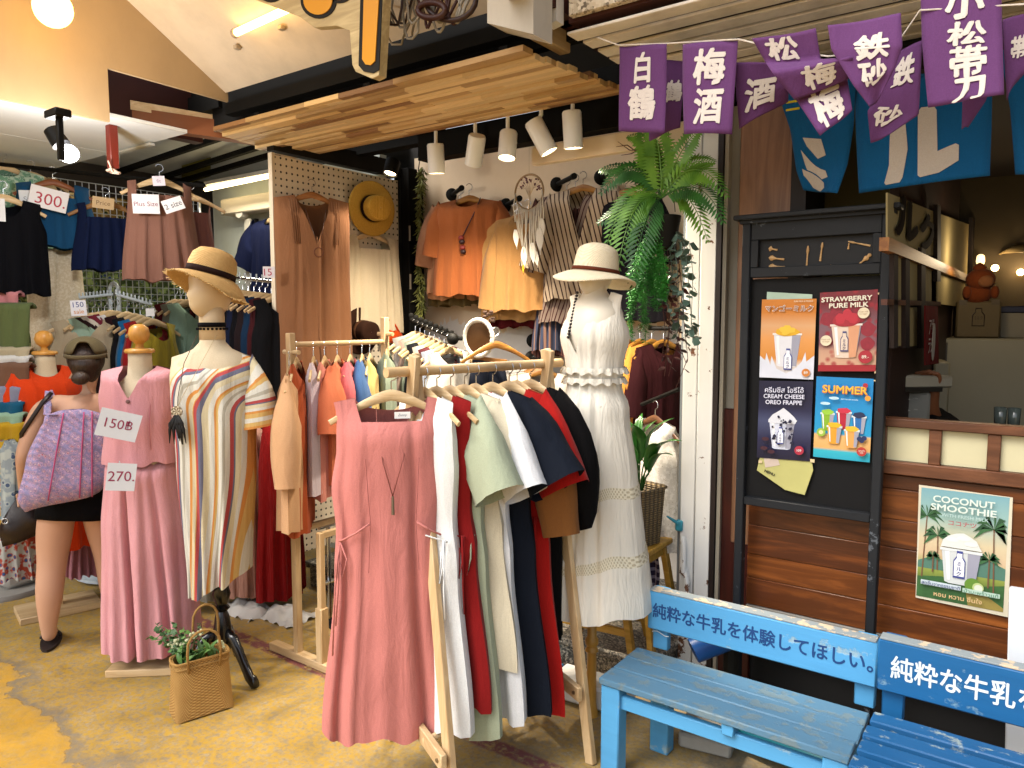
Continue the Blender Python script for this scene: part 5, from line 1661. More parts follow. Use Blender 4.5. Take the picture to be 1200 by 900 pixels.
# ================================================================== CORNER STALL
# wire grid wall
wg = thing('wire_grid', 'silver wire grid panel hung with tops in the corner stall', 'display grid', (-5.4, 2.8, 0))
zt = 2.58
w0 = None
for k in range(24):
    y = 2.27 + k * .045
    mb = MB().tube([(0, 0, .9 - 1.74), (0, 0, zt - 1.74)], .0032, 5, cap=False)
    if w0 is None: w0 = mb.build('wire', M_WIRE, wg, local=True); o = w0
    else: o = w0.copy(); C.objects.link(o)
    o.location = (0, y - 2.8, 1.74)
w1 = None
for k in range(34):
    z = zt - k * .05
    mb = MB().tube([(0, -.53, 0), (0, .51, 0)], .0032, 5, cap=False)
    if w1 is None: w1 = mb.build('wire', M_WIRE, wg, local=True); o = w1
    else: o = w1.copy(); C.objects.link(o)
    o.location = (.004, 0, z)
for y in (2.27, 3.31): MB().tube([(-5.4, y, .0), (-5.4, y, zt)], .014, 8).build('frame_tube', M_WIRE, wg)
fb_ = thing('floral_cloth', 'blue and green floral dresses hanging behind the wire grid', 'dresses', (-5.75, 2.8, 1), group=None)
MB().grid(50, 6, lambda u, v: V((-5.7 + .04 * math.sin(u * 60), 1.6 + u * 1.8, 2.05 - 1.7 * v))).build('drape', print_fabric('#39442a', '#26365f', '#7e8f5a', 22), fb_, smooth=180)
fb2 = thing('ochre_cloth', 'ochre patterned dresses above the floral cloth behind the grid', 'dresses', (-5.8, 2.8, 2))
MB().grid(40, 4, lambda u, v: V((-5.78 + .03 * math.sin(u * 50), 1.6 + u * 1.9, 2.56 - .6 * v))).build('drape', print_fabric('#6a5228', '#2d3a24', '#b09a68', 18), fb2, smooth=180)

GH = 'tops hung high in the corner stall'
def pinned(px, py, d, shape, col, label, cat, off=0, **k):
    """px, py is where the neck of the hanger shows"""
    q = P(px, py, d=d)
    return garment(q + V((0, 0, HOOK_H)), facing(px) + R(off), shape, col, label, cat, GH, name={'blouse': 'blouse', 'cami': 'camisole', 'tank': 'tank_top', 'maxi': 'trousers'}[shape], **k)
hr = thing('hanging_rail', 'dark rail carrying the high row of tops in the corner stall', 'clothes rail', P(100, 200, d=4.4))
MB().tube([P(-60, 186, d=4.55), P(240, 218, d=4.35)], .012, 8).build('bar', M_STEEL, hr)
pinned(4, 196, 4.6, 'blouse', '#6f9a84', 'mint green patterned top hanging highest in the corner stall', 'top', 10, mat=print_fabric('#6f9a84', '#4d7a66', '#b6ccbc', 40), L=.6, W=.42)
pinned(36, 205, 4.75, 'tank', '#a08c6a', 'beige netted top beside the mint patterned top', 'top', 0, L=.4, W=.3)
pinned(4, 232, 4.2, 'tank', '#06070d', 'black sleeveless top above a pink hem in the corner stall', 'top', 6, L=.53, W=.38, prof=[(0, 1), (.15, .9), (.35, 1.05), (1, 1.08)])
pinned(62, 214, 4.5, 'cami', '#16456b', 'teal blue camisole with price cards on a clip hanger', 'camisole', 0, L=.38, W=.38, hmat=wood('#7a4424', '#96582e', 'X'))
pinned(124, 238, 4.55, 'cami', '#0d1838', 'navy pleated shorts hung with a cardboard tag', 'shorts', 4, L=.40, W=.31, amp=.02, folds=6, hmat=wood('#8a6030', '#a87a44', 'X'))
pinned(187, 212, 4.3, 'cami', '#79564a', 'brown pleated camisole with white size cards on the wire grid', 'camisole', 2, L=.56, W=.33, neck=('straight', .12, .085, .07), amp=.014, folds=5, prof=[(0, 1), (.1, 1.0), (1, 1.28)], nu=34)
q = P(222, 245, d=4.5)
pinned(224, 232, 4.6, 'cami', '#7d5450', 'dusty rose camisole behind the brown camisole', 'camisole', -20, L=.45, W=.22)
tz_ = P(62, 292, d=4.6)
t = thing('beige_trousers', 'beige patterned trousers hanging below the teal camisole', 'trousers', tz_, facing(62), group=GH)
for s_ in (-1, 1):
    MB().rings([[V((s_ * lerp(.055, .075, k / 8) + lerp(.085, .065 + (.05 if s_ > 0 else 0) * (k / 8), k / 8) * math.cos(a) * (1.1 if k < 7 else 1), .045 * math.sin(a) + .012 * math.sin(a * 3 + k * .5), -.62 * k / 8)) for a in [2 * PI * j / 24 for j in range(24)]] for k in range(9)]).build('trouser_leg', print_fabric('#c4b79e', '#b5a488', '#d0c6b2', 90), t, local=True, smooth=180)
card_at(48, 232, 4.35, 42, 17, 4, '#c9ccd2', [('Sale & new', 2, -1, 6, '#8a8e96')], 'slim white card clipped to the teal camisole')
card_at(57, 233, 4.33, 38, 24, -12, '#d0cfd4', [('300.', 2, -1, 13, '#9c2038')], 'white card priced 300 on the teal camisole')
card_at(121, 238, 4.4, 22, 13, -5, '#b59a72', [('Price', 0, 0, 5, '#6a5030')], 'brown cardboard tag on the navy shorts')
card_at(171, 239, 4.15, 28, 22, 2, '#d2d2d6', [('Plus Size', 0, 0, 5.2, '#76304a')], 'white Plus Size card on the brown camisole')
card_at(203, 240, 4.14, 22, 15, 22, '#d2d2d6', [('2 size', 0, 0, 6, '#30363e')], 'tilted white card on the brown camisole')
card_at(186, 212, 4.2, 13, 11, 6, '#cfc9d6', [('fit', 0, 0, 4, '#8a7a96')], 'tiny white tag on the pale hanger of the brown camisole')
card_at(0, 246, 4.1, 10, 26, 0, '#c9ccd2', [], 'white paper tag on the black sleeveless top')

# tiers of folded clothes on the left
GT = 'folded clothes in the tiered pile'
tiers = [(344, 360, '#b5787e', 'pink hem piece topmost in the folded pile', 20, 4.15), (358, 414, '#54603c', 'olive green skirt folded over the tier', 34, 4.1), (410, 423, '#a99e84', 'cream folded piece under the olive skirt', 34, 4.06), (420, 431, '#c6c6c4', 'white folded piece under the cream piece', 33, 4.03), (428, 458, '#6d5040', 'brown skirt folded under the white piece', 33, 4.0), (455, 478, '#7d8097', 'grey lilac folded skirt under the brown skirt', 26, 3.97), (474, 490, '#14506e', 'teal folded piece under the lilac skirt', 26, 3.94), (487, 503, '#86a58e', 'mint folded piece under the teal piece', 26, 3.91), (499, 518, '#b08c20', 'mustard yellow folded piece lowest in the pile', 26, 3.88)]
for (y0, y1, c, lab, xr, d) in tiers:
    A, B = P(-40, y0, d=d), P(xr, y0, d=d - .02)
    A2, B2 = P(-40, y1, d=d), P(xr - 1, y1, d=d - .02)
    n_ = (V((0, 0, 1)).cross(B - A)).normalized()
    if n_.dot(A) > 0: n_ = -n_
    th = .06
    def fn(u, v, A=A, B=B, A2=A2, B2=B2, n_=n_):
        e = lerp(0, 1, u)
        if v < .25:
            k = v / .25 * PI / 2
            q = A.lerp(B, e) + n_ * (-th * math.cos(k) ) + V((0, 0, -.0 - .02 * (1 - math.sin(k)))) + V((0, 0, .02 * math.sin(k)))
            q = A.lerp(B, e) - n_ * (th * math.cos(k)) + V((0, 0, -.015 + .03 * math.sin(k)))
            return q
        k = (v - .25) / .75
        q = A.lerp(B, e).lerp(A2.lerp(B2, e), k)
        return q + n_ * (.012 * math.sin(e * 9 + d * 40) * k + .008 * math.sin(e * 23))
    MB().grid(18, 12, fn).build('folded_garment', fabric(c, .35), None, loc=tuple(A.lerp(B, .5)), label=lab, cat='folded clothes', group=GT, smooth=180, thick=.012)
tb = P(5, 690, d=3.95)
tst = thing('tier_stand', 'pale metal stand with round base under the folded pile', 'display stand', (tb.x, tb.y, 0))
MB().lathe([(.0, .03), (.26, .03), (.27, .015), (.27, 0), (0, 0)], (P(5, 690, Z=0).x, P(5, 690, Z=0).y, 0), 28).build('base', paint('#8d8a84', .4, dirt=.3), tst)
bx_ = P(5, 690, Z=0)
MB().tube([(bx_.x, bx_.y, .03), (bx_.x - .1, bx_.y + .1, 1.75)], .02, 10).build('pole', M_CHROME, tst)
MB().box((bx_.x + .02, bx_.y + .05, .09), (.26, .2, .12), ch=.03).build('white_foot', paint('#b5b2aa', .6), tst)
GF = 'floral skirts hanging below the folded pile'
for k, (px, c, lab) in enumerate(((4, ('#b0802a', '#8a3a2a', '#4f7a8a'), 'orange and blue floral skirt beneath the folded pile'), (14, ('#c09a30', '#a8402a', '#5a8a90'), 'yellow floral skirt beneath the folded pile'), (22, ('#8f9aa0', '#4a5a78', '#b0b8b4'), 'grey floral skirt beneath the folded pile'))):
    q = P(px, 512, d=3.95 - .03 * k)
    garment(q + V((0, 0, HOOK_H)), facing(px) + R(50), 'maxi', '#888888', lab, 'skirt', GF, name='skirt', mat=print_fabric(*c, 24), L=.5, W=.2, neck=('straight', .08, .0, .0), slope=0, hang=False, prof=[(0, 1), (1, 1.2)], amp=.02, seed=160 + k)
q = P(10, 622, d=3.85)
garment(q + V((0, 0, HOOK_H)), facing(10), 'maxi', '#888888', 'white floral skirt with blue and red print at the bottom of the pile', 'skirt', GF, name='skirt', mat=print_fabric('#b5b9b6', '#3a5a8a', '#a84a3a', 30), L=.25, W=.32, neck=('straight', .08, .0, .0), slope=0, hang=False, prof=[(0, 1), (1, 1.1)], amp=.02, seed=170)

# round white rack
rp_ = P(134, 420, d=4.75)
rr1 = thing('round_rack', 'white round clothes rack with looped top in the corner stall', 'clothes rack', (rp_.x, rp_.y, 0))
M_WRK = paint('#b9c4cc', .35)
lp = P(134, 350, d=4.75)
for s_ in (-.026, .026):
    MB().tube([(lp.x + s_ * .8, lp.y + s_ * .6, .1), (lp.x + s_ * .8, lp.y + s_ * .6, lp.z + .05)], .011, 8).build('pole', M_WRK, rr1)
MB().tube([V((lp.x, lp.y, lp.z + .05)) + V((.8, .6, 0)) * (.026 * math.cos(a * PI / 8)) + V((0, 0, .05 * math.sin(a * PI / 8))) for a in range(9)], .011, 8).build('loop', M_WRK, rr1, smooth=180)
for (a, b) in (((93, 349), (132, 345)), ((136, 345), (178, 357))):
    A, B = P(*a, d=4.6), P(*b, d=4.72)
    MB().tube([A, B], .009, 8).build('arm', M_WRK, rr1)
    st = MB()
    for k in range(10):
        q = A.lerp(B, k / 9.5); st.tube([q, q + V((0, 0, .03))], .005, 5)
    st.build('notch_pins', M_WRK, rr1, kind='stuff')
MB().lathe([(0, 0), (.3, 0), (.3, .02), (0, .03)], (lp.x, lp.y, .02), 24).build('base', M_WRK, rr1)
GW = 'garments on the white round rack'
garment(P(98, 356, d=4.5), facing(98) + R(4), 'tank', '#a99a80', 'cream button tank facing out on the white round rack', 'tank top', GW, name='tank_top', L=.72, W=.36, seed=200, neck=('v', .1, .13, .03))
for k, (px, py, c, lab) in enumerate(((108, 353, '#8fa896', 'mint tank second on the white round rack'), (115, 352, '#2b1a1c', 'dark plum tank on the white round rack'), (122, 351, '#c0b9ae', 'ivory tank on the white round rack'), (129, 350, '#6a2030', 'wine red tank on the white round rack'), (136, 351, '#c4c2c4', 'white tank beside the rack pole'))):
    garment(P(px, py, d=4.55 + .03 * k), facing(px) + R(40), 'tank', c, lab, 'tank top', GW, name='tank_top', L=.75, W=.34, seed=201 + k, nu=16, nv=14)
for k, (px, py, c, lab) in enumerate(((148, 352, '#2a1418', 'maroon tank just past the rack pole'), (157, 354, '#141418', 'black tank past the rack pole'), (164, 356, '#1c5a8a', 'bright blue tank on the white round rack'), (171, 358, '#8a1c1e', 'red tank on the white round rack'), (179, 360, '#8a7a24', 'olive yellow tank last on the white round rack'))):
    garment(P(px, py, d=4.7 - .04 * k), facing(px) + R(42), 'tank', c, lab, 'tank top', GW, name='tank_top', L=.8, W=.34, seed=211 + k, nu=16, nv=14)
card_at(92, 361, 4.3, 16, 18, 3, '#cfd0d8', [('150', 0, 4, 6, '#2a3a7a'), ('sale', 0, -4, 5, '#c07a20')], 'white card priced 150 on the white round rack')
card_at(176, 366, 4.4, 9, 9, 0, '#d2d2d2', [], 'blank white card on the far arm of the white round rack')

# rack behind the kaftan mannequin
GK = 'garments on the chrome rack behind the kaftan'
ck_ = thing('chrome_rack', 'chrome waterfall rack behind the straw hatted mannequin', 'clothes rack', P(300, 420, d=4.5))
A, B = P(262, 324, d=4.6), P(328, 331, d=4.3)
MB().tube([P(248, 318, d=4.9), A, B], .010, 8).build('arm', M_CHROME, ck_)
st = MB()
for k in range(11):
    q = A.lerp(B, k / 10); st.tube([q, q + V((0, 0, .035))], .005, 5)
st.build('notch_pins', M_CHROME, ck_, kind='stuff')
q = P(255, 340, d=4.95)
MB().tube([(q.x, q.y, 0), (q.x, q.y, q.z + .1)], .016, 8).build('pole', M_CHROME, ck_)
lowb = (P(262, 497, d=4.35), P(334, 484, d=4.2))
MB().tube(lowb, .010, 8).build('low_arm', M_CHROME, ck_)
for k in range(10):
    q = A.lerp(B, .05 + k / 10)
    c, nm_ = (('#0e1a24', 'black'), ('#143038', 'dark teal'), ('#8f8a80', 'stone grey'), ('#101014', 'jet black'), ('#141a30', 'midnight navy'), ('#0b0b10', 'sooty black'), ('#1e1416', 'dark brown'), ('#122840', 'deep blue'), ('#3a1418', 'dark wine'), ('#0d0d10', 'plain black'))[k]
    garment(q, facing(300) + R(36 + 3 * (k % 3)), 'tank', c, nm_ + ' top on the chrome rack behind the kaftan', 'top', GK, name='tank_top', L=.82, W=.34, seed=230 + k, nu=14, nv=12)
card_at(315, 319, 4.15, 13, 13, 0, '#d0ccd0', [('15', -1, 0, 8, '#a01c40')], 'white card with red 15 on the chrome rack')
gl = [(244, '#8b8a80', 'grey taupe crinkle skirt behind the kaftan', .20), (258, '#a29a86', 'beige crinkle skirt below the chrome rack', .20), (274, '#8a8878', 'stone grey skirt beside the beige skirt', .16), (288, '#b08474', 'dusty pink crinkle skirt below the chrome rack', .18), (302, '#b08878', 'rose beige skirt beside the pink skirt', .14), (312, '#1c0c10', 'black maroon skirt beside the red skirt', .2), (322, '#8a1414', 'red long skirt beside the pegboard', .2), (330, '#5c1012', 'dark red skirt touching the pegboard', .18)]
for k, (px, c, lab, W_) in enumerate(gl):
    q = P(px, 492, d=4.12 + .05 * (k % 3))
    zz = q.z
    garment(q + V((0, 0, HOOK_H)), facing(px) + R(20), 'maxi', c, lab, 'skirt', GK, name='skirt', mat=fabric(c, .7, crinkle=True), L=zz - .08 - .02 * (k % 2), W=W_, neck=('straight', .06, .0, .0), slope=0, hang=False, prof=[(0, .7), (.3, 1.0), (1, 1.35)], amp=.016, folds=4, seed=250 + k)
q = P(312, 238, Y=3.46)
garment(P(322, 240, Y=3.44), R(4), 'blouse', '#0c1434', 'dark navy short sleeved shirt on the pale end wall', 'shirt', None, dict(L=.26, ad=.22, w1=.24, out=24), name='shirt', L=.62, W=.5, seed=260)
# clothes far behind between grid and brown camisole
for k, (px, c, lab) in enumerate(((205, '#4a1218', 'dark red garment deep in the stall behind the hat'), (212, '#6a6a5c', 'grey green garment deep in the stall behind the hat'), (220, '#7a9484', 'pale mint garment deep in the stall behind the hat'))):
    garment(P(px, 338, d=4.9), facing(px) + R(45), 'tank', c, lab, 'top', None, name='tank_top', L=.7, W=.36, seed=270 + k, nu=14, nv=12)
q = P(98, 592, d=4.35)
garment(q + V((0, 0, HOOK_H)), facing(98), 'maxi', '#b07884', 'pink skirt hanging behind the woman', 'skirt', None, name='skirt', L=q.z - .13, W=.2, neck=('straight', .08, .0, .0), slope=0, hang=False, seed=280)
# ================================================================== BENCHES
def blue_wood(a, worn, amt):
    t = NT('worn blue paint ' + a)
    o = t.map()
    n = t.noise(t.map((2, 16, 16)), 1.5, 5, .6, .6)
    k = t.noise(o, 16, 6, .7)
    k2 = t.noise(t.map((1.5, 10, 10)), 2.2, 4)
    wearm = t.ramp(t.math('ADD', t.math('MULTIPLY', k, .6), t.math('MULTIPLY', k2, .5)), [(.64 - amt, 0.), (.70 - amt, .9)])
    c = t.mix(n, shade(hx(a), .82), shade(hx(a), 1.12))
    c = t.mix(wearm, c, t.mix(n, shade(hx(worn), .8), hx(worn)))
    t.bump(t.math('SUBTRACT', t.math('MULTIPLY', n, .6), wearm), .35, .004)
    return t.done(c, .5, spec=.35)
LB, LBS = blue_wood('#4c92c0', '#8fa9b4', .0), blue_wood('#4c7088', '#66787e', .08)
DB, DBS = blue_wood('#125688', '#6f92a8', -.02), blue_wood('#164e7c', '#8a9898', .03)
def bench(name, label, X0, X1, Y0, Y1, zs, nslat, m, ms, by, bz0, bz1, txt, ink, posts, txx=None, gapy=.004):
    t = thing(name, label, 'bench', ((X0 + X1) / 2, (Y0 + Y1) / 2, 0))
    wy = (Y1 - Y0) / nslat
    for k in range(nslat):
        MB().box(((X0 + X1) / 2 + .003 * (k % 2), Y0 + wy * (k + .5), zs - .0125 + .0015 * (k % 2)), (X1 - X0, wy - gapy, .025), ch=.004).build('seat_slat', ms, t)
    MB().box(((X0 + X1) / 2, Y0 + .045, zs - .085), (X1 - X0 - .12, .025, .05), ch=.004).build('apron', m, t)
    MB().box(((X0 + X1) / 2, Y1 - .035, zs - .06), (X1 - X0 - .10, .025, .05), ch=.004).build('apron', m, t)
    for x in (X0 + .04, X1 - .04):
        MB().box((x, Y0 + .045, (zs - .028) / 2), (.072, .065, zs - .028), ch=.005).build('leg', m, t)
        MB().box((x + (.07 if x < (X0 + X1) / 2 else -.02), Y1 - .005, (zs - .03) / 2), (.075, .06, zs - .03), ch=.005).build('leg', m, t)
    n_ = max(1, int((X1 - X0) / .45))
    for k in range(1, n_ + 1):
        MB().box((lerp(X0, X1, k / (n_ + 1)) + .05, Y0 + .05, zs - .045), (.04, .075, .04), ch=.003).build('bearer', m, t)
    for x in posts:
        MB().box((x, by + .035, (zs + bz1) / 2 - .02), (.065, .032, bz1 - zs + .05), ch=.004).build('back_post', m, t)
    bb = MB().box(((X0 + X1) / 2, by, (bz0 + bz1) / 2), (X1 - X0, .032, bz1 - bz0), ch=.005).build('backrest', m, t)
    MB().box(((X0 + X1) / 2, by + .01, bz1 + .0035), (X1 - X0 - .01, .05, .006), ch=.001).build('top_edge', paint('#7d868a', .6, chip='#b9a890', chip_amt=.1), t)
    s_, x0, x1, hh = txt
    text_on(s_, ((x0 + x1) / 2, by - .016, (bz0 + bz1) / 2 + .004), (1, 0, 0), (0, 0, 1), width=x1 - x0, height=hh, bold=.018, lift=.0012).build('lettering', paint(ink, .6, vary=.1), t, smooth=0)
    return t
lb = bench('bench', 'light blue wooden bench with dark blue Japanese lettering on its backrest', -1.245, -.415, 2.235, 2.545, .38, 3, LB, LBS, 2.645, .425, .580, ('純粋な牛乳を体験してほしい。', -1.222, -.425, .062), '#103a6e', (-1.205, -.455))
wl = MB()
for k in range(2):
    wl.tube([(-1.235 + .01 * a, 2.655, .405 + .018 * k + .006 * math.sin(a * .8)) for a in range(8)], .002, 5)
wl.build('white_scribble', paint('#c9d4da', .6), lb)
dbn = bench('bench', 'dark blue slatted bench with white Japanese lettering on its backrest', -.405, .62, 2.16, 2.545, .395, 4, DB, DBS, 2.585, .452, .622, ('純粋な牛乳を体験してほしい。', -.365, .53, .078), '#c9d3d8', (-.36, .55), gapy=.028)
cbk = thing('concrete_block', 'grey concrete block lying on the floor under the light blue bench', 'block', (-1.0, 2.64, 0))
MB().box((-1.0, 2.66, .035), (.20, .12, .06), Matrix.Rotation(R(10), 3, 'Z'), ch=.01).build('block', paint('#8d8b84', .9, dirt=.3, bumpk=.6), cbk)
MB().box((-.99, 2.655, .095), (.19, .12, .055), Matrix.Rotation(R(4), 3, 'Z'), ch=.01).build('block', paint('#97958d', .9, dirt=.3, bumpk=.6), cbk)
tr_ = thing('turquoise_roll', 'rolled turquoise plastic mat on the floor under the benches', 'mat roll', (-.6, 2.72, 0))
MB().tube([(-.98, 2.78, .06), (-.2, 2.62, .06)], .06, 16).build('roll', paint('#0f6f80', .45, vary=.2), tr_)
dr_ = thing('blue_tarp', 'rolled deep blue tarpaulin wedged behind the light blue bench', 'tarpaulin', (-1.05, 2.85, 0))
MB().tube([(-1.12, 2.80, .30), (-1.0, 2.90, .37), (-.9, 2.97, .41)], [.05, .06, .055], 14).build('roll', paint('#0e4a8e', .4, vary=.2), dr_)
MB().tube([(-1.0, 2.90, .0), (-1.0, 2.90, .33)], .03, 8).build('prop', M_BLACK, dr_)
wpn = thing('white_board', 'plain white board standing at the end behind the dark blue bench', 'board', (.2, 2.80, 0))
MB().box((.24, 2.82, .40), (.60, .03, .80), Matrix.Rotation(R(-1.5), 3, 'Y'), ch=.004).build('board', paint('#c9cdd0', .5), wpn)

# ================================================================== MENU STAND
YS = 3.0
ms_ = thing('menu_stand', 'tall black wooden menu stand with drink posters in front of the cafe', 'menu stand', (-.755, YS, 0))
M_CH = paint('#191b1e', .6, chip='#4d5156', chip_amt=-.02, vary=.12, spec=.25)
for x in (-1.012, -.502): MB().box((x, YS + .012, 1.02), (.034, .045, 2.04), ch=.004).build('upright', M_CH, ms_)
MB().box((-.757, YS + .03, 1.36), (.476, .012, .90)).build('board', paint('#0c0c0d', .65, spec=.2), ms_)
MB().box((-.757, YS + .012, .905), (.476, .035, .034), ch=.003).build('crossbar', M_CH, ms_)
MB().box((-.757, YS + .012, 1.835), (.476, .034, .04), ch=.003).build('sign_rail', M_CH, ms_)
MB().box((-.757, YS + .012, 2.00), (.476, .034, .075), ch=.003).build('sign_rail', M_CH, ms_)
for x in (-.98, -.534): MB().box((x, YS + .012, 1.909), (.03, .034, .107), ch=.002).build('sign_stile', M_CH, ms_)
MB().box((-.757, YS + .024, 1.909), (.416, .012, .107)).build('sign_panel', paint('#1a1b1d', .6, vary=.2, spec=.25), ms_)
MB().box((-.757, YS + .0, 2.052), (.60, .085, .02), ch=.004).build('cap', M_CH, ms_)
MB().box((-.757, YS + .008, 2.036), (.56, .06, .014)).build('cap_mould', M_CH, ms_)
# spoons and sticks set out as letters on the sign panel
cut = thing('wooden_cutlery', 'small wooden spoons and sticks fixed on the stand as lettering', 'cutlery', (-.757, YS + .017, 1.9))
M_SPOON = wood('#b08a58', '#d0ae7c', 'X', .5, 3)
def spx(px, py): return P(px, py, Y=YS + .014)
def spoon(a, b, head=.011):
    A, B = spx(*a), spx(*b)
    d = (B - A)
    pts = [A, A + d * .1, A + d * .22, A + d * .36, A + d * .5, B]
    MB().tube(pts, [(.002, .002), (head * .8, .003), (head, .003), (head * .5, .003), (.0028, .002), (.004, .002)], 8, flat=(0, 0, 1)).build('spoon', M_SPOON, cut)
spoon((901, 291), (911, 293), .011); spoon((901, 302), (919, 304)); spoon((901, 312), (920, 313))
spoon((947, 288), (945, 316), .006); spoon((964, 284), (961, 306), .005); spoon((962, 313), (974, 311), .004)
spoon((994, 283), (1020, 288), .004); spoon((995, 285), (994, 292), .003); spoon((1018, 300), (1004, 312), .010)
MB().blob(spx(1019, 299), (.007, .003, .007), 10, 6).build('bead', M_SPOON, cut)

# ---- posters
class Sheet:
    def __init__(s, name, label, tl, tr, bl, Y, bg, cat='poster', n=(0, -1, 0)):
        a, b, c = P(*tl, Y=Y), P(*tr, Y=Y), P(*bl, Y=Y)
        s.tl, s.w, s.h = a, (b - a).length, (c - a).length
        s.ux, s.uy = (b - a).normalized(), (c - a).normalized()
        s.t = thing(name, label, cat, (a + b) / 2 + (c - a))
        s.n = V(n)
        s.k = 0
        MB().poly([s.p(0, 1), s.p(1, 1), s.p(1, 0), s.p(0, 0)], .0012, s.n).build('sheet', bg, s.t, smooth=0)
        s.k = 3
    def p(s, u, v): return s.tl + s.ux * (u * s.w) + s.uy * (v * s.h) + s.n * (getattr(s, 'k', 0) * .0005)
    def poly(s, pts, m, nm='print'):
        MB().add([s.p(*q) for q in pts], [tuple(range(len(pts)))[::-1]]).build(nm, m, s.t, smooth=0)
        s.k += 1
    def rect(s, u0, v0, u1, v1, m, nm='print'): s.poly([(u0, v0), (u1, v0), (u1, v1), (u0, v1)], m, nm)
    def disc(s, u, v, r, m, nm='print', ry=None, n=24, a0=0, wob=0):
        ry = ry if ry else r * s.w / s.h
        s.poly([(u + r * (1 + wob * math.sin(5 * a + u * 40)) * math.cos(a), v + ry * (1 + wob * math.sin(4 * a + v * 30)) * math.sin(a)) for a in [2 * PI * j / n for j in range(n)]], m, nm)
    def text(s, tx, u, v, w=None, h=None, ink='#ffffff', bold=.01, shear=0, nm='lettering', rot=0):
        text_on(tx, s.p(u, v), s.ux, -s.uy, width=w * s.w if w else None, height=h * s.h if h else None, bold=bold, lift=.0003, shear=shear, rot=rot).build(nm, plain(ink, .5), s.t, smooth=0)
        s.k += 1
    def cup(s, u, v0, v1, wt, wb, m, rim=None, nm='cup'):
        s.poly([(u - wt, v0), (u + wt, v0), (u + wb, v1), (u + wb * .7, v1 + .012), (u - wb * .7, v1 + .012), (u - wb, v1)], m, nm)
        q_ = lambda f, v_: (u + lerp(wt, wb, v_) * f, lerp(v0, v1, v_))
        s.poly([q_(.35, 0), q_(1, 0), q_(1, 1), q_(.45, 1)], plain('#8f8f9c', .4), 'cup_shade')
        s.poly([q_(-.82, .06), q_(-.6, .06), q_(-.62, .94), q_(-.8, .94)], plain('#d8d8d8', .3), 'cup_shine')
        if rim: s.rect(u - wt * 1.08, v0 - .012, u + wt * 1.08, v0 + .012, rim, 'rim')
    def bottle(s, u, v, r, ink='#3c4480', fill='#dcdde0'):
        for k, c in ((1.0, ink), (.84, fill)):
            a = r * k
            s.poly([(u - a * .5, v - a * 2.0), (u + a * .5, v - a * 2.0), (u + a * .5, v - a * 1.3), (u + a, v - a * .7), (u + a, v + a * 1.6), (u - a, v + a * 1.6), (u - a, v - a * .7), (u - a * .5, v - a * 1.3)], plain(c, .5), 'bottle_mark')
        s.text('ミ\nル\nク', u, v + r * .35, h=r * 2.3 * s.w / s.h * 1.2, ink=ink)

def grad(stops, axis=2, z0=0, z1=1, spots=None):
    t = NT('print')
    z = t.sep(t.map())[axis]
    f = t.math('DIVIDE', t.math('SUBTRACT', z, z0), z1 - z0)
    c = t.ramp(f, [(p, hx(q)) for p, q in stops])
    if spots:
        v = t.voro(t.map(), spots[0])
        c = t.mix(t.ramp(v, [(.2, spots[2]), (.45, 0.)]), c, hx(spots[1]))
    return t.done(c, .42, spec=.4)
YP = 2.992 + .012
def loc_grad(stops, h, spots=None): return grad(stops, 2, 0, h, spots)
# mango
s = Sheet('torn_sheet', 'torn pale green sheet sticking out behind the mango poster', (899, 342), (952, 345), (896, 400), YP + .006, paint('#9fb5a4', .6, vary=.2))
s = Sheet('drink_poster', 'orange mango milk poster on the black stand', (893, 351), (957, 350), (890, 442), YP, loc_grad([(0, '#b9bcc6'), (.2, '#c3b6aa'), (.3, '#bd7a2c'), (.6, '#c98a4a'), (.8, '#c29468'), (1, '#b97020')], .26))
s.poly([(.0, .72), (.1, .78), (.12, .68), (.2, .84), (.22, .72), (.32, .88), (.5, .94), (.68, .86), (.78, .78), (.84, .66), (.86, .78), (1, .7), (1, 1), (0, 1)], plain('#c3c6d0', .45), 'milk_splash')
s.cup(.5, .44, .84, .25, .18, plain('#c9c8cc', .4), plain('#d2cfc8', .4))
s.disc(.5, .41, .22, plain('#c99a1c', .4), 'mango', ry=.055, wob=.06)
for (u, v) in ((.42, .38), (.5, .36), (.58, .39), (.47, .42)): s.disc(u, v, .07, plain('#d2ac34', .4), 'mango', ry=.035, wob=.1)
s.bottle(.53, .77, .075)
s.text('マンゴーミルク', .52, .115, w=.88, h=.085, ink='#d8d4cc', bold=.05)
s.text('マンゴーミルク', .52, .115, w=.86, h=.075, ink='#80401c', bold=.005)
s.text('PURE MILK & MANGO', .78, .03, w=.34, h=.02, ink='#d8ccb4')
s.disc(.87, .915, .075, plain('#b8702c', .5), 'price_badge'); s.text('89', .87, .915, h=.035, ink='#d8d4cc')
# strawberry
s = Sheet('drink_poster', 'red Strawberry Pure Milk poster on the black stand', (961, 343), (1029, 339), (959, 435), YP, loc_grad([(0, '#8e1620'), (.06, '#8e1620'), (.065, '#b99478'), (.3, '#b08870'), (.4, '#7a4a52'), (.7, '#6a5058'), (1, '#6a1a24')], .25, (34, '#8e1424', .8)))
for (u, v, r) in ((.15, .34, .13), (.3, .27, .12), (.85, .48, .13), (.85, .66, .12), (.15, .62, .10), (.7, .3, .14)): s.disc(u, v, r, plain('#801c2c', .4, vary=.3, scale=60), 'strawberry', wob=.06)
s.rect(0, .92, 1, 1, plain('#8e1822', .5))
s.cup(.48, .42, .82, .26, .18, plain('#c9b6a4', .4), plain('#d2c6bc', .4))
s.poly([(.52, .43), (.72, .43), (.66, .82), (.54, .83)], plain('#c08a68', .4), 'cup_side')
s.disc(.48, .36, .24, plain('#93202c', .35), 'strawberry', ry=.085, wob=.05)
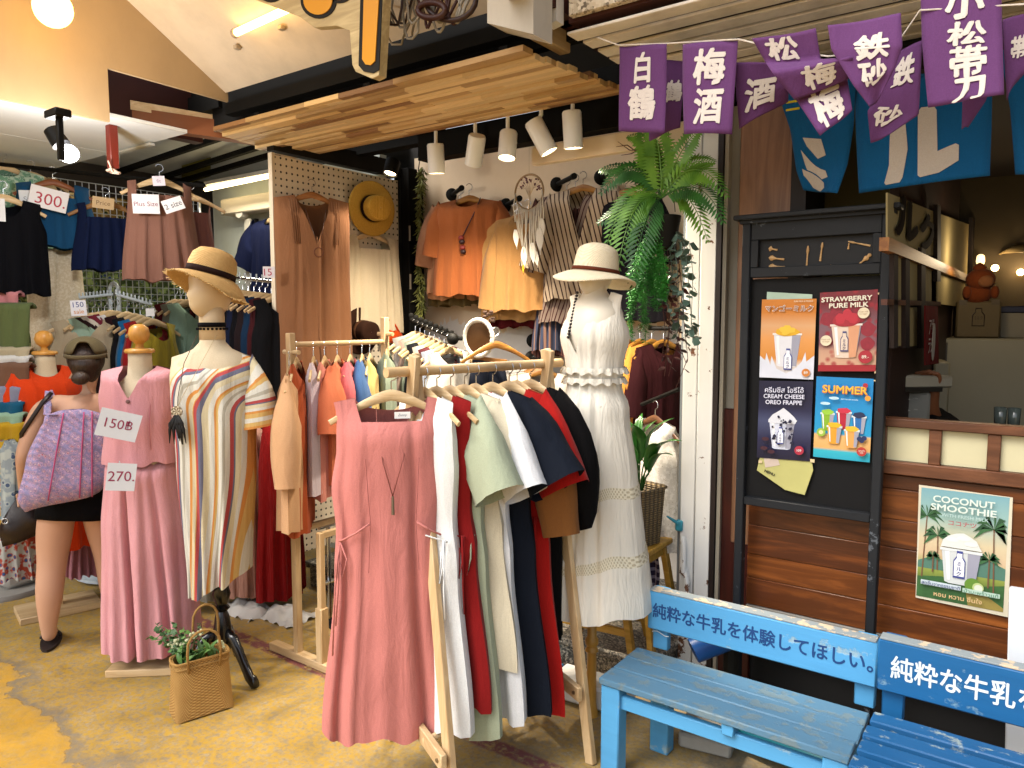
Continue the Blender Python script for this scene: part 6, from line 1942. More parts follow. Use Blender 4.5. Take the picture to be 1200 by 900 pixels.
for (u, v) in ((.38, .34), (.5, .29), (.6, .34)): s.disc(u, v, .085, plain('#a82836', .3), 'strawberry', ry=.07, wob=.08)
s.bottle(.46, .64, .07, '#3c3c6a', '#c9b8a8')
s.text('STRAWBERRY', .48, .095, w=.88, h=.062, ink='#d6d0bc', bold=.03)
s.text('PURE MILK', .52, .175, w=.68, h=.062, ink='#d6d0bc', bold=.03)
for (u, v) in ((.78, .28), (.14, .61)):
    s.disc(u, v, .10, plain('#cfc3a6', .5), 'badge'); s.text('Fresh milk\nno sugar', u, v, h=.05, ink='#9a7a60', bold=0)
s.disc(.83, .82, .12, plain('#96202c', .5), 'price_badge'); s.text('89.-', .83, .82, h=.04, ink='#d8d0c0', bold=.02)
# cream cheese
s = Sheet('drink_poster', 'navy Cream Cheese Oreo Frappe poster on the black stand', (890, 446), (953, 447), (887, 536), YP, loc_grad([(0, '#0d0c26'), (.3, '#1c1c3c'), (.6, '#3c4260'), (.8, '#181a3a'), (1, '#0e0e2c')], .25))
s.cup(.46, .52, .86, .24, .17, plain('#bfc3d0', .4), plain('#c9ccd4', .4))
s.poly([(.2, .5), (.28, .43), (.4, .38), (.48, .34), (.58, .39), (.68, .45), (.74, .5), (.7, .54), (.24, .54)], plain('#c4c6cc', .45), 'cream')
rr = random.Random(2)
for k in range(26):
    u, v = rr.uniform(.28, .66), rr.uniform(.40, .80)
    s.disc(u, v, rr.uniform(.015, .04), plain('#1e2038', .4), 'cookie_crumb', n=7, wob=.3)
s.k += 1
s.bottle(.46, .70, .06)
s.text('ครีมชีส โอรีโอ้', .5, .105, w=.72, h=.075, ink='#c9cad8', bold=.01)
s.text('CREAM CHEESE', .5, .19, w=.76, h=.055, ink='#c9cad8', bold=.02)
s.text('OREO FRAPPE', .5, .265, w=.68, h=.055, ink='#c9cad8', bold=.02)
for (u, v) in ((.18, .74), (.16, .86), (.3, .9)): s.disc(u, v, .07, plain('#3a1c28', .4), 'cookie', ry=.025)
s.disc(.82, .86, .085, plain('#9a2438', .5), 'price_badge'); s.text('109', .82, .86, h=.03, ink='#d8d0d0')
# summer
s = Sheet('drink_poster', 'bright blue Summer poster with five fruit drinks on the black stand', (957, 441), (1024, 444), (953, 535), YP, loc_grad([(0, '#1a90a8'), (.12, '#2aa0b0'), (.16, '#c9985a'), (.36, '#cfa468'), (.39, '#1a8ab4'), (1, '#0f76b0')], .25))
for (u, v, c, w_, top) in ((.23, .45, '#7aa028', .12, '#88b43a'), (.52, .42, '#a01c34', .13, '#b42a40'), (.79, .46, '#22609c', .12, '#1c2848'), (.37, .60, '#c98c2c', .13, '#c9a020'), (.68, .63, '#c9904c', .13, '#c9a430')):
    s.cup(u, v, v + .20, w_, w_ * .7, plain(c, .35), plain('#c0c8c8', .4))
    s.disc(u, v - .02, w_ * .9, plain(top, .4), 'fruit', ry=.035, wob=.1)
s.disc(.14, .68, .08, plain('#8aa83a', .4), 'kiwi'); s.disc(.14, .68, .04, plain('#c4c48c', .4), 'kiwi_heart')
for (u, v) in ((.86, .74), (.9, .71), (.82, .72)): s.disc(u, v, .045, plain('#1c2a52', .4), 'blueberry')
s.text('SUMMER', .53, .145, w=.80, h=.105, ink='#c96a1c', bold=.05)
s.text('SUMMER', .53, .140, w=.78, h=.092, ink='#cfa638', bold=.02)
s.disc(.93, .23, .05, plain('#c98a30', .5), 'orange_slice'); s.disc(.88, .08, .045, plain('#9a2430', .5), 'strawberry')
for (u, v) in ((.35, .25), (.2, .32)): s.disc(u, v, .09, plain('#a9c6d0', .5), 'cloud', ry=.018)
s.text('fresh fruit milk smoothie', .62, .255, w=.3, h=.018, ink='#c0d0d4', bold=0)
s.disc(.87, .87, .085, plain('#a03028', .5), 'price_badge'); s.text('ทุกแก้ว\n109', .87, .87, h=.05, ink='#d8d0c0', bold=0)
# torn yellow sheet
a = [P(*q, Y=YP + .004) for q in ((887, 551), (891, 534), (951, 538), (953, 551), (943, 580), (920, 574))]
ty = thing('torn_sheet', 'torn yellow green paper slipping out under the navy poster', 'paper', a[0])
MB().poly([a[0], a[5], a[4], a[3], a[2], a[1]], .001, (0, -1, 0)).build('sheet', paint('#a9a566', .6, vary=.15), ty, smooth=0)
MB().poly([P(*q, Y=YP + .002) for q in ((897, 548), (914, 545), (911, 536), (895, 537))], .0006, (0, -1, 0)).build('print', plain('#b9a89a', .5), ty, smooth=0)
text_on('MENU', P(902, 554, Y=YP + .0015), V((.94, 0, -.3)).normalized(), V((.3, 0, .94)), height=.012, bold=.03).build('lettering', plain('#26261e', .5), ty, smooth=0)
for (px, py, w_) in ((891, 541, .014), (952, 540, .016), (1030, 344, .008), (1027, 436, .012), (1025, 446, .006)):
    q = P(px, py, Y=YP - .003)
    MB().box(q, (w_, .001, w_ * .8)).build('masking_tape', paint('#c9b48c', .6), None, loc=tuple(q), label={891: 'strip of tape at the torn yellow paper edge', 952: 'strip of tape at the navy poster corner', 1030: 'bit of tape on the strawberry poster top corner', 1027: 'bit of tape on the strawberry poster bottom corner', 1025: 'bit of tape on the summer poster corner'}[px], cat='tape')

# coconut poster on the plank wall
YC = 3.098
s = Sheet('drink_poster', 'Coconut Smoothie poster with palm trees on the plank counter wall', (1077, 568), (1187, 583), (1073, 700), YC, paint('#c4bba4', .5, vary=.03))
h_ = s.h
s.uy = V((0, 0, -1)); s.ux = V((1, 0, 0))
gm = loc_grad([(0, '#2d4a34'), (.1, '#3a5a34'), (.2, '#5c6e30'), (.3, '#8a9444'), (.42, '#c0a684'), (.55, '#bfb08e'), (.75, '#8aa8a0'), (1, '#6a96a0')], h_)
s.rect(.03, .02, .97, .98, gm, 'picture')
s.poly([(.03, .66), (.2, .60), (.35, .64), (.6, .6), (.8, .57), (.97, .62), (.97, .72), (.03, .72)], plain('#4a7060', .5), 'hills')
s.poly([(.03, .8), (.3, .77), (.6, .82), (.97, .76), (.97, .98), (.03, .98)], plain('#355a30', .5, vary=.3, scale=40), 'grass')
s.poly([(.55, .78), (.72, .84), (.97, .95), (.97, .98), (.6, .98)], plain('#8a7a3c', .5), 'path')
rr = random.Random(4)
def palm(u, v0, v1, r, lean=0):
    s.poly([(u - .008, v1), (u + .008 + lean * 0, v1), (u + lean + .006, v0), (u + lean - .006, v0)], plain('#6a4a34', .5), 'palm_trunk')
    for k in range(9):
        a = R(-200 + k * 27.5) + rr.uniform(-.1, .1)
        e = (u + lean + r * math.cos(a), v0 + r * .75 * math.sin(a) + r * .25)
        m_ = ((u + lean + e[0]) / 2, (v0 + e[1]) / 2 - r * .22)
        s.poly([(min(.965, max(.035, a_)), b_) for a_, b_ in ((u + lean, v0), (m_[0] - .01, m_[1] - .012), e, (m_[0] + .012, m_[1] + .028))], plain('#24482c' if k % 2 else '#345e38', .5), 'palm_leaf')
        s.k -= 1
    s.k += 1
palm(.08, .26, .80, .20, .03); palm(.25, .42, .72, .17, -.01); palm(.86, .30, .85, .22, -.03); palm(.80, .56, .8, .13, 0); palm(.2, .6, .74, .08)
s.cup(.50, .52, .80, .21, .165, plain('#bcc0be', .4), plain('#c6cac8', .4))
s.poly([(.28, .5), (.3, .44), (.36, .40), (.44, .375), (.52, .365), (.58, .385), (.66, .42), (.72, .5)], plain('#c9cbc4', .45), 'cream')
for (u, v) in ((.4, .43), (.52, .41), (.6, .45)): s.disc(u, v, .07, plain('#d2d3cc', .45), 'cream_swirl', ry=.02)
s.bottle(.49, .65, .065)
s.disc(.64, .79, .085, plain('#5c8030', .4), 'coconut'); s.disc(.70, .805, .06, plain('#a9b878', .4), 'coconut_rim'); s.disc(.705, .81, .045, plain('#c4c8b8', .4), 'coconut_flesh')
s.text('COCONUT', .50, .095, w=.66, h=.058, ink='#c4cec4', bold=.025)
s.text('SMOOTHIE', .50, .165, w=.70, h=.058, ink='#c4cec4', bold=.025)
s.text('WITH FRESH MILK', .52, .225, w=.5, h=.028, ink='#a8c0bc', bold=.01)
s.text('ココナツ', .50, .285, w=.30, h=.04, ink='#a23c4a', bold=.01)
s.rect(.08, .815, .52, .855, plain('#b9c4c8', .5)); s.text('สดชื่นจากธรรมชาติ', .3, .835, w=.42, h=.034, ink='#2c3c6e', bold=.005)
s.rect(.54, .825, .93, .862, plain('#a9c0b0', .5)); s.text('น้ำมะพร้าวแท้', .735, .843, w=.36, h=.032, ink='#2c6a4a', bold=.0)
s.text('หอม หวาน ชื่นใจ', .49, .915, w=.52, h=.045, ink='#c9a878', bold=.02)

# ================================================================== BUNTING AND NOREN
def cloth_rows(rows, Y, bulge=.02, seed=0):
    pts = []
    for r in rows:
        (lx, ly), (rx, ry) = r[0], r[1]
        yy = Y + (r[2] if len(r) > 2 else 0)
        pts.append((P(lx, ly, Y=yy), P(rx, ry, Y=yy + (r[3] if len(r) > 3 else 0))))
    n = len(pts) - 1
    def fn(u, v):
        k = min(n - 1, max(0, int(v * n)))
        f = v * n - k
        f2 = f if n == 1 else lerp(f, sm(f), .5)
        a = pts[k][0].lerp(pts[k + 1][0], f2)
        b = pts[k][1].lerp(pts[k + 1][1], f2)
        q = a.lerp(b, u)
        return q + V((0, bulge * (math.sin(u * PI * 1.3 + seed) * (.4 + v) + .4 * math.sin(u * 5 + v * 4 + seed)), 0))
    return fn
M_PUR = fabric('#593460', .25, .8, vary=.1)
M_INK = fabric('#c9c0b8', .1)
def flag(rows, texts, label, Y=2.45, bulge=.01, seed=0, mat=None, cat='flag', name='bunting_flag', group='purple bunting flags', ink=None, bold=.035, nv=16, strokes=None, box=None):
    fn = cloth_rows(rows, Y, bulge, seed)
    q = fn(.5, 0)
    t = thing(name, label, cat, q, group=group)
    MB().grid(12, nv, fn).build('cloth', mat or M_PUR, t, smooth=180, thick=.002)
    if strokes:
        if box: strokes = [[((x - box[0]) / box[1], (y - box[2]) / box[3]) for x, y in st] for st in strokes]
        for st in strokes: glyph_cloth([st], fn).build('lettering', ink or M_INK, t, smooth=0)
    for (s_, u, v, wu, hv) in texts:
        text_cloth(s_, fn, u, v, wu, hv, bold, lift=.0035).build('lettering', ink or M_INK, t, smooth=0)
    return t
flag([((725, 54), (782, 52)), ((724, 153), (781, 157))], [('白', .52, .26, .36, .36), ('鶴', .50, .66, .62, .40)], 'purple flag with white 白鶴 lettering at the end of the string', seed=1)
flag([((768, 70), (801, 72)), ((762, 110), (800, 112)), ((759, 165), (798, 150))], [('鶴', .75, .45, .5, .35)], 'dark purple flag hanging behind the 白鶴 flag', Y=2.62, seed=2)
flag([((800, 52), (864, 47)), ((801, 157), (857, 157))], [('梅', .52, .27, .60, .40), ('酒', .52, .70, .58, .40)], 'purple flag with white 梅酒 lettering beside the fern', seed=3)
flag([((862, 74), (925, 72), 0, .05), ((864, 115), (924, 100), .03, .05), ((867, 152), (922, 118), .06, .05)], [('酒', .45, .52, .62, .55)], 'purple flag twisted sideways with a single white 酒', Y=2.5, seed=4)
flag([((882, 46), (956, 33)), ((898, 74), (962, 70), .03), ((906, 86), (1000, 66), -.03), ((932, 118), (994, 92), .02), ((930, 112), (992, 90), .05), ((962, 160), (998, 128), .03)], [('松', .4, .10, .55, .16), ('梅', .55, .48, .5, .17), ('梅', .5, .90, .7, .18)], 'purple flag folded over itself showing white 松 and 梅', Y=2.42, seed=5, nv=26)
flag([((970, 30), (1056, 16)), ((974, 58), (1058, 55), -.01), ((1000, 100), (1048, 82), .0), ((1020, 126), (1032, 112), .03)], [('鉄', .58, .32, .55, .30), ('砂', .52, .62, .62, .30)], 'purple flag curled to a point with white 鉄砂 lettering', Y=2.40, seed=6, nv=20)
flag([((1046, 62), (1081, 48), .05), ((1032, 105), (1079, 95), .05), ((1016, 130), (1077, 135), .05), ((1020, 167), (1044, 158), .05)], [('鉄', .55, .22, .6, .26), ('砂', .42, .70, .6, .28)], 'dark purple flag half hidden beside the folded ones', Y=2.55, seed=7, nv=20)
flag([((1078, -18), (1173, -30)), ((1080, 50), (1175, 45)), ((1087, 125), (1177, 112))], [('小', .56, .20, .5, .24), ('松', .57, .45, .5, .24), ('帯', .57, .69, .5, .24), ('刀', .56, .90, .45, .20)], 'largest looking purple flag with white 小松帯刀 lettering', Y=2.45, seed=8)
flag([((1128, 100), (1162, 96)), ((1128, 125), (1155, 118)), ((1127, 151), (1134, 149))], [], 'tip of a purple flag behind the 小松帯刀 flag', Y=2.62, seed=9)
flag([((1175, 24), (1230, 8)), ((1177, 70), (1225, 60)), ((1180, 118), (1186, 100))], [('帯', .35, .40, .4, .3)], 'dark purple flag cut off at the picture edge', Y=2.58, seed=10)
stg = thing('bunting_string', 'white string the purple flags hang from', 'string', P(900, 50, Y=2.45))
MB().tube([P(700, 44, Y=2.45), P(725, 53, Y=2.45), P(782, 51, Y=2.45), P(865, 46, Y=2.45), P(925, 60, Y=2.45), P(970, 66, Y=2.45), P(1045, 60, Y=2.46), P(1078, 12, Y=2.45), P(1200, 5, Y=2.45)], .0025, 5).build('string', fabric('#c9c0b4'), stg)
M_NOR = fabric('#0a4a76', .45, .85, vary=.15)
M_NINK = fabric('#a9a096', .3)
GN = 'blue noren curtains over the cafe opening'
YN = 3.02
nl = flag([((905, 95), (1004, 92)), ((924, 150), (1001, 150), .02), ((932, 200), (994, 195), .03), ((940, 222), (984, 228), .03)], [], 'narrow blue noren curtain with slanted white strokes beside the timber post', YN, .025, 1, M_NOR, 'curtain', 'noren_curtain', GN, M_NINK, .07, 20, strokes=[[(.20, .42), (.52, .44), (.60, .55), (.45, .57), (.26, .48)], [(.14, .50), (.30, .58), (.60, .72), (.66, .80), (.52, .82), (.22, .66)], [(.12, .64), (.32, .74), (.58, .86), (.60, .92), (.48, .98), (.28, .92), (.12, .76)]])
MB().box(P(929, 119, Y=YN - .04), (.05, .002, .008)).box(P(929, 128, Y=YN - .04), (.05, .002, .008)).build('yellow_mark', fabric('#b5a024'), nl)
flag([((1001, 90), (1163, 84)), ((1003, 160), (1162, 150)), ((1006, 226), (1160, 206))], [], 'wide blue noren curtain with a big white ル', YN, .012, 2.4, M_NOR, 'curtain', 'noren_curtain', GN, M_NINK, .07, strokes=[[(1046, 150), (1065, 142), (1067, 178), (1060, 207), (1056, 213), (1038, 214), (1036, 211), (1043, 192)], [(1080, 130), (1084, 126), (1099, 125), (1102, 129), (1103, 183), (1088, 188), (1087, 192), (1095, 192), (1124, 176), (1128, 178), (1128, 195), (1105, 207), (1082, 210), (1079, 207)]], box=(1001, 163, 88, 134))
flag([((1172, 60), (1290, 40)), ((1184, 130), (1290, 120)), ((1190, 205), (1290, 205))], [('ク', .62, .60, .6, .6)], 'blue noren curtain running out of the picture', YN, .012, 4, M_NOR, 'curtain', 'noren_curtain', GN, M_NINK, .07)
nr = thing('noren_rod', 'dark rod carrying the blue noren curtains', 'rod', P(1050, 88, Y=YN))
MB().tube([(-.93, YN, 2.62), (.6, YN, 2.62)], .012, 8).build('rod', M_STEEL, nr)

# ================================================================== CAFE INTERIOR
XW = -.485
lw = thing('lattice_wall', 'cream shoji style lattice wall with dark brush letters inside the cafe', 'wall', (XW, 4.2, 0))
MB().box((XW - .04, 4.35, 1.6), (.03, 2.2, 2.0)).build('backing', paint('#2a160e', .6), lw)
def wq(a, b, c, d, m, nm, th=.006, lift=0):
    MB().poly([P(*q, X=XW + lift) for q in (a, d, c, b)][::-1], th, (1, 0, 0)).build(nm, m, lw, smooth=0)
M_SHO = paint('#877b58', .95, vary=.06, spec=.05)
wq((1038, 226), (1093, 248), (1092, 300), (1038, 287), M_SHO, 'paper_panel')
wq((1098, 250), (1134, 263), (1132, 325), (1097, 309), M_SHO, 'paper_panel')
wq((1141, 266), (1157, 272), (1155, 332), (1140, 327), M_SHO, 'paper_panel')
for (x0, x1) in ((1049, 1054), (1062, 1073), (1081, 1090)):
    k = (x0 - 1049) * .42
    wq((x0, 297 + k), (x1, 300 + k), (x1, 353 + k * .4), (x0, 351 + k * .4), M_SHO, 'lattice_pane')
    wq((x0, 358 + k * .4), (x1, 358 + k * .4), (x1, 405), (x0, 406), M_SHO, 'lattice_pane')
for (x0, x1) in ((1042, 1047), (1056, 1061), (1075, 1080)):
    wq((x0, 290), (x1, 293), (x1, 408), (x0, 408), paint('#1c0f0a', .8), 'dark_bar', .016, .004)
for (xx, ya, yb) in ((1095, 240, 330), (1137, 255, 345)):
    wq((xx - 2, ya), (xx + 2, ya + 2), (xx + 2, yb), (xx - 2, yb), paint('#160c08', .8), 'dark_bar', .02, .004)
wq((1097, 318), (1130, 333), (1128, 360), (1097, 356), M_SHO, 'paper_panel')
MB().bar(P(1036, 286, X=XW + .01), P(1135, 328, X=XW + .01), .03, .045).build('rail', wood('#6a4018', '#94642c', 'Y'), lw)
MB().bar(P(1036, 354, X=XW + .01), P(1100, 356, X=XW + .01), .02, .02).build('rail', wood('#3a1c10', '#5a2e1c', 'Y'), lw)
a, b, c = P(1045, 262, X=XW + .01), P(1097, 268, X=XW + .01), 0
text_on('ルク', (a + b) / 2 + V((.0, 0, 0)), (0, 1, 0), (0, 0, 1), width=(b.y - a.y) * .92, height=.17, bold=.045, lift=.004).build('lettering', paint('#120a07', .95, spec=.05), lw, smooth=0)
rb = thing('red_banner', 'dark red cloth banner with white print hanging in the cafe', 'banner', P(1090, 358, X=XW + .06))
q4 = [P(*q, X=XW + .05) for q in ((1083, 358), (1083, 428), (1099, 426), (1098, 359))]
MB().poly(q4, .004, (1, 0, 0)).build('cloth', fabric('#5c1014'), rb, smooth=0)
cb_ = (q4[0] + q4[3]) / 2
text_on('アザ\nラシ', cb_ + V((.005, 0, -.13)), (0, 1, 0), (0, 0, 1), height=.15, bold=.01).build('lettering', plain('#b9a8a0'), rb, smooth=0)
sx = q4[1].lerp(q4[2], .45) + V((.006, 0, .10))
MB().poly([sx + V((0, .05 * math.cos(a), .085 * math.sin(a))) for a in [2 * PI * j / 16 for j in range(16)]], .002, (1, 0, 0)).build('white_print', plain('#a9a39a'), rb, smooth=0)
def facebox(name, label, cat, px0, py0, px1, py1, d, depth, m, ch=.01, f=0.0, parts=None, group=None):
    a, b, c = P(px0, py0, d=d), P(px1, py0, d=d), P(px0, py1, d=d)
    w_, h_ = (b - a).length, (c - a).length
    fz = YAW + f
    ctr = (a + b) / 2 + V((-math.sin(fz), math.cos(fz), 0)) * depth / 2
    ctr.z = (a.z + c.z) / 2
    t = thing(name, label, cat, ctr - V((0, 0, h_ / 2)), fz, group=group)
    MB().box((0, 0, h_ / 2), (w_, depth, h_), ch=ch).build('body', m, t, local=True)
    return t, w_, h_
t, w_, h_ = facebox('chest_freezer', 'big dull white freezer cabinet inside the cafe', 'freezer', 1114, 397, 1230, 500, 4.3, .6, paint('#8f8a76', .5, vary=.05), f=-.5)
MB().box((-w_ / 2 + .02, -.302, h_ / 2), (.012, .006, h_ * .9)).build('door_gasket', paint('#3a3630', .5), t, local=True)
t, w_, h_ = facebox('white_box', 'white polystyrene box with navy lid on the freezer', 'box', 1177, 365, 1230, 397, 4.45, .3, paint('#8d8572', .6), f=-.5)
MB().box((0, 0, h_ + .012), (w_ + .02, .32, .04), ch=.006).build('lid', paint('#12183a', .5), t, local=True)
t, w_, h_ = facebox('paper_bag', 'olive brown paper bag with bottle emblem on the freezer', 'bag', 1125, 353, 1170, 396, 4.4, .2, paint('#5d5036', .7), f=-.45)
bo = MB()
for k in (0,):
    a = .03
    pts = [(-a * .5, a * 2.2), (a * .5, a * 2.2), (a * .5, a * 1.5), (a, a * .9), (a, -a * 1.2), (-a, -a * 1.2), (-a, a * .9), (-a * .5, a * 1.5)]
    bo.tube([(x, -.103, h_ * .5 + z) for x, z in pts], .003, 5, closed=True)
bo.build('bottle_emblem', plain('#2a1e12'), t, local=True)
text_on('ミルク', (0, -.1005, h_ * .5 + .01), (1, 0, 0), (0, 0, 1), width=.04, height=.022, lift=.002).build('lettering', plain('#2a1e12'), t, local=True, smooth=0)
for x in (-w_ * .36, w_ * .36): MB().box((x, -.1015, h_ * .97), (.04, .004, .03)).build('handle_tab', plain('#4a3c24'), t, local=True)
pd = P(1146, 352, d=4.42)
PDM = Matrix.Translation(pd) @ Matrix.Rotation(YAW - .2, 4, 'Z') @ Matrix.Scale(.78, 4)
t = thing('plush_doll', 'round headed reddish brown plush doll seated on the paper bag', 'plush toy', M=PDM)
M_PL = fabric('#74391c')
MB().blob((0, .02, .05), (.10, .08, .08), 18, 12).build('body', M_PL, t, local=True, smooth=180)
MB().blob((.01, .0, .155), (.10, .09, .085), 20, 14).lathe([(.03, .0), (.05, .03), (.02, .06), (.002, .07)], (.0, .0, .215), 12).build('head', M_PL, t, local=True, smooth=180)
MB().blob((.02, -.075, .14), (.055, .03, .045), 14, 10).build('face', fabric('#8a5a3a'), t, local=True, smooth=180)
for x in (-.09, .10): MB().blob((x, -.03, .06), (.03, .035, .05), 10, 8).build('arm', M_PL, t, local=True, smooth=180)
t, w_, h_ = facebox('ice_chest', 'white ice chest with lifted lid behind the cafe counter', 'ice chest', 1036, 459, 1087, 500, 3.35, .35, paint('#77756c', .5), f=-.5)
A, B = P(1036, 446, d=3.3), P(1098, 446, d=3.45)
lid = MB()
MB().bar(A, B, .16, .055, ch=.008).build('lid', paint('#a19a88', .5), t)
MB().bar(P(1036, 455, d=3.28), P(1088, 455, d=3.4), .14, .02).build('lid_seal', paint('#2a2620', .5), t)
for k in range(2):
    for j in range(5):
        q = P(1046 + j * 9, 470 + k * 13 - j * 1.0, d=3.33)
        MB().blob(q, (.010, .004, .004), 6, 4).build('dimple', paint('#9a968a', .4), t)
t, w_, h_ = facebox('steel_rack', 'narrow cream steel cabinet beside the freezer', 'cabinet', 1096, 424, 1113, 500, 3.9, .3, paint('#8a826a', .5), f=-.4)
# bulbs
for i, (px, py, lab) in enumerate(((1166, 314, 'warm fairy light bulb glowing above the plush doll'), (1196, 319, 'warm fairy light bulb glowing at the picture edge'))):
    q = P(px, py, d=4.9)
    b = MB().blob(q, .022, 12, 8).build('fairy_light', glow('#ffcf86', 12), None, loc=tuple(q), label=lab, cat='light bulb', smooth=180)
    point(q + V((0, -.06, .03)), .7, (1, .72, .42), .02)
q = P(1194, 297, d=4.9)
t = thing('pendant_lamp', 'cream conical pendant shade inside the dark cafe', 'lamp', q)
MB().lathe([(.02, .06), (.11, .0)], q, 20, cap=False).build('shade', paint('#b09a6a', .5), t, thick=.004)
point(P(1120, 300, d=4.0) + V((.1, 0, .0)), 2.2, (1, .78, .5), .05)  # dim warm light added for the cafe interior, no bulb stands here
q = P(1149, 306, d=5.0)
t = thing('glass_lamp', 'small lit glass lamp by the lattice wall', 'lamp', q)
MB().lathe([(.014, -.05), (.026, .0), (.022, .035), (.01, .045)], q, 14).build('glass', glow('#ffdc9a', 1.2), t)
gl_ = thing('drinking_glass', 'upturned drinking glass on the cafe counter', 'glass', P(1172, 492, d=3.2))
q = P(1172, 488, d=3.2)
for dx in (0, .05): MB().lathe([(.02, -.05), (.024, .04)], q + V((dx, 0, 0)), 14, cap=False).build('tumbler', plain('#4a524e', .1, 0, .8), gl_, thick=.002)

# worker bent behind the counter
def skin_body(name, verts, edges, radii, mat, parent, sub=2, root=0):
    me = bpy.data.meshes.new(name)
    me.from_pydata([V(v) for v in verts], edges, [])
    o = bpy.data.objects.new(name, me)
    C.objects.link(o)
    o.parent = parent
    WM[o.name] = wm(parent).copy()
    md = o.modifiers.new('skin', 'SKIN')
    md.use_smooth_shade = True
    md.branch_smoothing = .6
    sk = me.skin_vertices[0].data
    for i, r in enumerate(radii):
        sk[i].radius = r if isinstance(r, tuple) else (r, r)
        sk[i].use_root = i == root
    s_ = o.modifiers.new('sub', 'SUBSURF'); s_.levels = s_.render_levels = sub
    me.materials.append(mat)
    return o
M_FLESH = paint('#c4987c', .55, vary=.06, spec=.35, bumpk=.05)
M_FLESH2 = paint('#7a4a2c', .55, vary=.06)
base = P(1082, 520, d=3.55)
wk_ = thing('person', 'person in black bending behind the cafe counter with one hand on the ice chest lid', 'person', (base.x, base.y, 0))
def wl_(px, py, d): return wm(wk_).inverted() @ P(px, py, d=d)
bodyv = [wl_(1100, 560, 3.7), wl_(1092, 512, 3.6), wl_(1078, 497, 3.5), wl_(1062, 505, 3.45), wl_(1052, 512, 3.42), wl_(1098, 506, 3.5), wl_(1088, 478, 3.42), wl_(1095, 452, 3.36), wl_(1110, 640, 3.7), wl_(1112, 800, 3.7)]
skin_body('body', bodyv, [(0, 1), (1, 2), (2, 3), (3, 4), (2, 5), (5, 6), (6, 7), (0, 8), (8, 9)], [.14, .13, .10, .07, .09, .055, .042, .026, .13, .08], M_FLESH2, wk_)
hv, he, hr_ = [], [], []
w0_ = wl_(1095, 452, 3.36)
for k in range(5):
    b_ = len(hv)
    off = (k - 2) * .017
    hv += [w0_, w0_ + V((off * .6, -.01, .035)), w0_ + V((off - .02, -.03, .06 + .006 * (2 - abs(k - 2)))), w0_ + V((off - .045, -.035, .055))]
    he += [(b_, b_ + 1), (b_ + 1, b_ + 2), (b_ + 2, b_ + 3)]
    hr_ += [.022, .012, .009, .007]
for k in range(5):
    skin_body('finger', hv[k * 4:k * 4 + 4], [(0, 1), (1, 2), (2, 3)], hr_[k * 4:k * 4 + 4], M_FLESH2, wk_, 1)
MB().grid(22, 14, lambda u, v: P(1050 + u * 78 , 496 - 21 * math.sin(PI * min(1, .12 + u * .88)) * math.sin(PI * v * .5 + .2) - 0, d=3.32 + .4 * v) + V((0, 0, .01 * noise.noise(V((u * 8, v * 8, 2)))))).build('black_shirt', fabric('#08080a'), wk_, smooth=180, thick=.004)
# ================================================================== PLANTS
M_FERN = leafmat('#2f6018', '#6c9a30', .4)
M_FERN2 = leafmat('#143a12', '#2e6420', .45)
M_TRAIL = leafmat('#1f5f1e', '#3a8a2e', .5)
M_IVY = leafmat('#3a4d40', '#5d7364', .4)
M_DARKLEAF = leafmat('#2c1210', '#4a201a', .4)
M_OLIVE = leafmat('#4f5428', '#7d7f40', .55)
rr = random.Random(21)
def bez(a, b, c, t): return a * (1 - t) ** 2 + b * 2 * t * (1 - t) + c * t * t
def frond(t, a, b, c, wid, m, n=26, seed=0):
    """an arching fern frond: midrib and paired leaflets"""
    r_ = random.Random(seed)
    mb = MB()
    pts = [bez(a, b, c, k / 14) for k in range(15)]
    mb.tube(pts, [lerp(.003, .001, k / 14) for k in range(15)], 5)
    for k in range(n):
        s = .10 + .88 * k / (n - 1)
        q = bez(a, b, c, s)
        tg = (bez(a, b, c, min(1, s + .03)) - bez(a, b, c, max(0, s - .03))).normalized()
        side = tg.cross(V((0, 0, 1)))
        if side.length < .15: side = V((math.cos(seed), math.sin(seed), 0))
        view = V((.4, -.8, .3))
        side = (side.normalized() * .2 + tg.cross(view).normalized() * .85).normalized()
        L = wid * (math.sin(PI * min(1, .14 + s * .84)) ** .7) * r_.uniform(.88, 1.06)
        for sg in (-1, 1):
            d = (side * sg + tg * .55 + V((0, 0, -.22))).normalized()
            up = tg.cross(d).normalized()
            w_ = .007 + L * .06
            e = q + d * L + V((0, 0, -L * .12))
            m1 = q + d * (L * .5)
            mb.add([q, m1 + tg * w_ + up * .001, e, m1 - tg * w_ * .8], [(0, 1, 2, 3)])
    return mb.build('frond', m, t, smooth=0)
fh = P(776, 232, Y=2.92)
fern = thing('hanging_fern', 'lush green fern in a black hanging pot before the white pillar', 'fern', fh - V((0, 0, .15)))
MB().lathe([(.05, -.10), (.072, .03), (.068, .03), (.05, -.08)], P(778, 262, Y=2.94), 20).build('pot', M_BLACK, fern)
for sx in (-.05, .05): MB().tube([P(778, 255, Y=2.94) + V((sx, 0, .02)), P(782, 140, Y=2.94)], .0018, 4).build('pot_wire', M_STEEL, fern)
def FP(px, py, dy=0): return P(px, py, Y=2.92 + dy)
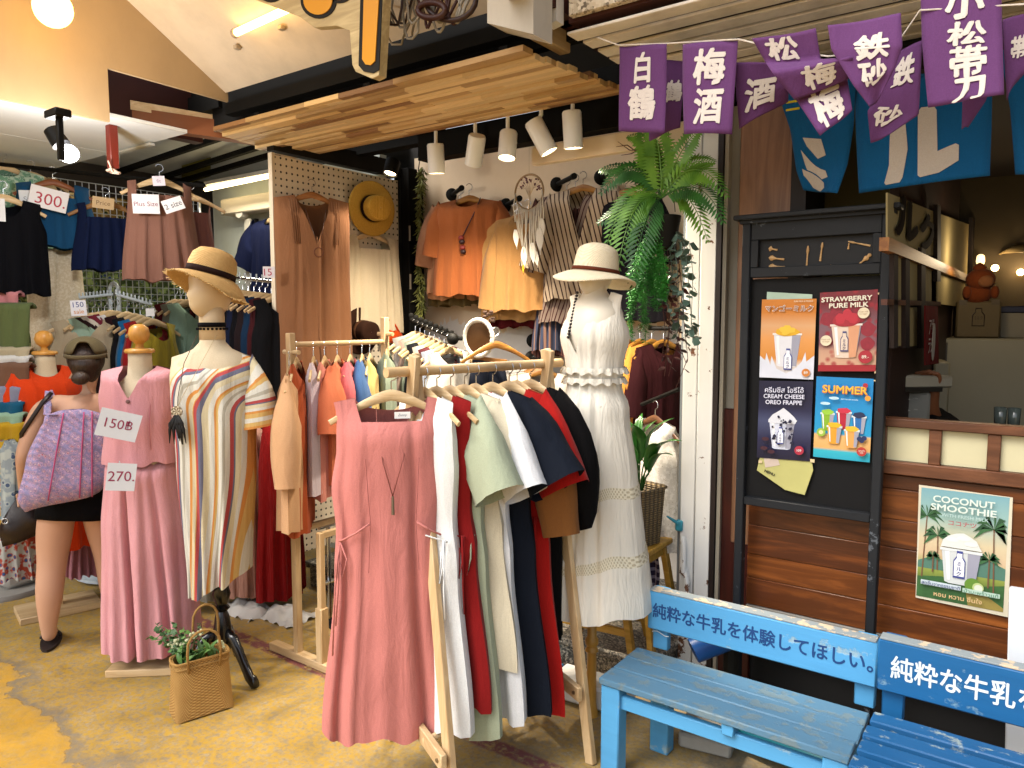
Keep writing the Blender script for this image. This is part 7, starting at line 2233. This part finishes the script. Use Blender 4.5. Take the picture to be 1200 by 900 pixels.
fr = [((745, 165), (703, 228), -.10, .055), ((735, 200), (710, 292), -.14, .06), ((738, 215), (724, 318), -.2, .075), ((752, 230), (700, 262), -.12, .06), ((762, 190), (752, 148), .0, .06), 
      ((815, 165), (853, 232), -.06, .06), ((825, 195), (848, 262), -.12, .06), ((800, 180), (838, 190), .05, .055), ((770, 150), (735, 160), .06, .05), ((752, 240), (742, 338), -.22, .075),
      ((775, 175), (765, 140), -.04, .065), ((805, 200), (830, 285), .02, .06), ((740, 182), (702, 200), .05, .05), ((795, 170), (822, 150), .02, .05)]
for i, (b, c, dy, w_) in enumerate(fr):
    frond(fern, fh, FP(*b, dy * .5), FP(*c, dy), w_ * 1.3, M_FERN if i % 3 else M_FERN2, 22, i)
def strand(t, pts, leaf, m, n, seed=0, wid=.6, droop=.4, nm='strand', spread=1.0):
    r_ = random.Random(seed)
    mb = MB()
    mb.tube(pts, .0016, 4)
    tot = len(pts) - 1
    for k in range(n):
        s = k / n * tot
        i = min(tot - 1, int(s))
        q = V(pts[i]).lerp(V(pts[i + 1]), s - i)
        a = r_.uniform(0, 2 * PI)
        d = V((math.cos(a), math.sin(a), r_.uniform(-.8, .3) - droop)).normalized()
        sd = d.cross(V((r_.uniform(-1, 1), r_.uniform(-1, 1), 1))).normalized()
        L = leaf * r_.uniform(.6, 1.2)
        nr = d.cross(sd)
        mb.add([q, q + d * L * .35 + sd * L * wid * .5, q + d * L * .7 + sd * L * wid * .35 + nr * L * .08, q + d * L, q + d * L * .7 - sd * L * wid * .35 + nr * L * .08, q + d * L * .35 - sd * L * wid * .5], [(0, 1, 2, 3, 4, 5)])
    return mb.build(nm, m, t, smooth=0)
tv = thing('trailing_asparagus_fern', 'feathery bright green trailing plant hanging below the fern', 'plant', FP(755, 300))
for k in range(20):
    x = 740 + k * 2.2 + rr.uniform(-3, 3)
    y1 = rr.uniform(345, 415) if k < 9 else rr.uniform(320, 370)
    pts = [FP(768, 262, -.02), FP(lerp(768, x, .7), 290, -.03), FP(x, 325, -.04 + rr.uniform(-.04, .04)), FP(x + rr.uniform(-4, 4), y1, -.03)]
    pts = [bez(pts[0], pts[1], pts[2], t_ / 6) for t_ in range(6)] + [pts[2].lerp(pts[3], t_ / 6) for t_ in range(7)]
    strand(tv, pts, .024, M_TRAIL, 260, 100 + k, .17, .1)
iv = thing('trailing_ivy', 'grey green heart leaved vine trailing down beside the pillar', 'plant', FP(800, 300))
for k in range(5):
    x = 788 + k * 6
    pts = [FP(778, 262, .02), FP(x - 4, 285, 0), FP(x, 320, -.02), FP(x + rr.uniform(-8, 6), 355 + 8 * k, -.02), FP(x + rr.uniform(-8, 8), 388 + 10 * (k % 3), -.01)]
    strand(iv, pts, .044, M_IVY, 20, 200 + k, .85, .35)
dv = thing('dark_vine', 'dark reddish leaved vine hanging lowest beside the pillar', 'plant', FP(780, 350))
for k in range(5):
    x = 772 + k * 6
    pts = [FP(780, 268, .03), FP(x, 310, .02), FP(x + 4, 345, .0), FP(x + rr.uniform(-6, 8), 390, .0), FP(x + rr.uniform(-10, 12), 425 + 16 * (k % 2), .0)]
    strand(dv, pts, .040, M_DARKLEAF, 18, 300 + k, .5, .5)
strand(dv, [FP(798, 340), FP(802, 380, -.02), FP(806, 420, -.02), FP(792, 455)], .03, M_DARKLEAF, 9, 340, .4, .4)
tw = thing('dry_twigs', 'dry brown twigs sticking out behind the fern near the lintel', 'twigs', P(735, 175, Y=3.1))
for (a, b, c) in (((722, 172), (735, 170), (752, 182)), ((724, 166), (738, 176), (748, 176)), ((728, 182), (740, 180), (755, 172)), ((790, 172), (786, 185), (792, 200))):
    MB().tube([P(*a, Y=3.08), P(*b, Y=3.05), P(*c, Y=3.0)], [.001, .0025, .003], 5).build('twig', plain('#4a2c1e', .7), tw)
ga = thing('leaf_garland', 'long olive leaf garland hanging beside the steel post', 'garland', P(490, 280, Y=3.8))
pts = [P(494, 196, Y=3.74), P(493, 225, Y=3.72), P(492, 260, Y=3.7), P(493, 300, Y=3.7), P(494, 340, Y=3.7), P(493, 372, Y=3.7)]
MB().tube([P(493, 182, Y=3.84), P(490, 200, Y=3.8)], .004, 5).build('cord', plain('#3a2c1e'), ga)
for k in range(4):
    strand(ga, [q + V((rr.uniform(-.015, .015), rr.uniform(-.015, .01), 0)) for q in pts], .058, M_OLIVE, 80, 400 + k, .24, .7)

# broad leaved plant in the wicker planter
bl = thing('leafy_pot_plant', 'broad glossy leaved plant growing in the wicker planter', 'plant', wk + V((0, 0, .2)))
M_BROAD = leafmat('#1c4418', '#2f6324', .3)
def broad(t, a, tip, wid, m, cup=.25, roll=0):
    a, tip = V(a), V(tip)
    d = tip - a
    L = d.length
    s_ = d.cross(V((0, 0, 1)))
    if s_.length < 1e-4: s_ = V((1, 0, 0))
    s_ = (Matrix.Rotation(roll, 3, d.normalized()) @ s_.normalized())
    nr = s_.cross(d.normalized())
    if nr.z < 0: nr = -nr
    def fn(u, v):
        x = (u - .5) * 2
        w_ = wid * math.sin(PI * min(.995, max(.02, (v ** .8)))) ** .8
        return a + d * v + nr * (L * .22 * math.sin(PI * v * .9) - L * .1 * v * v + cup * w_ * abs(x) * .5) + s_ * (x * w_ / 2)
    return MB().grid(6, 12, fn).build('leaf', m, t, smooth=180, thick=.0015)
O = wk + V((0, 0, .24))
for k, (px, py, dy, w_) in enumerate(((730, 488, -.02, .07), (700, 0, 0, 0), (788, 489, .0, .075), (798, 515, -.06, .075), (729, 510, -.06, .06), (768, 492, .05, .07), (742, 496, -.12, .075), (788, 532, -.08, .05), (733, 538, -.1, .05), (752, 484, .06, .06), (776, 520, -.14, .06))):
    if not w_: continue
    tip = P(px, py, Y=3.05 + dy)
    st_ = O + (tip - O) * .3 + V((0, 0, .03))
    MB().tube([O + V((0, 0, -.06)), O.lerp(st_, .6) + V((0, 0, .01)), st_], .0035, 5).build('stem', M_BROAD, bl, smooth=180)
    broad(bl, st_, tip, w_, M_BROAD, .3, rr.uniform(-.4, .4))
# plants in the straw bag
pb_ = thing('bag_plants', 'green foliage and white flowers filling the straw tote', 'plants', wm(sbag).translation + V((0, 0, .18)))
SB = wm(sbag)
M_BAGL, M_BAGD = leafmat('#3a6228', '#6a8f4a', .5), leafmat('#24431e', '#45663a', .5)
for k in range(26):
    a = SB @ V((rr.uniform(-.07, .07), rr.uniform(-.03, .03), .20))
    tip = a + V((rr.uniform(-.06, .06), rr.uniform(-.06, .05), rr.uniform(.05, .10)))
    broad(pb_, a, tip, rr.uniform(.018, .03), M_BAGL if k % 3 else M_BAGD, .4, rr.uniform(-1, 1))
def SP(px, py, dy=0): return P(px, py, d=3.05 + dy)
for k, (px, py) in enumerate(((175, 745), (182, 730), (192, 735), (200, 728), (205, 745), (188, 750), (215, 735), (235, 730), (198, 755), (180, 738))):
    a = SB @ V((rr.uniform(-.06, -.01), rr.uniform(-.02, .03), .20))
    e = SP(px, py, .05)
    strand(pb_, [bez(a, a.lerp(e, .5) + V((0, 0, .04)), e, t_ / 6) for t_ in range(7)], .026, M_BAGD if k % 2 else M_BAGL, 26, 500 + k, .8, .0, 'sprig')
fw = MB()
for (px, py) in ((200, 757), (207, 752), (213, 756), (226, 745), (235, 742), (222, 752), (258, 752), (262, 757), (208, 762)):
    q = SP(px, py, -.02)
    for k in range(7):
        fw.blob(q + V((rr.uniform(-.012, .012), rr.uniform(-.01, .01), rr.uniform(-.008, .012))), .006, 6, 4)
fw.build('flower_heads', plain('#b9bd9a', .6), pb_, kind='stuff')
# ================================================================== WOMAN SEEN FROM BEHIND
wl0 = P(64, 752, Z=0)
wp0 = V((wl0.x, wl0.y, 0)) + V((math.cos(YAW), math.sin(YAW), 0)) * .16
wo = thing('person', 'woman in olive cap, black shorts and flip flops seen from behind with a patterned tote', 'person', wp0, YAW + R(24))
# local: x to her right, y ahead of her
BV = [(0, .0, .82), (0, .01, .95), (0, .0, 1.09), (0, -.01, 1.20), (0, .0, 1.275), (0, .025, 1.345), (.0, .045, 1.445),      # 0..6 pelvis, waist, ribs, chest, base of neck, neck, head
      (-.10, .0, 1.235), (-.175, -.005, 1.215), (-.215, -.03, 1.08), (-.235, -.035, .98), (-.245, .03, .86), (-.245, .055, .80),   # 7..12 her left arm, wrist, palm
      (.10, .0, 1.235), (.175, .005, 1.215), (.205, .02, 1.07), (.21, .03, .98), (.16, .14, .92), (.12, .20, .92),        # 13..18 right arm bent forward
      (-.092, .0, .74), (-.115, .01, .58), (-.13, .015, .43), (-.145, -.015, .30), (-.16, -.01, .09), (-.16, .02, .066), (-.163, .12, .042),   # 19..25 left leg, foot
      (.085, .0, .74), (.10, .04, .58), (.115, .06, .43), (.125, .05, .30), (.13, .06, .09), (.13, .09, .066), (.135, .18, .042), (-.16, -.035, .05), (.13, .035, .05)]              # 26..32
BE = [(0, 1), (1, 2), (2, 3), (3, 4), (4, 5), (5, 6), (3, 7), (7, 8), (8, 9), (9, 10), (10, 11), (11, 12), (3, 13), (13, 14), (14, 15), (15, 16), (16, 17), (17, 18),
      (0, 19), (19, 20), (20, 21), (21, 22), (22, 23), (23, 24), (24, 25), (0, 26), (26, 27), (27, 28), (28, 29), (29, 30), (30, 31), (31, 32), (24, 33), (31, 34)]
BR = [(.155, .12), (.135, .105), (.14, .10), (.13, .09), (.065, .06), (.052, .052), (.082, .095),
      (.07, .065), (.058, .055), (.047, .045), (.043, .04), (.027, .024), (.03, .018),
      (.07, .065), (.058, .055), (.047, .045), (.043, .04), (.027, .024), (.03, .018),
      (.108, .11), (.092, .095), (.066, .068), (.068, .072), (.036, .038), (.04, .042), (.038, .016),
      (.108, .11), (.092, .095), (.066, .068), (.068, .072), (.036, .038), (.042, .044), (.042, .020), (.038, .034), (.038, .034)]
BV = [(x + max(0, z - .8) * .10, y, z) if i < 19 else (x, y, z) for i, (x, y, z) in enumerate(BV)]
skin_body('body', BV, BE, BR, M_FLESH, wo, 2)
for (cx_, sd, cy_) in ((-.245, 1, .06), (.12, -1, .21)):
    for k in range(4):
        x = cx_ + (k - 1.5) * .016
        z0 = .785 if sd > 0 else .91
        skin_body('finger', [(x, cy_, z0), (x, cy_ + .02, z0 - .03), (x + .002 * sd, cy_ + .012, z0 - .055 - .005 * (k in (1, 2))), (x + .004 * sd, cy_ - .006, z0 - .066)], [(0, 1), (1, 2), (2, 3)], [.010, .009, .008, .006], M_FLESH, wo, 1)
    x = cx_ + .03 * sd
    skin_body('thumb', [(cx_ + .012 * sd, cy_, .80 if sd > 0 else .925), (x, cy_ + .02, (.79 if sd > 0 else .915)), (x + .004 * sd, cy_ + .03, .765 if sd > 0 else .89)], [(0, 1), (1, 2)], [.011, .010, .007], M_FLESH, wo, 1)
# shorts
M_SH = fabric('#08080b', .4)
mb = MB()
rs = []
for k in range(8):
    z = lerp(.97, .665, k / 7)
    rx, ry = interp([(0, .138), (.4, .175), (1, .20)], k / 7), interp([(0, .115), (.4, .148), (1, .142)], k / 7)
    rs.append([V((rx * math.cos(a) + .01, ry * math.sin(a) - .004 + .004 * math.sin(a * 7 + k), z + (.012 * math.sin(2 * a) if k == 7 else 0))) for a in [2 * PI * j / 40 for j in range(40)]])
mb.rings(rs, cap=False).build('shorts', M_SH, wo, local=True, smooth=180, thick=.004)
# low backed tan top
mb = MB()
rs = []
for k in range(7):
    z = lerp(.96, 1.17, k / 6)
    rx, ry = lerp(.148, .150, k / 6), lerp(.118, .112, k / 6)
    rs.append([V((rx * math.cos(a), ry * math.sin(a), z - (.10 * max(0, -math.sin(a)) if k > 4 else 0) )) for a in [2 * PI * j / 40 for j in range(40)]])
mb.rings(rs, cap=False).build('tan_top', fabric('#96755c', .3), wo, local=True, smooth=180, thick=.003)
# hair and cap
def hair_mat():
    t = NT('dark hair')
    st = t.noise(t.map((60, 60, 7)), 2.0, 4, .6, .5)
    t.bump(st, .8, .006)
    return t.done(t.mix(st, hx('#0d0806'), hx('#47301f')), .42, spec=.5)
M_HAIR = hair_mat()
hm = Matrix.Rotation(R(0), 3, 'X')
MB().blob((.062, .02, 1.455), (.086, .098, .095), 24, 16).lathe([(.03, -.13), (.055, -.10), (.074, -.05), (.08, 0)], (.062, .005, 1.46), 20, sy=1.1).build('hair', M_HAIR, wo, local=True, smooth=180)
mb = MB().blob((.045, -.086, 1.362), (.040, .034, .034), 16, 10)
mb.build('hair_bun', M_HAIR, wo, local=True, smooth=180)
M_CAP = fabric('#5a5038', .3)
rs = []
for k in range(9):
    a0 = k / 8 * PI / 2
    r_, z = math.cos(a0), math.sin(a0)
    rs.append([V((.094 * max(.02, r_) * math.cos(b) + .063, .106 * max(.02, r_) * math.sin(b) + .018, 1.478 + .085 * z + (.062 * math.exp(-((b - 1.5 * PI) / .42) ** 4) if k == 0 else .046 * math.exp(-((b - 1.5 * PI) / .42) ** 4) if k == 1 else .028 * math.exp(-((b - 1.5 * PI) / .40) ** 4) if k == 2 else .01 * math.exp(-((b - 1.5 * PI) / .4) ** 4) if k == 3 else 0))) for b in [2 * PI * j / 48 for j in range(48)]])
MB().rings(rs, cap=False).build('cap', M_CAP, wo, local=True, smooth=180, thick=.004)
MB().tube([(.095 * math.cos(b) * 1.0 + .063, .108 * math.sin(b) + .016, 1.472 - .010 * max(0, -math.sin(b))) for b in [PI + .15 + (PI - .3) * j / 14 for j in range(15)]], [(.010, .003)] * 15, 6, flat=(0, 0, 1)).build('cap_strap', fabric('#5a503a', .3), wo, local=True, smooth=180)
MB().grid(10, 6, lambda u, v: V(((u - .5) * .17 + .063, .12 + v * .075 * math.sin(PI * (.15 + u * .7)), 1.485 - .02 * v - .02 * (2 * u - 1) ** 2))).build('cap_peak', M_CAP, wo, local=True, smooth=180, thick=.004)
# flip flops
for (x, y) in ((-.162, .062), (.133, .13)):
    rs = []
    MB().poly([(x + .046 * math.cos(a) * (1 + .12 * math.sin(a)), y + .13 * math.sin(a), .0) for a in [2 * PI * j / 24 for j in range(24)]], .014, (0, 0, 1)).build('flip_flop', plain('#241a18', .6), wo, local=True, smooth=30)
    MB().tube([(x - .045, y - .0, .03), (x - .02, y + .05, .05), (x, y + .08, .03), (x + .02, y + .05, .05), (x + .045, y, .03)], .006, 6).build('strap', plain('#1c1514', .6), wo, local=True, smooth=180)
# tote bag carried on her left shoulder
def paisley():
    t = NT('paisley quilt')
    o = t.map()
    v = t.voro(o, 52, out='Distance')
    v2 = t.voro(o, 150, out='Distance')
    n = t.noise(o, 45, 3, .6, 2.0)
    c = t.ramp(t.math('ADD', t.math('MULTIPLY', v, .7), t.math('MULTIPLY', n, .6)), [(.33, hx('#a8607e')), (.45, hx('#d0b4c0')), (.54, hx('#77729c')), (.64, hx('#b898b4')), (.75, hx('#8d86ac'))])
    c = t.mix(t.ramp(v2, [(.12, .6), (.3, 0.)]), c, hx('#cdb8c4'))
    q = t.math('ADD', t.wave(o, 14, 0, 'DIAGONAL'), n)
    t.bump(q, .4, .01)
    return t.done(c, .85, spec=.15)
M_PAIS = paisley()
TB = P(71, 536, d=3.50)
tb = thing('tote_bag', 'lilac and pink paisley quilted tote bag on the woman shoulder', 'bag', TB, YAW + R(28))
rs = []
for k in range(15):
    t_ = k / 14
    z = lerp(-.215, .215, t_)
    hw = interp([(0, .155), (.12, .19), (.5, .172), (1, .115)], t_)
    hd = interp([(0, .03), (.15, .06), (.6, .05), (1, .018)], t_)
    ring = []
    for j in range(40):
        a = 2 * PI * j / 40
        c_, s_ = math.cos(a), math.sin(a)
        ring.append(V((hw * math.copysign(abs(c_) ** .55, c_) + .06 * t_, hd * math.copysign(abs(s_) ** .8, s_) + .006 * math.sin(c_ * 9 + t_ * 7), z + (.012 * math.cos(c_ * 3) if t_ > .9 else 0) + .03 * c_ * (1 - t_))))
    rs.append(ring)
MB().rings(rs).build('body', M_PAIS, tb, local=True, smooth=180)
M_PIP = fabric('#b5527c')
for x in (-.06, .075, .13):
    MB().tube([(x * lerp(.95, .62, k / 8) + .06 * k / 8, -interp([(0, .042), (.15, .064), (.6, .054), (1, .022)], k / 8) - .002, lerp(-.195, .215, k / 8)) for k in range(9)], .0035, 5).build('piping', M_PIP, tb, local=True, smooth=180)
sh = wm(wo) @ V((-.10, -.015, 1.285))
for k in (-1, 1):
    a = wm(tb) @ V((.01 + .02 * k, -.03 * (k < 0) - .01, .21))
    m1 = wm(wo) @ V((-.085 + .015 * k, -.10 * (k < 0) + .02 * (k > 0), 1.19))
    MB().tube([a, a.lerp(m1, .5), m1, sh + V((0, 0, .012))], [(.017, .003)] * 4, 8, flat=(math.cos(YAW), math.sin(YAW), 0)).build('strap', M_PAIS, tb, smooth=180)
ds = thing('leather_bag', 'dark brown slouchy handbag hanging from the woman arm', 'handbag', P(27, 605, d=3.72), YAW + R(20))
mb = MB()
rs = []
for k in range(11):
    t_ = k / 10
    z = lerp(-.12, .14, t_)
    hw = interp([(0, .085), (.3, .115), (1, .05)], t_); hd = interp([(0, .05), (.3, .07), (1, .025)], t_)
    rs.append([V((hw * math.cos(a) + .05 * t_ - .01, hd * math.sin(a) + .008 * math.sin(a * 5 + k), z + .025 * math.cos(a) * (1 - t_))) for a in [2 * PI * j / 28 for j in range(28)]])
mb.rings(rs).build('body', paint('#1e110e', .45, bumpk=.3), ds, local=True, smooth=180)
MB().tube([(.014 * math.cos(a * PI / 6) - .06, -.075, .0 + .014 * math.sin(a * PI / 6)) for a in range(12)], .003, 5, closed=True).build('ring', M_CHROME, ds, local=True, smooth=180)
a = wm(ds) @ V((.03, 0, .13))
MB().tube([a, wm(wo) @ V((-.235, .05, .93)), wm(wo) @ V((-.215, -.07, 1.10)), wm(wo) @ V((-.12, -.07, 1.25)), sh + V((.03, 0, .008))], [(.010, .003)] * 5, 6, flat=(math.cos(YAW), math.sin(YAW), 0)).build('strap', paint('#1e110e', .45), ds, smooth=180)

# ================================================================== OVERHEAD CLUTTER
def cut_outline(pts, Y): return [P(*q, Y=Y) for q in pts]
sg_ = thing('cutout_sign', 'cutout wooden sign with black bordered yellow bar and discs hanging overhead', 'sign', P(400, 40, Y=2.1))
M_EDGE = wood('#a8946a', '#cbb88c', 'X', .5)
body = [(300, 0), (352, 20), (368, 32), (395, 30), (410, 36), (413, 76), (417, 84), (436, 92), (444, 88), (450, -10), (452, -40), (300, -40)]
b3 = cut_outline(body, 2.1)
MB().poly(b3[::-1], .04, (0, 1, 0)).build('plate', M_EDGE, sg_, smooth=0)
def layer(pts, k, m, nm):
    q = cut_outline(pts, 2.1)
    MB().poly([p + V((0, -.004 * k, 0)) for p in q][::-1], .0035, (0, 1, 0)).build(nm, m, sg_, smooth=0)
M_YEL = paint('#c98a10', .4, vary=.04)
layer([(421, 77), (427, 84), (438, 86), (445, 82), (449, -10), (449, -40), (424, -40)], 1, M_BLACK, 'border')
layer([(426, 70), (430, 76), (436, 77), (441, 72), (446, -10), (446, -40), (429, -40)], 2, M_YEL, 'bar')
for (cx_, cy_, r_) in ((374, 1, 21), (398, -14, 18), (318, -14, 17)):
    for k, (q_, m_, nm) in enumerate(((1.0, M_BLACK, 'disc_border'), (.80, M_YEL, 'disc'))):
        layer([(cx_ + r_ * q_ * math.cos(a), cy_ + r_ * q_ * math.sin(a)) for a in [2 * PI * j / 24 for j in range(24)]], k + 1, m_, nm)
cbn = thing('cable_bundle', 'tangle of grey and dark red cables hanging from the roof frame', 'cables', P(490, 40, Y=2.2))
rr = random.Random(31)
for k in range(9):
    cx_, cy_ = rr.uniform(462, 486), rr.uniform(0, 25)
    rx, ry = rr.uniform(8, 18), rr.uniform(20, 45)
    pts = [P(cx_ + rx * math.cos(a) + rr.uniform(-3, 3), cy_ + ry * math.sin(a) - 10, Y=2.2 + .02 * k) for a in [2 * PI * j / 14 for j in range(14)]]
    MB().tube(pts, .005, 6, closed=True).build('cable', plain('#8a8478' if k % 3 else '#2a1714', .5), cbn, smooth=180)
for k in range(8):
    x = rr.uniform(500, 560)
    pts = [P(x + rr.uniform(-25, 25), -20, Y=2.25), P(x + rr.uniform(-14, 14), 5, Y=2.25), P(x, rr.uniform(18, 50), Y=2.25), P(x + rr.uniform(4, 18), 5, Y=2.26), P(x + rr.uniform(8, 26), -20, Y=2.26)]
    pp = []
    for i in range(len(pts) - 2):
        for j in range(5): pp.append(bez(pts[i].lerp(pts[i + 1], .5) if i else pts[0], pts[i + 1], pts[i + 1].lerp(pts[i + 2], .5) if i < len(pts) - 3 else pts[-1], j / 5))
    MB().tube(pp + [pts[-1]], .006, 6).build('cable', plain('#8d877c' if k % 2 else '#3a1614', .5), cbn, smooth=180)
MB().tube([P(506 + 16 * math.cos(a), 12 + 9 * math.sin(a), Y=2.2) for a in [2 * PI * j / 20 for j in range(20)]], .012, 8, closed=True).build('cable_loop', plain('#341512', .5), cbn, smooth=180)
MB().tube([P(528 + 30 * math.cos(a), -2 + 26 * math.sin(a), Y=2.22) for a in [2 * PI * j / 20 for j in range(20)]], .010, 8, closed=True).build('cable_loop', plain('#2a1512', .5), cbn, smooth=180)
t = thing('cable_tray', 'pale grey metal box hanging overhead above the canopy end', 'metal box', P(600, 20, Y=2.2))
q = [P(571, 27, Y=2.2), P(625, 40, Y=2.2), P(625, -30, Y=2.2), P(571, -40, Y=2.2)]
MB().poly(q, .12, (0, 1, 0)).build('body', paint('#b5aea0', .5, dirt=.3), t)
q = [P(640, 30, Y=2.35), P(652, 24, Y=2.35), P(652, -40, Y=2.35), P(622, -40, Y=2.35), P(622, 10, Y=2.35)]
MB().poly(q, .05, (0, 1, 0)).build('bracket', paint('#c9c4ba', .5), t)
